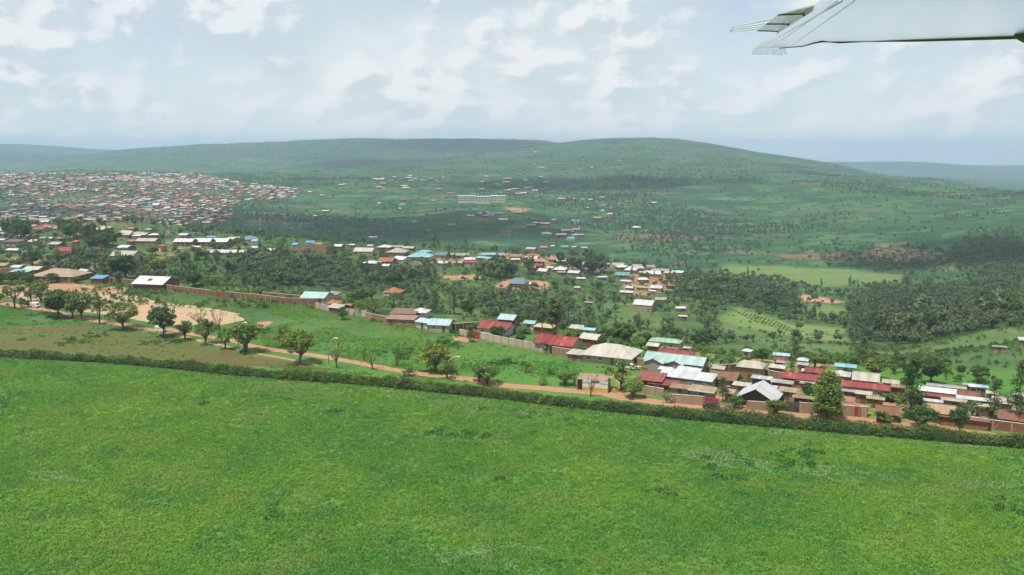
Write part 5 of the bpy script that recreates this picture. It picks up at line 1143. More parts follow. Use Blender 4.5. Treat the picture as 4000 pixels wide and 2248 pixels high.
# ------------------------------------------------------------------ street lamps, goals, poles
def lamp(fr, bx, by, hx, hy, label):
    p = PQ(fr, bx, by); k = zscale(fr) * F / depth_at(p); H = (by - hy) / k; A = (hx - bx) / k; e = empty('street_lamp', p); tag(e, label, 'street lamp', 'curved street lamps along the dirt road')
    pts = [(0, 0, -.5), (0, 0, H * .55)] + [(A * (1 - math.cos(t)), -A * .12 * (1 - math.cos(t)), H * .55 + (H * .43) * math.sin(t)) for t in np.linspace(0.15, 1.45, 9)]
    a = MB(); a.tube(pts, list(np.linspace(.14, .075, len(pts))), 8); a.build('pole', M['steel'], e, smooth=True)
    h = MB(); q = pts[-1]; h.tube([(q[0] - .1, q[1], q[2]), (q[0] + .25, q[1], q[2] - .0), (q[0] + .75, q[1], q[2] - .06), (q[0] + .95, q[1], q[2] - .1)], [.09, .2, .19, .06], 8); ho_ = h.build('lamp_head', M['paint_white'], e)
    g = MB(); g.box(q[0] + .25, q[0] + .8, q[1] - .13, q[1] + .13, q[2] - .25, q[2] - .16); g.build('lens', M['lampglass'], ho_)
    b = MB(); b.box(-.22, .22, -.22, .22, -.3, .12); b.build('base', M['concrete'], e)
lamp(2, 856, 1297, 925, 1036, 'tall curved street lamp standing alone right of the big olive tree')
lamp(2, 1888, 1402, 1985, 1196, 'curved street lamp rising out of the roadside shrub')
lamp(1, 386, 905, 448, 722, 'curved street lamp beside the tan-striped minibus')
lamp(1, 1440, 1132, 1512, 902, 'street lamp behind the round tree by the yellow-striped minibus')
lamp(2, 78, 1182, 145, 900, 'street lamp among the light green roadside trees')
M['goal'] = simple('goal', (0.14, 0.085, 0.06), 0.7)
def goal(fr, xa, ya, xb, yb, top, label):
    a, b = PQ(fr, xa, ya), PQ(fr, xb, yb); c = (a + b) / 2; k = zscale(fr) * F / depth_at(c); H = ((ya + yb) / 2 - top) / k; e = empty('goal', c); tag(e, label, 'goal', 'football goals')
    for q in (a, b):
        g = MB(); g.tube([(q.x - c.x, q.y - c.y, -.3), (q.x - c.x, q.y - c.y, H)], .075, 6); g.build('post', M['goal'], e)
    g = MB(); g.tube([(a.x - c.x, a.y - c.y, H), (b.x - c.x, b.y - c.y, H)], .075, 6); g.build('crossbar', M['goal'], e)
goal(1, 642, 778, 793, 788, 724, 'far goal frame on the red end of the playing ground')
goal(2, 40, 915, 195, 922, 846, 'near goal frame at the edge of the playing ground')
a = MB(); p0 = PQ(5, 2238, 1148); k = 10.06 * F / depth_at(p0); a.tube([(0, 0, -.2), (132 / k * .5, .1, 95 / k), (132 / k, .2, 192 / k)], [.06, .05, .04], 6); o = a.build('leaning_pole', M['bark_pale'], None, p0); tag(o, 'thin pale pole leaning against the right-hand brick wall', 'pole')
for (fr, x, y, lb) in ((3, 537, 1400, 'thin pale post in the hedge below the light green bush'), (3, 688, 1415, 'thin pale post in the hedge right of the light green bush'), (3, 988, 1440, 'thin pale post in the hedge left of the kiosk'), (5, 185, 1055, 'thin pale post in the hedge below the grey gate'), (4, 2245, 1180, 'thin pale post in the hedge left of the tapering light green tree')):
    q = PQ(fr, x, y + 25); a = MB(); a.tube([(0, 0, -.2), (0.03, 0, 2.9)], [.06, .05], 6); o = a.build('fence_post', M['paint_white'], None, q); tag(o, lb, 'post', 'hedge fence posts')
for (fr, x, y, t_, lb) in ((2, 1070, 260, 190, 'utility pole at the back of the far settlement'), (2, 2072, 310, 225, 'thin utility pole right of the slate-grey house'), (5, 430, 300, 165, 'thin pole standing in the valley field')):
    q = PQ(fr, x, y); k = zscale(fr) * F / depth_at(q); a = MB(); a.tube([(0, 0, -.3), (0, 0, (y - t_) / k)], [.14, .1], 6); a.box(-.9, .9, -.06, .06, (y - t_) / k * .93, (y - t_) / k * .93 + .14); o = a.build('utility_pole', M['timber'], None, q); tag(o, lb, 'pole', 'utility poles')

# ------------------------------------------------------------------ masts
M['mast_red'] = simple('mast_red', (0.42, 0.10, 0.06), 0.6); M['mast_white'] = simple('mast_white', (0.66, 0.66, 0.66), 0.5)
def mast(fr, bx, by, top, w0, w1, bands, label):
    p = PQ(fr, bx, by); k = zscale(fr) * F / depth_at(p); H = (by - top) / k; e = empty('radio_mast', p, R(20)); tag(e, label, 'mast', 'red and white radio masts')
    for i in range(bands):
        z0, z1 = H * i / bands, H * (i + 1) / bands - .02; a0 = w0 + (w1 - w0) * i / bands; a1 = w0 + (w1 - w0) * (i + 1) / bands; m = MB()
        cs = [(-1, -1), (1, -1), (1, 1), (-1, 1)]
        for (sx_, sy_) in cs: m.tube([(sx_ * a0, sy_ * a0, z0 - (1 if i == 0 else 0)), (sx_ * a1, sy_ * a1, z1)], .13, 5)
        for q in range(4):
            u, v = cs[q], cs[(q + 1) % 4]; n = 2
            for s in range(n):
                f0, f1 = s / n, (s + 1) / n; b0 = a0 + (a1 - a0) * f0; b1 = a0 + (a1 - a0) * f1; y0, y1 = z0 + (z1 - z0) * f0, z0 + (z1 - z0) * f1
                m.tube([(u[0] * b0, u[1] * b0, y0), (v[0] * b1, v[1] * b1, y1)], .07, 4); m.tube([(v[0] * b0, v[1] * b0, y0), (u[0] * b1, u[1] * b1, y1)], .07, 4); m.tube([(u[0] * b1, u[1] * b1, y1), (v[0] * b1, v[1] * b1, y1)], .07, 4)
        m.build('mast_section', M['mast_white'] if i % 2 == 0 else M['mast_red'], e)
    for z in (H * .78, H * .9):
        d = MB(); d.tube([(w1 + .1, -.1, z), (w1 + .5, -.25, z)], [.5, .55], 10); d.build('dish', M['mast_white'], e)
mast(1, 1465, 345, 140, 1.5, .5, 5, 'red and white lattice mast beside the red equipment cabin')
mast(2, 262, 150, 5, 1.0, .5, 7, 'slimmer red and white mast right of the slate pyramid roof')
p0 = PQ(1, 1412, 404); a = MB(); k = 8.7 * F / depth_at(p0); w_ = 62 / k / 2; hh = 50 / k; e = empty('equipment_cabin', p0, R(-6)); tag(e, 'red equipment cabin at the foot of the lattice mast', 'cabin')
a.box(-w_, w_, -w_ * .8, w_ * .8, -1, hh); a.build('wall', M['mast_red'], e); a = MB(); a.box(-w_ - .15, w_ + .15, -w_ * .8 - .15, w_ * .8 + .15, hh + .003, hh + .18); a.build('roof', M['mast_red'], e); door(e, -w_ * .3, -w_ * .8, 0, 0, 1.0, 2.0, M['paint_white'])

# ------------------------------------------------------------------ people and a motorbike
def cloth_mat(name, shirt, legs, skin=(0.09, 0.05, 0.032)):
    def b(t, p):
        z = t.new('ShaderNodeSeparateXYZ', inp={0: t.new('ShaderNodeTexCoord').outputs['Object']}).outputs[2]
        c = t.mix(t.rng(z, 0.92, 0.93), legs, shirt); c = t.mix(t.rng(z, 1.43, 1.44), c, skin); c = t.mix(t.rng(z, 1.64, 1.65), c, (0.012, 0.01, 0.01)); c = t.mix(t.rng(z, 0.08, 0.09, 1, 0), c, (0.03, 0.025, 0.02)); t.set(p, 'Base Color', c)
    return mat(name, b)
def person(p, rz, label, shirt, legs, stride=0.25, group='people on the road'):
    s = stride; V = [(0, 0, .95), (0, 0, 1.2), (0, 0, 1.42), (0, .01, 1.52), (0, .03, 1.63), (0, .02, 1.74), (-.10, 0, .88), (-.11, s * .45, .48), (-.11, s * .3, .07), (-.11, s * .3 + .16, .04), (.10, 0, .88), (.11, s * .2, .48), (.11, -s * .9, .09), (.11, -s * .9 + .15, .05),
         (-.19, 0, 1.38), (-.24, -s * .35, 1.12), (-.24, -s * .1, .86), (-.24, 0, .76), (.19, 0, 1.38), (.24, s * .35, 1.12), (.24, s * .7, .90), (.24, s * .85, .81)]
    E = [(0, 1), (1, 2), (2, 3), (3, 4), (4, 5), (0, 6), (6, 7), (7, 8), (8, 9), (0, 10), (10, 11), (11, 12), (12, 13), (2, 14), (14, 15), (15, 16), (16, 17), (2, 18), (18, 19), (19, 20), (20, 21)]
    rad = [.15, .14, .15, .06, .10, .085, .095, .07, .045, .035, .095, .07, .045, .035, .06, .048, .036, .04, .06, .048, .036, .04]
    me = bpy.data.meshes.new('person'); me.from_pydata(V, E, []); o = put('person', me, None, p, rz); me.materials.append(cloth_mat('clothes', shirt, legs))
    md = o.modifiers.new('skin', 'SKIN'); sk = me.skin_vertices[0].data if me.skin_vertices else None
    if sk is None:
        bm_ = __import__('bmesh').new(); bm_.from_mesh(me); lay = bm_.verts.layers.skin.verify()
        for v, r_ in zip(bm_.verts, rad): v[lay].radius = (r_, r_)
        list(bm_.verts)[0][lay].use_root = True; bm_.to_mesh(me); bm_.free()
    else:
        for v, r_ in zip(sk, rad): v.radius = (r_, r_)
        sk[0].use_root = True
    o.modifiers.new('sub', 'SUBSURF').levels = 1; md.use_smooth_shade = True; o.modifiers['sub'].render_levels = 1
    tag(o, label, 'person', group); return o
def at_road(fr, x, y, dz=.1): q = PQ(fr, x, y); return Vector((q.x, q.y, q.z + dz))
person(at_road(4, 822, 918), R(70), 'person in a white shirt and dark trousers walking past the block wall', (.6, .6, .58), (.03, .035, .05))
person(at_road(4, 1090, 970), R(100), 'person in pale clothes walking by the wall left of the red gate', (.5, .48, .42), (.12, .1, .08))
person(at_road(4, 1064, 968), R(-80), 'person in a brown top beside another by the block wall', (.25, .14, .1), (.06, .06, .08))
person(at_road(4, 2358, 1062), R(180), 'person in dark blue standing at the grey gate post', (.05, .07, .14), (.03, .03, .05), .08)
person(at_road(1, 1898, 1160), R(90), 'person in white standing on the path among light green trees', (.65, .65, .63), (.1, .1, .12), .1)
person(at_road(2, 1218, 1388), R(60), 'person in white near the roadside shrub and lamp', (.62, .6, .58), (.2, .17, .12))
person(at_road(2, 1987, 1385), R(-70), 'person in yellow walking right of the roadside lamp', (.55, .42, .15), (.22, .15, .1))
person(at_road(2, 1074, 862, 0), R(0), 'person in red beside the beige block wall', (.45, .06, .07), (.1, .05, .06), .1)
person(at_road(1, 1500, 1068), R(120), 'person in a white shirt beside the parked motorbike', (.6, .6, .6), (.05, .05, .06), .1)
def motorbike(p, rz):
    e = empty('motorbike', p, rz); tag(e, 'dark motorbike parked by the track near the yellow-striped minibus', 'motorbike')
    for x in (-.62, .66):
        w_ = MB()
        n = 16
        for q in range(n):
            t0, t1 = 2 * math.pi * q / n, 2 * math.pi * (q + 1) / n; w_.tube([(x + .27 * math.cos(t0), 0, .32 + .27 * math.sin(t0)), (x + .27 * math.cos(t1), 0, .32 + .27 * math.sin(t1))], .05, 6)
        for q in range(4): t0 = math.pi * q / 4; w_.tube([(x - .26 * math.cos(t0), 0, .32 - .26 * math.sin(t0)), (x + .26 * math.cos(t0), 0, .32 + .26 * math.sin(t0))], .012, 4)
        w_.build('wheel', M['tyre'], e)
    f = MB(); f.tube([(-.62, 0, .32), (-.2, 0, .5), (.1, 0, .42), (.45, 0, .85)], [.05, .09, .13, .05], 6); f.tube([(.66, 0, .32), (.45, 0, .85), (.38, 0, 1.02)], .035, 6); f.build('frame', M['steel'], e)
    t_ = MB(); t_.tube([(.34, 0, .84), (.2, 0, .9), (-.02, 0, .8)], [.06, .15, .1], 8); t_.build('tank', M['door_red'], e)
    s = MB(); s.tube([(0, 0, .8), (-.3, 0, .8), (-.75, 0, .86)], [.1, .13, .09], 8); s.build('seat', M['tyre'], e)
    h = MB(); h.tube([(.32, -.35, 1.04), (.38, 0, 1.02), (.32, .35, 1.04)], .022, 6); h.build('handlebar', M['steel'], e)
motorbike(at_road(1, 1528, 1072), R(150))

# ------------------------------------------------------------------ aircraft wing, seen from the cabin
M['wing_white'] = simple('wing_white', (0.93, 0.94, 0.94), 0.16, 0.02, 0.5, 1.0, 0.75)
M['wing_white'].node_tree.nodes['Principled BSDF'].inputs['Coat Weight'].default_value = 1.0
M['wing_white'].node_tree.nodes['Principled BSDF'].inputs['Coat Roughness'].default_value = 0.12
M['wing_grey'] = simple('wing_grey', (0.52, 0.50, 0.47), 0.2, 0.15, 6.0); M['wing_metal'] = simple('wing_metal', (0.74, 0.76, 0.77), 0.18, 0.08, 5.0, 0.9, 0.6); M['rubber'] = simple('rubber', (0.05, 0.05, 0.05), 0.6)
M['wing_edge'] = simple('wing_edge', (0.24, 0.19, 0.22), 0.8, 0.1, 2.0, 0.0, 0.1)
WS = 0.100; WZ = 0.20                          # rise of the wing outward, height of its root over the eye
def wingpt(px, py, off=0.0):
    """point of the wing's underside plane under a sight line"""
    u = (px - CW / 2) / F; v = (py - CH / 2) / F; dy = CP - v * SP; dz = -SP - v * CP
    y = (WZ + off) / (dz / dy - WS); return Vector((u / dy * y, y, CZ + dz / dy * y))
def make_wing():
    f0 = lambda x, y: Q(0, x, y)
    tip = [wingpt(*f0(*q)) for q in ((1893, 124), (1960, 121), (2020, 116), (2048, 108), (2066, 104), (2110, 106), (2300, 101), (2540, 93))]
    lead = wingpt(*f0(2900, 80)); root_l = Vector((lead.x + .2, 0.8, CZ + WZ + WS * .8)); te = [wingpt(*f0(2040, 26)), wingpt(*f0(2085, 3))]
    root_t = te[1] + (te[1] - tip[0]) * 2.2; root_t = Vector((te[1].x - .1, 0.8, CZ + WZ + WS * .8))
    o = Vector((2.2, 4.0, CZ)); e = empty('aircraft_wing', o); tag(e, 'white aircraft wing tip with drooped aileron in the upper right corner', 'aircraft wing')
    poly = [root_t, te[1], tip[0]] + tip[1:] + [lead, root_l]
    m = MB(); n = len(poly); b = [p - o for p in poly]
    cen = sum(b, Vector()) / n; th = Vector((0, 0, .16))
    up_ = [p + th * (0.25 if i in (1, 2) else 1.0) + (cen - p) * (0.02) for i, p in enumerate(b)]
    m.v = [tuple(p) for p in b] + [tuple(p) for p in up_]
    m.f = [tuple(reversed(range(n))), tuple(range(n, 2 * n))] + [(i, (i + 1) % n, n + (i + 1) % n, n + i) for i in range(n)]; m.m = [0] * len(m.f)
    m.build('wing_skin', M['wing_white'], e)
    # tip edge, shade of its lower curve put into the dark colour, and a lamp housing towards the leading edge
    ed = MB(); ed.tube([p - o + Vector((0, .004, -.004)) for p in tip[1:] + [lead]], [.004, .005, .007, .008, .009, .012, .016, .018], 8); ed.build('tip_edge', M['wing_edge'], e, smooth=True)
    c = wingpt(*f0(2576, 88), -0.0) - o; hb = MB(); hb.tube([c + Vector((-.07, .0, -.01)), c + Vector((0, 0, .0)), c + Vector((.16, 0, .01)), c + Vector((.4, 0, .02))], [.015, .06, .1, .06], 12); hb.build('tip_lamp', M['wing_edge'], e, smooth=True)
    # panel seams on the underside
    for (a, b_) in (((2105, 5), (1935, 122)), ((2150, 2), (1985, 119)), ((2120, 2), (1905, 124))):
        p, q = wingpt(*f0(*a)) - o, wingpt(*f0(*b_)) - o; dn = Vector((0, 0, -.002)); s = MB(); s.tube([p + dn, q + dn], .0022, 4); s.build('panel_seam', M['wing_metal'], e)
    # ribbed fence hanging from the tip's trailing corner
    a, c = wingpt(*f0(1893, 125)) - o, wingpt(*f0(1985, 121)) - o; dz = Vector((0, 0, -.092)); f = MB(); dd = (c - a); f.hexa([a + dz * .88, a + dd * .5 + dz * 1.0, a + dd * .5 + dz * 1.0 + Vector((0, .03, 0)), a + dz * .88 + Vector((0, .03, 0)), a, a + dd * .5, a + dd * .5 + Vector((0, .03, 0)), a + Vector((0, .03, 0))]); f.build('tip_fence', M['wing_metal'], e)
    for k in range(9):
        q0 = a + dd * (.52 + k * .048); r = MB(); h = dz * (1.05 + .02 * k) * (1 if k < 7 else .8); r.hexa([q0 + h + dd * .04, q0 + dd * .06 + h, q0 + dd * .06 + h + Vector((0, .05, 0)), q0 + h + dd * .04 + Vector((0, .05, 0)), q0, q0 + dd * .02, q0 + dd * .02 + Vector((0, .05, 0)), q0 + Vector((0, .05, 0))]); r.build('fence_rib', M['wing_metal'], e)
    # drooped aileron behind the trailing edge: three underside strips
    A = [(2083, 6), (2030, 32), (1990, 58), (1958, 78)]; B = [(2083, 7), (1957, 37), (1927, 60), (1905, 77)]
    off = [0.10, 0.10, 0.10, 0.10]
    Pa = [wingpt(*f0(*q), .03) - o for q in [(2087, 8), (2045, 33), (2000, 60), (1966, 79)]]; Pb = [wingpt(*f0(*q), .03) - o for q in B]
    for i, mt in enumerate((M['wing_grey'], M['wing_metal'], M['wing_metal'])):
        q = [Pa[i], Pb[i], Pb[i + 1], Pa[i + 1]]; s = MB(); s.v = [tuple(x) for x in q] + [tuple(x + Vector((0, 0, .006))) for x in q]; s.f = [(0, 1, 2, 3), (7, 6, 5, 4), (0, 4, 5, 1), (1, 5, 6, 2), (2, 6, 7, 3), (3, 7, 4, 0)]; s.m = [0] * 6; s.build('aileron_panel', mt, e)
        h = MB(); h.tube([Pa[i + 1] + Vector((0, 0, -.002)), Pb[i + 1] + Vector((0, 0, -.002))], .0035, 5); h.build('hinge_line', M['wing_edge'], e)
    for (x0, y0, x1, y1) in ((1935, 49, 1845, 68), (1922, 59, 1842, 74), (1915, 66, 1840, 77), (1908, 72, 1838, 80)):
        p, q = wingpt(*f0(x0, y0), .03) - o, wingpt(*f0(x1, y1), .03) - o; s = MB(); s.tube([p, p.lerp(q, .45), p.lerp(q, .46), p.lerp(q, .5), q], [.0035, .003, .0045, .003, .002], 6); w_ = s.build('static_wick', M['paint_white'], e)
        s = MB(); s.tube([q, q + (q - p) * .03], .003, 6); s.build('wick_tip', M['rubber'], w_)
make_wing()
# ------------------------------------------------------------------ trees read off the photograph
for a in [
 (1, 130, 905, 648, 165, 'open', 'open-crowned tree left of the tan-striped minibus'), (1, 270, 842, 680, 135, 'open', 'small open tree just behind the tan-striped minibus'), (1, 358, 852, 665, 150, 'light', 'leafy tree right of the tan-striped minibus'),
 (1, 512, 985, 742, 220, 'dense', 'dense dark tree at the left end of the roadside row'), (1, 632, 985, 752, 150, 'round', 'olive tree behind the dense dark roadside tree'), (1, 708, 998, 762, 210, 'round', 'olive tree in the middle of the left roadside row'), (1, 868, 1035, 772, 150, 'open', 'slim open tree between two olive roadside trees'),
 (1, 1072, 1080, 850, 285, 'round', 'broad olive tree at the right end of the left roadside row'), (1, 1425, 1148, 872, 205, 'dense', 'round dark tree in front of the yellow-striped minibus'), (1, 1612, 1172, 1002, 130, 'light', 'thin light green sapling right of the yellow-striped minibus'), (1, 1790, 1213, 985, 165, 'light', 'light green tree right of the thin sapling'),
 (1, 1735, 1065, 858, 180, 'sparse', 'sparse brownish tree at the near side of the playing ground'), (1, 1908, 1135, 880, 160, 'sparse', 'thin sparse tree beside the near goal'), (1, 1962, 1258, 1062, 130, 'light', 'small light green tree left of the many-stemmed one'), (1, 2142, 1285, 1010, 255, 'light', 'many-stemmed light green tree below the near goal'),
 (2, 610, 1270, 962, 258, 'round', 'big olive tree on the tilled plot by the road'), (2, 460, 1132, 940, 150, 'open', 'lighter tree just behind the big olive tree'), (2, 925, 1312, 1012, 165, 'sparse', 'sparse tree right of the tall curved lamp'), (2, 1238, 1322, 1152, 135, 'sparse', 'low many-stemmed sparse tree on the verge'), (2, 1165, 1245, 1098, 70, 'bare', 'thin half-bare sapling above the verge'), (2, 1448, 1292, 1062, 150, 'bare', 'almost bare forked tree on the green slope'),
 (2, 1788, 1345, 1088, 275, 'round', 'big round olive tree on the green slope by the second lamp'), (2, 1885, 1405, 1240, 125, 'open', 'small leafy tree around the roadside lamp'), (2, 1556, 1378, 1298, 110, 'bush', 'small yellow-green bush by the track'), (2, 980, 888, 778, 92, 'ball', 'clipped ball-shaped tree in front of the beige wall'),
 (2, 1248, 838, 708, 300, 'umbrella', 'flat-topped acacia behind the beige wall'), (2, 1120, 768, 618, 150, 'dense', 'dark leafy tree left of the flat-topped acacia'), (2, 1775, 842, 622, 165, 'tall', 'tall dark ragged tree left of the larger pale blue roof'), (2, 1945, 840, 630, 150, 'tall', 'tall ragged tree right of the pale blue roofs'), (2, 2060, 860, 720, 120, 'dense', 'dark tree above the brown stepped wall'), (2, 2165, 1430, 1265, 160, 'light', 'light green bushy tree by the track near the kiosk slope'),
 (2, 1420, 760, 645, 110, 'open', 'tree standing before the orange pyramid-roofed house'), (2, 1230, 720, 590, 120, 'open', 'tree behind the flat-topped acacia'), (2, 700, 705, 630, 35, 'conifer', 'small dark conifer before the mint roof'), (2, 2095, 1085, 940, 70, 'tall', 'slim leafy tree beside the red compound gate'), 
 (3, 452, 1338, 1162, 270, 'light', 'broad light green bushy tree on the track'), (3, 790, 1235, 1142, 100, 'bush', 'single dark shrub on the green slope'), (3, 1000, 1255, 1200, 62, 'bush', 'small round dark shrub lower on the green slope'), (3, 1352, 1445, 1225, 110, 'bare', 'bare young tree in front of the kiosk'), (3, 1345, 1130, 1050, 66, 'ball', 'clipped round shrub against the ochre wall'),
 (3, 966, 1070, 982, 58, 'ball', 'clipped shrub at the brick pillar of the villa wall'), (3, 1130, 1345, 1222, 165, 'light', 'leafy bush left of the kiosk'), (3, 940, 1345, 1272, 120, 'bush', 'dark low bush by the track left of the kiosk'), (3, 1620, 1385, 1118, 235, 'open', 'spreading olive tree right of the kiosk'), (3, 1722, 1458, 1292, 180, 'light', 'leafy roadside bush in front of the red sheds'), (3, 1212, 1360, 1190, 80, 'bare', 'thin bare tree at the left post of the kiosk'),
 (3, 930, 1005, 578, 105, 'pole', 'left one of the three tall eucalyptus trees'), (3, 1022, 1010, 588, 110, 'pole', 'middle one of the three tall eucalyptus trees'), (3, 1052, 1012, 610, 190, 'pole', 'right one of the three tall eucalyptus trees'), (3, 1640, 995, 808, 235, 'dense', 'large dark round tree behind the beige hip-roofed house'), (3, 1790, 1040, 925, 95, 'light', 'leafy tree right of the large dark round tree'), (3, 1460, 910, 838, 110, 'dense', 'dark tree left of the large dark round tree'),
 (3, 545, 945, 832, 150, 'dense', 'dark bushy tree behind the long pale wall'), (3, 745, 985, 895, 90, 'dense', 'dark rounded tree near the red-roofed villa'), (3, 300, 960, 815, 75, 'tall', 'slim dark tree at the red compound gate'), (3, 1850, 860, 770, 120, 'open', 'tree on the slope above the mint roofs'),
 (4, 1040, 968, 808, 175, 'sparse', 'sparse leafy tree beside the block wall'), (4, 1602, 955, 690, 130, 'tall', 'dark columnar tree at the red arched gate'), (4, 1170, 590, 488, 95, 'open', 'small tree in front of the mint roof'), (4, 832, 640, 578, 125, 'bush', 'dark bush inside the ochre wall'), (4, 268, 535, 440, 75, 'ball', 'rounded shrub in front of the low cream annex'), 
 (4, 1735, 1015, 880, 210, 'bush', 'dark roadside bush right of the red arched gate'), (4, 2150, 1092, 930, 160, 'round', 'leafy olive bush before the block wall of the white gabled house'), (4, 2245, 905, 820, 180, 'light', 'bright green bush right of the steep white gabled house'), (4, 2292, 750, 540, 100, 'tall', 'slim columnar tree before the long red roof'), (4, 2318, 532, 210, 125, 'tall', 'tall columnar tree at the valley field'), (4, 1400, 445, 208, 245, 'dense', 'big dark tree above the red roof by the banana plants'), (4, 2000, 555, 410, 135, 'dense', 'dark tree left of the pale blue valley roof'), (4, 1235, 400, 255, 90, 'tall', 'slim conifer-like tree left of the big dark tree'), (4, 1405, 505, 430, 90, 'light', 'leafy tree beside the small red roof behind the mint house'),
 (5, 590, 1000, 488, 250, 'pyramid', 'tall light green tapering tree by the road'), (5, 1430, 985, 340, 240, 'conifer', 'tallest dark conifer among the right-hand houses'), (5, 1555, 1090, 868, 350, 'dense', 'broad bushy roadside tree below the tall conifer'), (5, 1160, 1045, 908, 220, 'light', 'light green bush in front of the brown rusty roof'), (5, 1918, 1155, 880, 165, 'dense', 'dark roadside tree near the right-hand brick wall'), (5, 2262, 1010, 590, 140, 'tall', 'tall columnar tree, left of the two at the right edge'), (5, 2490, 1080, 390, 170, 'tall', 'tall columnar tree, right of the two at the right edge'),
 (5, 405, 735, 630, 118, 'dense', 'round dark tree left of the tapering light green tree'), (5, 950, 440, 160, 140, 'tall', 'tall dense tree at the edge of the plantation'), (5, 1278, 530, 292, 100, 'tall', 'slim tree in the valley left of the tall conifer'), (5, 1790, 600, 490, 80, 'tall', 'slim tree right of the tall conifer in the valley'), (5, 1640, 640, 400, 210, 'dense', 'dark spreading tree behind the tall conifer'), (5, 2120, 630, 448, 165, 'dense', 'dark valley tree above the rust-streaked roof'), (5, 1095, 600, 372, 260, 'open', 'bushy olive tree behind the tiny red roof'), (5, 60, 960, 798, 185, 'round', 'olive roadside bush at the dark grey gate'), (5, 440, 992, 815, 120, 'sparse', 'slim sparse tree in front of the block wall'), (5, 470, 480, 320, 180, 'open', 'bushy tree right of the tall columnar valley tree'), (5, 2050, 990, 810, 250, 'open', 'leafy tree over the long low rusty lean-to'), (5, 1925, 700, 640, 110, 'bush', 'bush by the wide grey roof'),
 (1, 565, 640, 520, 55, 'tall', 'slim tree in front of the wide brown-grey roof'), (1, 1850, 700, 605, 215, 'umbrella', 'flat spreading tree behind the left brick wall'), (1, 1690, 715, 575, 130, 'dense', 'dark tree right of the white-roofed brick house'), (1, 1400, 615, 465, 190, 'light', 'pale flowering tree behind the white-roofed brick house'), (1, 1090, 645, 435, 200, 'dense', 'big dark tree left of the white-roofed brick house'), (1, 970, 640, 500, 130, 'dense', 'dark tree behind the small blue shed'), (1, 1240, 600, 440, 90, 'tall', 'slim conifer-like tree behind the pale flowering tree'), (1, 1330, 440, 360, 95, 'dense', 'dark tree left of the red equipment cabin'),
 (1, 110, 690, 590, 210, 'dense', 'dark bushy tree in the left hedge row'), (1, 260, 690, 600, 190, 'dense', 'second dark bushy tree in the left hedge row'), (1, 450, 680, 595, 200, 'dense', 'third dark bushy tree in the left hedge row'), (1, 10, 690, 585, 150, 'dense', 'dark bushy tree at the left edge'), (1, 285, 535, 405, 150, 'dense', 'dark tree in front of the small yellow gabled house'), (1, 0, 850, 770, 70, 'light', 'light green tree cut by the left edge'), (1, 675, 680, 622, 110, 'dense', 'square dark bush by the small blue shed'),
 ]:
    tree(*a, **({'name': 'shrub', 'cat': 'shrub'} if a[5] in ('bush', 'ball') else {}))
for k, (fr, x, y, t_, w_, lb) in enumerate([(3, 770, 895, 800, 140, 'banana clump left of the red-roofed villa'), (3, 1240, 915, 828, 160, 'banana clump behind the red-roofed villa'), (3, 1150, 925, 835, 120, 'banana clump right of the tall eucalyptus trees'), (4, 1000, 400, 310, 130, 'banana clump before the pale green roof'), (4, 1130, 405, 318, 150, 'banana clump right of the pale green roof'), (4, 1580, 600, 428, 210, 'large banana clump right of the mint-roofed house'), (4, 1670, 590, 450, 130, 'banana clump beside the large one near the mint-roofed house'), (4, 1790, 505, 425, 150, 'banana clump below the small white tent-like roof'), (4, 1900, 515, 430, 150, 'banana clump right of the small white tent-like roof'), (5, 830, 600, 520, 150, 'banana plant before the big pale gable'), (5, 1030, 770, 640, 140, 'banana plant before the long red-roofed house'), (5, 1210, 820, 700, 190, 'banana clump left of the tall conifer'), (5, 1290, 690, 600, 110, 'banana plant beside the tall conifer'), (5, 1640, 800, 710, 140, 'banana plant before the red strip roof'), (5, 1860, 830, 735, 160, 'banana plant before the beige flat roof'), (2, 265, 672, 590, 90, 'banana plant behind the left brick wall'), (2, 390, 690, 600, 130, 'pair of banana plants behind the left brick wall'), (1, 1700, 700, 615, 90, 'banana plant right of the dark tree by the brick wall'), (4, 160, 290, 195, 150, 'banana clump by the turquoise strip roof')]):
    tree(fr, x, y, t_, w_, 'banana', lb, 'banana plants among the houses', 'banana plant')
hb = None
# flowering yellow hedge in the villa garden
def low_hedge(pts, h, w, m, label):
    c = spline([PQ(*q) for q in pts], .25); r = np.random.default_rng(3); n = len(c); k = n * 60; i = r.integers(0, n, k); th = r.uniform(0, math.pi, k); cc = np.stack([c[i, 0] + np.cos(th) * w * .1, c[i, 1] + np.cos(th) * w, np.sin(th) * h + T(c[i, 0], c[i, 1]) + .05], 1); o = np.array([*c[n // 2], float(T(*c[n // 2]))])
    v, tn = leaf_cards(cc - o, .25, r, .3); e = empty('hedge', o); tag(e, label, 'hedge'); put('foliage', cards_mesh('foliage', v, tn, m), e)
low_hedge([(3, 780, 1000), (3, 850, 1008), (3, 915, 1018)], 1.6, .8, M['leaf_yellow'], 'yellow flowering garden hedge in front of the red-roofed villa')
low_hedge([(2, 680, 782), (2, 740, 790)], 1.3, .9, M['leaf_yellow'], 'small yellow-green hedge at the end of the beige block wall')

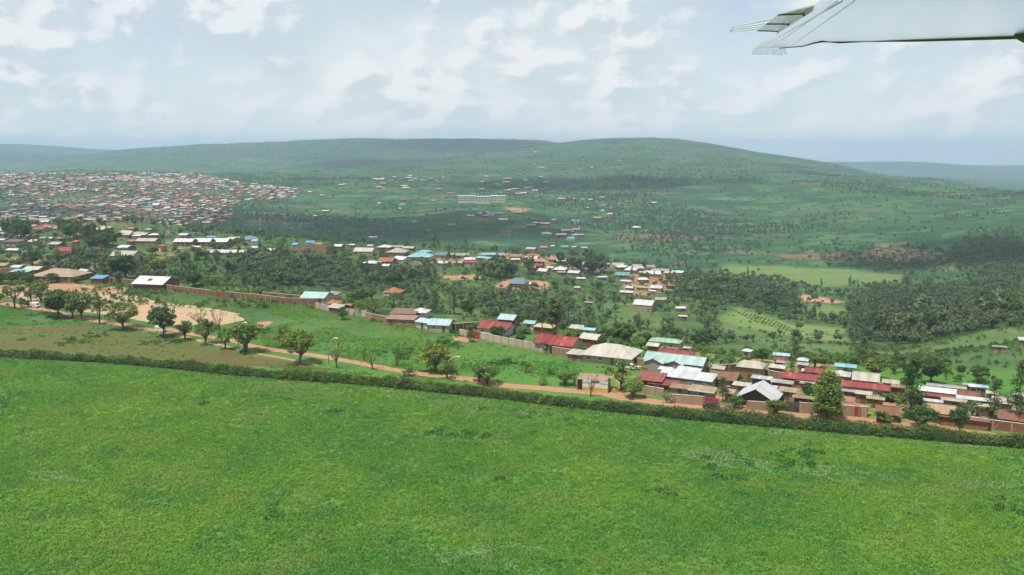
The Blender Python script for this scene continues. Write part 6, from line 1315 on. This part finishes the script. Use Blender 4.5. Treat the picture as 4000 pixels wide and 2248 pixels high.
# woods and groves: single trees where they can be told apart
def grove(fr, poly, n, kinds, h, group, label, seed, used=[]):
    r = np.random.default_rng(seed); poly = np.array(poly, float); lo, hi = poly.min(0), poly.max(0); k = 0; tries = 0
    while k < n and tries < n * 30:
        tries += 1; x, y = r.uniform(lo[0], hi[0]), r.uniform(lo[1], hi[1])
        if not inpoly(x, y, poly): continue
        p = PQ(fr, x, y)
        if any((p.x - u[0]) ** 2 + (p.y - u[1]) ** 2 < 9 for u in used): continue
        used.append((p.x, p.y)); kd_ = kinds[r.integers(len(kinds))]; hh = r.uniform(*h); w0, h0 = PROTO[kd_][0][2:]
        plant(kd_, p, hh, w0 * hh / h0 * r.uniform(.9, 1.3), 'tree', label, 'tree', group, int(r.integers(9))); k += 1
grove(2, [(20, 330), (520, 360), (900, 430), (880, 600), (500, 600), (40, 570)], 24, ['far', 'far', 'open', 'tall'], (5, 9), 'trees of the wooded ravine', 'tree in the wooded ravine between the brick wall and the plateau', 1)
grove(2, [(1150, 470), (1640, 470), (1640, 560), (1400, 600), (1160, 560)], 18, ['far', 'dense', 'far'], (7, 11), 'dark trees below the orange-roofed house', 'dark tree in the grove below the orange-roofed house', 2)
grove(2, [(1650, 470), (1840, 480), (1820, 600), (1660, 620)], 8, ['tall', 'far_tall'], (11, 17), 'tall trees right of the ravine grove', 'tall slim tree at the right end of the ravine grove', 3)
grove(3, [(360, 360), (860, 340), (850, 410), (500, 440), (370, 400)], 16, ['tall', 'far', 'far_tall'], (9, 15), 'trees left of the white row of houses', 'tree in the belt left of the white-roofed row', 4)
grove(3, [(950, 250), (1420, 290), (1540, 390), (1400, 400), (1000, 300)], 14, ['dense', 'far'], (8, 13), 'trees among the white row of houses', 'dark round tree standing among the white-roofed row', 5)
grove(1, [(20, 250), (320, 300), (330, 345), (30, 330)], 14, ['tall', 'far_tall', 'dense'], (11, 18), 'tall trees at the left edge of the plateau', 'tall dark tree among the roofs at the left of the plateau', 6)
grove(1, [(480, 230), (860, 290), (1000, 330), (990, 420), (720, 400)], 22, ['tall', 'dense', 'far_tall'], (9, 17), 'tall trees in the middle of the left plateau', 'tall dark tree behind the long cream hall', 7)
grove(1, [(1400, 450), (2200, 430), (2200, 620), (1650, 620)], 14, ['far', 'dense', 'far_tall'], (5, 9), 'bushy trees below the long low roof', 'bushy tree below the long low white roof', 8)
grove(9, [(80, 560), (480, 600), (700, 680), (950, 690), (950, 560), (500, 480), (120, 500)], 30, ['far', 'dense', 'far', 'tall'], (8, 12), 'trees of the valley wood', 'tree in the valley wood right of the hamlet', 9)
grove(9, [(1330, 880), (1990, 880), (2560, 780), (2560, 640), (1700, 640), (1320, 700)], 32, ['far', 'dense', 'far', 'tall'], (9, 14), 'trees of the right-hand plantation', 'tree in the dense plantation beyond the right-hand houses', 10)

# everything green and too many to count: one object for each kind of cover
def far_cover(name, n, ylo, yhi, slo, shi, dens, meshes, sc, label, seed):
    r = np.random.default_rng(seed); y = np.exp(r.uniform(math.log(ylo), math.log(yhi), n * 3)); y = np.where(r.random(n * 3) < .5, r.uniform(ylo, yhi, n * 3), y); x = r.uniform(slo, shi, n * 3) * y
    keep = r.random(n * 3) < dens(x, y); x, y = x[keep][:n], y[keep][:n]; s = r.uniform(*sc, len(x))
    o = gn_scatter(name, np.stack([x, y, T(x, y)], 1), s, r.uniform(0, 6.28, len(x)), r.integers(0, len(meshes), len(x)), meshes); tag(o, label, kind='stuff'); return o
def joined(pr):
    tr, cr = pr[0], pr[1]; return cr
def cov(ch, x, y):
    yy = np.clip(y, 41, 12400); i = np.clip(((x / yy + 1) / 2 * (SN - 1)).round().astype(int), 0, SN - 1); j = np.clip(np.interp(yy, Y_, np.arange(YN)).round().astype(int), 0, YN - 1); return COVER[i, j, ch]
FARM = [joined(q) for q in PROTO['far'] * 3 + PROTO['far_tall'][:1]]
# bushes that break the hedge's line
hi_ = np.random.default_rng(8).integers(0, len(HP), 230); hx_ = HP[hi_] + np.random.default_rng(9).normal(0, .7, (230, 2)); o = gn_scatter('hedge_bushes', np.stack([hx_[:, 0], hx_[:, 1], T(hx_[:, 0], hx_[:, 1])], 1), np.random.default_rng(10).uniform(.45, 1.1, 230), rng.uniform(0, 6.28, 230), rng.integers(0, 4, 230), [joined(q) for q in PROTO['bush']]); tag(o, 'taller bushes growing out of the long hedge', kind='stuff')
in_town = np.array(pix_poly(7, [(0, 345), (900, 340), (1500, 350), (1780, 400), (2350, 480), (2300, 540), (1800, 690), (1300, 780), (400, 810), (0, 830)]))
def d_hill(x, y):
    c = np.clip(fbm(x, y, 230, 4, 41) * 6 - .35, 0, 1) * .95 + 0.06 + .75 * (cov(2, x, y) > .5); c *= (1 - .95 * (cov(1, x, y) > .22)) * (1 - .6 * (cov(0, x, y) > .43)); sc_ = PQ(8, 1255, 538); c = np.where((np.abs(x - sc_.x) < 115) & (y - sc_.y < 25) & (y - sc_.y > -160), .0, c); c = np.where(inpoly(x, y, in_town), c * .6 + .45, c); return c
far_cover('distant_trees', 34000, 900, 4600, -.75, .75, d_hill, FARM, (.3, .68), 'scattered trees over the far hills', 11)
far_cover('distant_wood', 5000, 4300, 8300, -.7, .7, lambda x, y: np.clip(fbm(x, y, 420, 3, 51) * 2 + .3, 0, 1), FARM, (.6, 1.15), 'wooded ridges on the horizon', 12)
HM = np.array([[o_.location.x, o_.location.y] for o_ in bpy.data.objects if o_.parent is None and o_.name.split('.')[0] in ('house', 'school', 'meeting_hall', 'unfinished_house') and o_.location.y < 1000])
def clear(x, y, d):
    out = np.ones(len(x), bool)
    for hx, hy in HM: out &= ~((np.abs(x - hx) < d) & (y - hy < d) & (y - hy > -1.6 * d))
    return out
def d_mid(x, y):
    c = .16 + .9 * (cov(2, x, y) > .5) + .55 * np.clip(fbm(x, y, 60, 3, 61) * 2, 0, 1); c *= 1 - .97 * (cov(1, x, y) > .22); return c * clear(x, y, 9) * (cov(0, x, y) < .6) * ((y > 560) | (x / y < -.05) | (cov(2, x, y) > .5) | (y > 420))
far_cover('valley_trees', 7000, 395, 950, -.7, .72, d_mid, FARM + [joined(q) for q in PROTO['bush']], (.35, .95), 'trees and bushes covering the ravine and valley', 13)
far_cover('valley_scrub', 14000, 330, 1000, -.62, .68, lambda x, y: np.clip(.25 + fbm(x, y, 45, 3, 71) * 1.4, 0, 1) * (cov(0, x, y) < .6) * clear(x, y, 7) * (1 - .95 * (cov(1, x, y) > .22)), [joined(q) for q in PROTO['bush']], (.3, .9), 'low scrub on the valley slopes', 14)
# orchard rows on the valley field
rows = []
for k in range(7):
    for q in range(10):
        p = PQ(9, 460 + k * 52 - q * 8 + q * 30, 660 + k * 14 + q * 11 + (k % 2) * 3); rows.append(p)
rows = np.array([[*p] for p in rows]); o = gn_scatter('orchard_bushes', rows, np.full(len(rows), .55), rng.uniform(0, 6, len(rows)), rng.integers(0, 2, len(rows)), [joined(q) for q in PROTO['bush'][:2]]); tag(o, 'rows of young bushes on the valley field', kind='stuff')

# field weeds and grass -------------------------------------------------
def weed_mesh(name, n, rad, hgt, size, m, seed, flat=.5):
    r = np.random.default_rng(seed); a = r.uniform(0, 6.28, n); q = rad * np.sqrt(r.uniform(0, 1, n)); z = hgt * r.uniform(.1, 1, n) * (1 - .5 * q / rad); c = np.stack([q * np.cos(a), q * np.sin(a), z], 1)
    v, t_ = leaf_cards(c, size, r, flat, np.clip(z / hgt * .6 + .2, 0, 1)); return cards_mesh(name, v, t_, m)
WEED = [weed_mesh('weed', 22, .42, .26, .26, M['leaf_weed'], 1, 1.7), weed_mesh('weed', 20, .5, .18, .24, M['leaf_weed'], 2, 1.7), weed_mesh('weed', 26, .4, .42, .24, M['leaf_weed'], 3, 1.2), weed_mesh('weed', 16, .34, .2, .3, M['leaf_weed'], 4, 1.7)]
M['leaf_tuft'] = leaf_mat('leaf_tuft', (0.026, 0.085, 0.022), (0.060, 0.150, 0.034), 0.2)
TALLW = [weed_mesh('weed', 46, .75, .7, .30, M['leaf_tuft'], 5), weed_mesh('weed', 40, .9, .55, .32, M['leaf_tuft'], 6)]
PALE = [weed_mesh('weed', 16, .5, .42, .30, M['leaf_pale'], 7, 1.5), weed_mesh('weed', 14, .45, .36, .28, M['leaf_pale'], 8, 1.5)]
hedge_y = lambda x: np.interp(x, HP[:, 0], HP[:, 1])
def field_pts(n, r, dens):
    y = r.uniform(112, 285, n * 3); x = r.uniform(-.68, .68, n * 3) * y; ok = (y < hedge_y(x) - 1.2) & (r.random(n * 3) < dens(x, y)); return x[ok][:n], y[ok][:n]
r = np.random.default_rng(31)
x, y = field_pts(95000, r, lambda x, y: .75 + .25 * np.clip(fbm(x, y, 9, 4, 81) * 2.2, -1, 1))
o = gn_scatter('field_weeds', np.stack([x, y, T(x, y)], 1), r.uniform(.5, 1.25, len(x)), r.uniform(0, 6.28, len(x)), r.integers(0, 4, len(x)), WEED); tag(o, 'low weeds and grass covering the near field', kind='stuff')
x, y = field_pts(3000, r, lambda x, y: np.clip(fbm(x, y, 14, 4, 91) * 3.2 - .85, 0, 1))
o = gn_scatter('field_bushes', np.stack([x, y, T(x, y)], 1), r.uniform(.5, 1.6, len(x)), r.uniform(0, 6.28, len(x)), r.integers(0, 2, len(x)), TALLW); tag(o, 'darker leafy clumps dotted over the near field', kind='stuff')
# pale broad-leaved weeds in bands
def band(poly, n, seed):
    r = np.random.default_rng(seed); w_ = np.array(pp((0, poly))); lo, hi = w_.min(0), w_.max(0); x = r.uniform(lo[0], hi[0], n * 14); y = r.uniform(lo[1], hi[1], n * 14); ok = inpoly(x + 2.5 * fbm(x, y, 6, 3, 5), y + 4 * fbm(x, y, 9, 3, 6), w_) & (r.random(n * 14) < np.clip(.3 + fbm(x, y, 5, 3, 7) * 1.8, 0, 1)) & (y < hedge_y(x) - 1); return np.stack([x[ok][:n], y[ok][:n]], 1)
bp_ = np.concatenate([band([(1690, 1130), (1760, 1125), (1900, 1155), (2200, 1190), (2500, 1205), (2576, 1212), (2576, 1230), (2400, 1222), (2100, 1205), (1850, 1185), (1720, 1150)], 2600, 1), band([(430, 940), (600, 960), (900, 985), (1300, 1020), (1600, 1050), (1600, 1068), (1200, 1035), (800, 1000), (500, 965)], 2200, 2), band([(1600, 1048), (1900, 1080), (2300, 1112), (2500, 1130), (2300, 1128), (1800, 1090)], 1500, 3), band([(60, 1190), (200, 1195), (240, 1215), (120, 1212)], 420, 4), band([(1050, 1380), (1350, 1370), (1400, 1390), (1100, 1420)], 500, 5), band([(1250, 1400), (1500, 1430), (1300, 1448)], 200, 6)])
o = gn_scatter('pale_weeds', np.stack([bp_[:, 0], bp_[:, 1], np.zeros(len(bp_))], 1), rng.uniform(.5, 1.05, len(bp_)), rng.uniform(0, 6.28, len(bp_)), rng.integers(0, 2, len(bp_)), PALE); tag(o, 'bands of pale broad-leaved weeds across the near field', kind='stuff')
# grass beyond the hedge
y = r.uniform(195, 420, 150000); x = r.uniform(-.66, .5, 150000) * y; px_, py_ = proj(x, y, T(x, y)); zone = np.zeros(len(x), bool)
for fr, pl in ((1, [(0, 880), (400, 930), (800, 1010), (1500, 1135), (2228, 1300), (2228, 1400), (1200, 1330), (0, 1240)]), (2, [(0, 690), (700, 770), (1100, 870), (1640, 960), (2000, 1000), (2228, 1100), (2228, 1390), (1500, 1330), (900, 1215), (300, 1120), (230, 980), (600, 900), (0, 760)]), (3, [(0, 880), (300, 960), (900, 1060), (1500, 1160), (1480, 1230), (1200, 1280), (700, 1290), (0, 1260)]), (1, [(560, 690), (1050, 700), (1500, 770), (2228, 860), (2228, 900), (1300, 770), (1000, 720)]), (2, [(0, 1250), (600, 1290), (1200, 1350), (2100, 1420), (2100, 1440), (1000, 1390), (0, 1275)])):
    zone |= inpoly(px_, py_, np.array([Q(fr, *q) for q in pl]))
plot_ = inpoly(px_, py_, np.array([Q(1, *q) for q in [(-60, 1060), (900, 1040), (1960, 1250), (2300, 1330), (2300, 1420), (0, 1260)]])); kp = zone & (~plot_ | (r.random(len(x)) < .18)) & (r.random(len(x)) < .35 + .6 * np.clip(fbm(x, y, 12, 3, 17) * 2, -.5, 1)); kp[np.cumsum(kp) > 26000] = False; x, y = x[kp], y[kp]
o = gn_scatter('verge_grass', np.stack([x, y, T(x, y)], 1), r.uniform(.6, 1.4, len(x)), r.uniform(0, 6.28, len(x)), r.integers(0, 4, len(x)), WEED); tag(o, 'rough grass on the slope between hedge and compound walls', kind='stuff')
# darker tufts on that slope and along the walls
kp = (r.random(len(x)) < np.clip(fbm(x, y, 16, 3, 27) * 3 - .7, 0, 1)); x2, y2 = x[kp][:1100], y[kp][:1100]
o = gn_scatter('slope_bushes', np.stack([x2, y2, T(x2, y2)], 1), r.uniform(.7, 1.6, len(x2)), r.uniform(0, 6.28, len(x2)), r.integers(0, 2, len(x2)), TALLW); tag(o, 'dark leafy tufts on the green slope', kind='stuff')

# gardens between the houses
y = r.uniform(205, 345, 30000); x = r.uniform(-.2, .68, 30000) * y; px_, py_ = proj(x, y, T(x, y)); zone = np.zeros(len(x), bool)
for fr, pl in ((3, [(200, 780), (900, 760), (1500, 800), (2228, 900), (2228, 1180), (1700, 1140), (1000, 1050), (300, 900)]), (4, [(800, 330), (1700, 380), (2576, 560), (2576, 1000), (1900, 960), (1100, 830), (700, 580)]), (5, [(0, 350), (1200, 430), (2576, 600), (2576, 1050), (1800, 980), (900, 900), (0, 780)])): zone |= inpoly(px_, py_, np.array([Q(fr, *q) for q in pl]))
HC = np.array([[o_.location.x, o_.location.y] for o_ in bpy.data.objects if o_.name.startswith('house') and o_.parent is None and o_.location.y < 360])
far_ok = np.min((x[:, None] - HC[None, :, 0]) ** 2 + (y[:, None] - HC[None, :, 1]) ** 2, 1) > 5.2 ** 2
rd = np.concatenate([ROAD_A, ROAD_B])[::3]; far_ok &= np.min((x[:, None] - rd[None, :, 0]) ** 2 + (y[:, None] - rd[None, :, 1]) ** 2, 1) > 6.5 ** 2
kp = zone & far_ok & (r.random(len(x)) < .055); x, y = x[kp], y[kp]
GARD = [joined(q) for q in PROTO['bush'] + PROTO['light'][:2] + PROTO['dense'][:1] + PROTO['banana']]
o = gn_scatter('garden_shrubs', np.stack([x, y, T(x, y)], 1), r.uniform(.28, .58, len(x)), r.uniform(0, 6.28, len(x)), r.integers(0, len(GARD), len(x)), GARD); tag(o, 'shrubs and saplings filling the gardens between the houses', kind='stuff'); print('garden', len(x))
# hedgerow scrub on the right-hand slopes
y = r.uniform(260, 480, 9000); x = r.uniform(.12, .66, 9000) * y; kp = (np.abs(fbm(x, y, 55, 2, 33)) < .045) | (r.random(9000) < .12 * np.clip(fbm(x, y, 30, 3, 3) * 3, 0, 1)); x, y = x[kp], y[kp]; far_ok = np.min((x[:, None] - HC[None, :, 0]) ** 2 + (y[:, None] - HC[None, :, 1]) ** 2, 1) > 6 ** 2; x, y = x[far_ok], y[far_ok]; px_, py_ = proj(x, y, T(x, y)); up_ = py_ < np.interp(px_, [560, 700, 1024], [330, 352, 392]); x, y = x[up_], y[up_]
o = gn_scatter('hedgerow_scrub', np.stack([x, y, T(x, y)], 1), r.uniform(.3, .75, len(x)), r.uniform(0, 6.28, len(x)), r.integers(0, 4, len(x)), [joined(q) for q in PROTO['bush']]); tag(o, 'lines of scrub between the small valley fields', kind='stuff')

# ------------------------------------------------------------------ far town and hill houses
def far_house_mesh(roof, wall, typ, L, W, h):
    rb, wl = MB(), MB(); roof_parts(rb, wl, typ, L, W, h, .34, .4, base=-3, t=.12); return rb.mesh('roof', RM[roof]), wl.mesh('wall', WM[wall])
FK = [('white', 'ochre', 'gable', 13, 8), ('white', 'brick', 'hip', 12, 9), ('cream', 'brick', 'gable', 14, 8), ('tan', 'ochre', 'hip', 13, 10), ('orange', 'cream', 'hip', 13, 10), ('rusttan', 'brick', 'gable', 12, 8), ('blue', 'white', 'gable', 12, 8), ('turq', 'white', 'hip', 12, 9), ('red', 'cream', 'hip', 12, 9), ('grey', 'brick', 'gable', 12, 8), ('cream', 'cream', 'hip', 14, 10), ('white', 'white', 'gable', 18, 7)]
FP = [far_house_mesh(*k, 3.0) for k in FK]
wgt = np.array([.05, .03, .10, .18, .13, .19, .03, .03, .05, .16, .06, .01]); wgt /= wgt.sum()
def far_house(p, k, rz, sc, where, group):
    e = empty('house', p, rz); e.scale = (sc, sc, sc); put('roof', FP[k][0], e); put('wall', FP[k][1], e); lab = '%s-roofed %s house %s' % (RN[FK[k][0]], {'gable': 'gabled', 'hip': 'hipped'}[FK[k][2]], where); tag(e, lab, 'house', lab.replace(' house ', ' houses '))
def visible(x, y, z):
    u, v = proj(x, y, z); q = P(float(u), float(v)); return q.y > y - 60
r = np.random.default_rng(77); town = np.array([Q(7, *q) for q in [(0, 345), (400, 348), (900, 342), (1500, 352), (1780, 400), (2000, 430), (2350, 480), (2300, 545), (1900, 560), (1780, 600), (1800, 690), (1750, 720), (1300, 780), (900, 795), (400, 805), (0, 825)]])
cand = []; occ = {}
for _ in range(60000):
    y = r.uniform(1000, 2750); x = r.uniform(-.66, -.08) * y
    gx, gy = round(x / 16), round(y / 15)          # loose rows of plots
    if (gx, gy) in occ: continue
    x = gx * 16 + r.uniform(-4, 4); y = gy * 15 + r.uniform(-3, 3); z = float(T(x, y)); u, v = proj(x, y, z + 2)
    occ[(gx, gy)] = 1
    if not inpoly(u, v, town): continue
    if r.random() > np.clip(.52 + 1.3 * float(fbm(x, y, 210, 3, 19)), .10, .95): continue
    if not visible(x, y, z + 2.5): continue
    cand.append((y, x, z))
cand.sort(); print('town houses', len(cand)); NIND = 30
stuff_v = []; SM = {k: [] for k in range(len(FK))}
for i, (y, x, z) in enumerate(cand):
    k = int(r.choice(len(FK), p=wgt)); rz = math.radians(r.choice([-12, -6, 0, 8, 78])) + r.normal(0, .06); sc = r.uniform(.65, 1.0)
    if i < NIND: far_house(Vector((x, y, z)), k, rz, sc * 1.25, 'at the near edge of the far town', None)
    else: SM[k].append((x, y, z, rz, sc))
def merged(name, SM, label):
    V, Fc, Mi, mats = [], [], [], []
    for k, lst in SM.items():
        for me in FP[k]:
            if me.materials[0] not in mats: mats.append(me.materials[0])
            mi = mats.index(me.materials[0]); co = np.array([v.co[:] for v in me.vertices]); fs = [tuple(p.vertices) for p in me.polygons]
            for (x, y, z, a, s) in lst:
                b = len(V); c, sn = math.cos(a) * s, math.sin(a) * s; q = np.stack([co[:, 0] * c - co[:, 1] * sn + x, co[:, 0] * sn + co[:, 1] * c + y, co[:, 2] * s + z], 1); V += q.tolist(); Fc += [tuple(b + i for i in f) for f in fs]; Mi += [mi] * len(fs)
    me = bpy.data.meshes.new(name); me.from_pydata(V, [], Fc)
    for m_ in mats: me.materials.append(m_)
    me.polygons.foreach_set('material_index', Mi); me.update(); o = put(name, me); tag(o, label, kind='stuff')
merged('distant_town', SM, 'crowded roofs of the far town on its low hill')
# scattered farm houses on the big hill
HILL = [(490, 375), (520, 380), (545, 372), (545, 408), (515, 433), (548, 436), (560, 450), (600, 385), (625, 357), (640, 400), (700, 425), (710, 440), (730, 365), (740, 350), (765, 343), (770, 370), (745, 385), (820, 380), (850, 385), (880, 375), (930, 385), (945, 448), (970, 366), (1030, 480), (690, 525), (685, 560), (660, 588), (910, 530), (360, 617), (510, 552), (240, 415), (270, 412), (105, 492), (20, 468), (60, 640), (130, 605), (1255, 398), (1285, 355), (1330, 350), (1380, 350), (1365, 410), (1430, 400), (1440, 375), (1525, 345), (1570, 385), (1630, 378), (1680, 360), (1720, 400), (1635, 262), (1690, 292), (1640, 180), (1605, 188), (1780, 305), (1865, 322), (1895, 280), (1960, 298), (2045, 292), (1915, 328), (1255, 445), (1440, 457), (1470, 450), (1500, 447), (1570, 440), (1600, 435), (1680, 487), (1640, 457), (1520, 482), (1550, 478), (1385, 470), (1810, 505), (1830, 520), (1910, 520), (1980, 525), (2040, 522), (2120, 510), (2130, 562), (2120, 600), (2175, 628), (2010, 585), (2175, 588), (1770, 670), (1930, 680), (2080, 660), (1250, 625), (1285, 622), (1320, 628), (1390, 622), (1515, 620), (1280, 640), (1175, 640), (1410, 672), (1030, 708), (770, 678), (865, 750), (475, 798), (1610, 712), (1640, 697), (1710, 700), (1720, 772), (1820, 782), (1895, 805), (1925, 742), (1945, 728), (1900, 755), (1855, 750), (1930, 778), (1965, 780), (2365, 728), (2410, 92), (2250, 240), (2490, 545), (2310, 540)]
r = np.random.default_rng(99)
HS = {k: [] for k in range(len(FK))}
for i, (x, y) in enumerate(HILL):
    p = PQ(8, x, y); k = int(r.choice([0, 0, 1, 2, 2, 5, 9, 6, 7, 10] if 360 < y else [4, 8, 2, 0, 1, 5])); rz_ = math.radians(r.choice([-10, 5, 20, 75])); s_ = r.uniform(.7, 1.2) * (1.0 if p.y < 2000 else 1.2)
    if p.y < 1650: far_house(p, k, rz_, s_, 'scattered on the big green hill', None)
    else: HS[k].append((p.x, p.y, p.z, rz_, s_))
merged('distant_farmhouses', HS, 'tiny farmhouses high on the big green hill')
print('houses', sum(o_.name.split('.')[0] == 'house' for o_ in bpy.data.objects))
# long three-storey school on the hill
def big_school():
    M['school_paint'] = simple('school_paint', (0.66, 0.61, 0.46), 0.7, 0.06)
    for (x0, x1, lab) in ((1085, 1206, 'left wing of the long three-storey cream school on the hill'), (1208, 1318, 'middle wing of the long three-storey cream school on the hill'), (1320, 1425, 'right wing of the long three-storey cream school on the hill')):
        a, b = PQ(8, x0, 540), PQ(8, x1, 540); c = PQ(8, (x0 + x1) / 2, 538); L = abs(b.x - a.x) * .97 if abs(b.y - a.y) < 200 else (x1 - x0) / 7.19 * c.y / F; L = (x1 - x0) / 7.19 * depth_at(c) / F * .985; e = empty('school', c, 0); tag(e, lab, 'school', 'wings of the hill school'); c.z += 2.5; c.y += {1085: 0, 1208: -14, 1320: 6}[x0]; e.location = c; H = 38 / 7.19 * depth_at(c) / F
        w_ = MB(); w_.box(-L/2, L/2, 0, 9, -6, H); w_.build('wall', M['school_paint'], e); rf = MB(); rf.slab([(-L/2 - .5, -.6, H + .05), (L/2 + .5, -.6, H + .05), (L/2 + .5, 4.5, H + 1.6), (-L/2 - .5, 4.5, H + 1.6)], .15); rf.slab([(L/2 + .5, 9.6, H + .05), (-L/2 - .5, 9.6, H + .05), (-L/2 - .5, 4.52, H + 1.6), (L/2 + .5, 4.52, H + 1.6)], .15); rf.build('roof', RM['mint'], e)
        n = int(L / 5.2)
        for s in range(3):
            g = MB(); g.box(-L/2, L/2, -.35, -.003, s * H / 3 + .1, s * H / 3 + .5); g.build('floor_band', WM['white'], e)
            for k in range(n):
                X = -L/2 + (k + .5) * L / n; g = MB(); g.box(X - 1.9, X + 1.9, -.08, -.01, s * H / 3 + H * .13, s * H / 3 + H * .26); g.build('window', M['pane'], e)
big_school()
# ------------------------------------------------------------------ haze
hz = MB(); hz.box(-21600, 21600, -1700, 12900, -330, 185)
def haze_mat():
    m = bpy.data.materials.new('haze'); m.use_nodes = True; m.node_tree.nodes.clear(); t = NT(m.node_tree)
    o = t.new('ShaderNodeOutputMaterial')
    v = t.new('ShaderNodeVolumePrincipled', inp={'Color': (0.52, 0.72, 0.92, 1), 'Density': HAZE_D, 'Anisotropy': 0.1})
    t.l.new(v.outputs[0], o.inputs['Volume']); return m
HAZE_D = 0.000124
ho = hz.build('haze', haze_mat()); tag(ho, 'pale blue haze over the valley', kind='stuff')

# ------------------------------------------------------------------ fair-weather clouds overhead (out of the picture), whose shadows darken parts of the hills
def cloud_mat():
    m = bpy.data.materials.new('cloud'); m.use_nodes = True; m.node_tree.nodes.clear(); t = NT(m.node_tree)
    o = t.new('ShaderNodeOutputMaterial'); v = t.new('ShaderNodeVolumePrincipled', inp={'Color': (0.97, 0.98, 1.0, 1), 'Density': 0.022, 'Anisotropy': 0.3}); t.l.new(v.outputs[0], o.inputs['Volume']); return m
CM = cloud_mat()
def cumulus(fr, x, y, rx, ry, seed, alt=850, rz=50):
    g = PQ(fr, x, y); c = np.array([g.x, g.y, g.z]) + SUNV / SUNV[2] * alt; r = np.random.default_rng(seed); nu, nv = 40, 16; V = []; Fc = []
    for j in range(nv + 1):
        ph = math.pi * j / nv
        for i in range(nu):
            th = 2 * math.pi * i / nu; d = np.array([math.sin(ph) * math.cos(th), math.sin(ph) * math.sin(th), math.cos(ph)])
            k = 1 + .30 * float(fbm(d[0] * 3 + seed, d[1] * 3 + d[2], 1.0, 4, seed)); zz = d[2] * rz * k * (1.0 if d[2] > 0 else .45); V.append((d[0] * rx * k, d[1] * ry * k, zz))
    for j in range(nv):
        for i in range(nu): Fc.append((j * nu + i, (j + 1) * nu + i, (j + 1) * nu + (i + 1) % nu, j * nu + (i + 1) % nu))
    me = bpy.data.meshes.new('cloud'); me.from_pydata(V, [], Fc); me.materials.append(CM); me.update(); o = put('cloud', me, None, tuple(c)); tag(o, 'small cumulus cloud high above the hills', kind='structure')
for a in ((8, 480, 700, 300, 150, 1), (8, 1150, 745, 170, 70, 2), (8, 2050, 395, 420, 190, 3), (9, 2420, 250, 190, 130, 4), (7, 420, 640, 150, 60, 5), (8, 480, 260, 450, 300, 6, 1500), (8, 1350, 130, 700, 420, 7, 2200), (7, 250, 250, 900, 500, 8, 2300)): cumulus(*a)
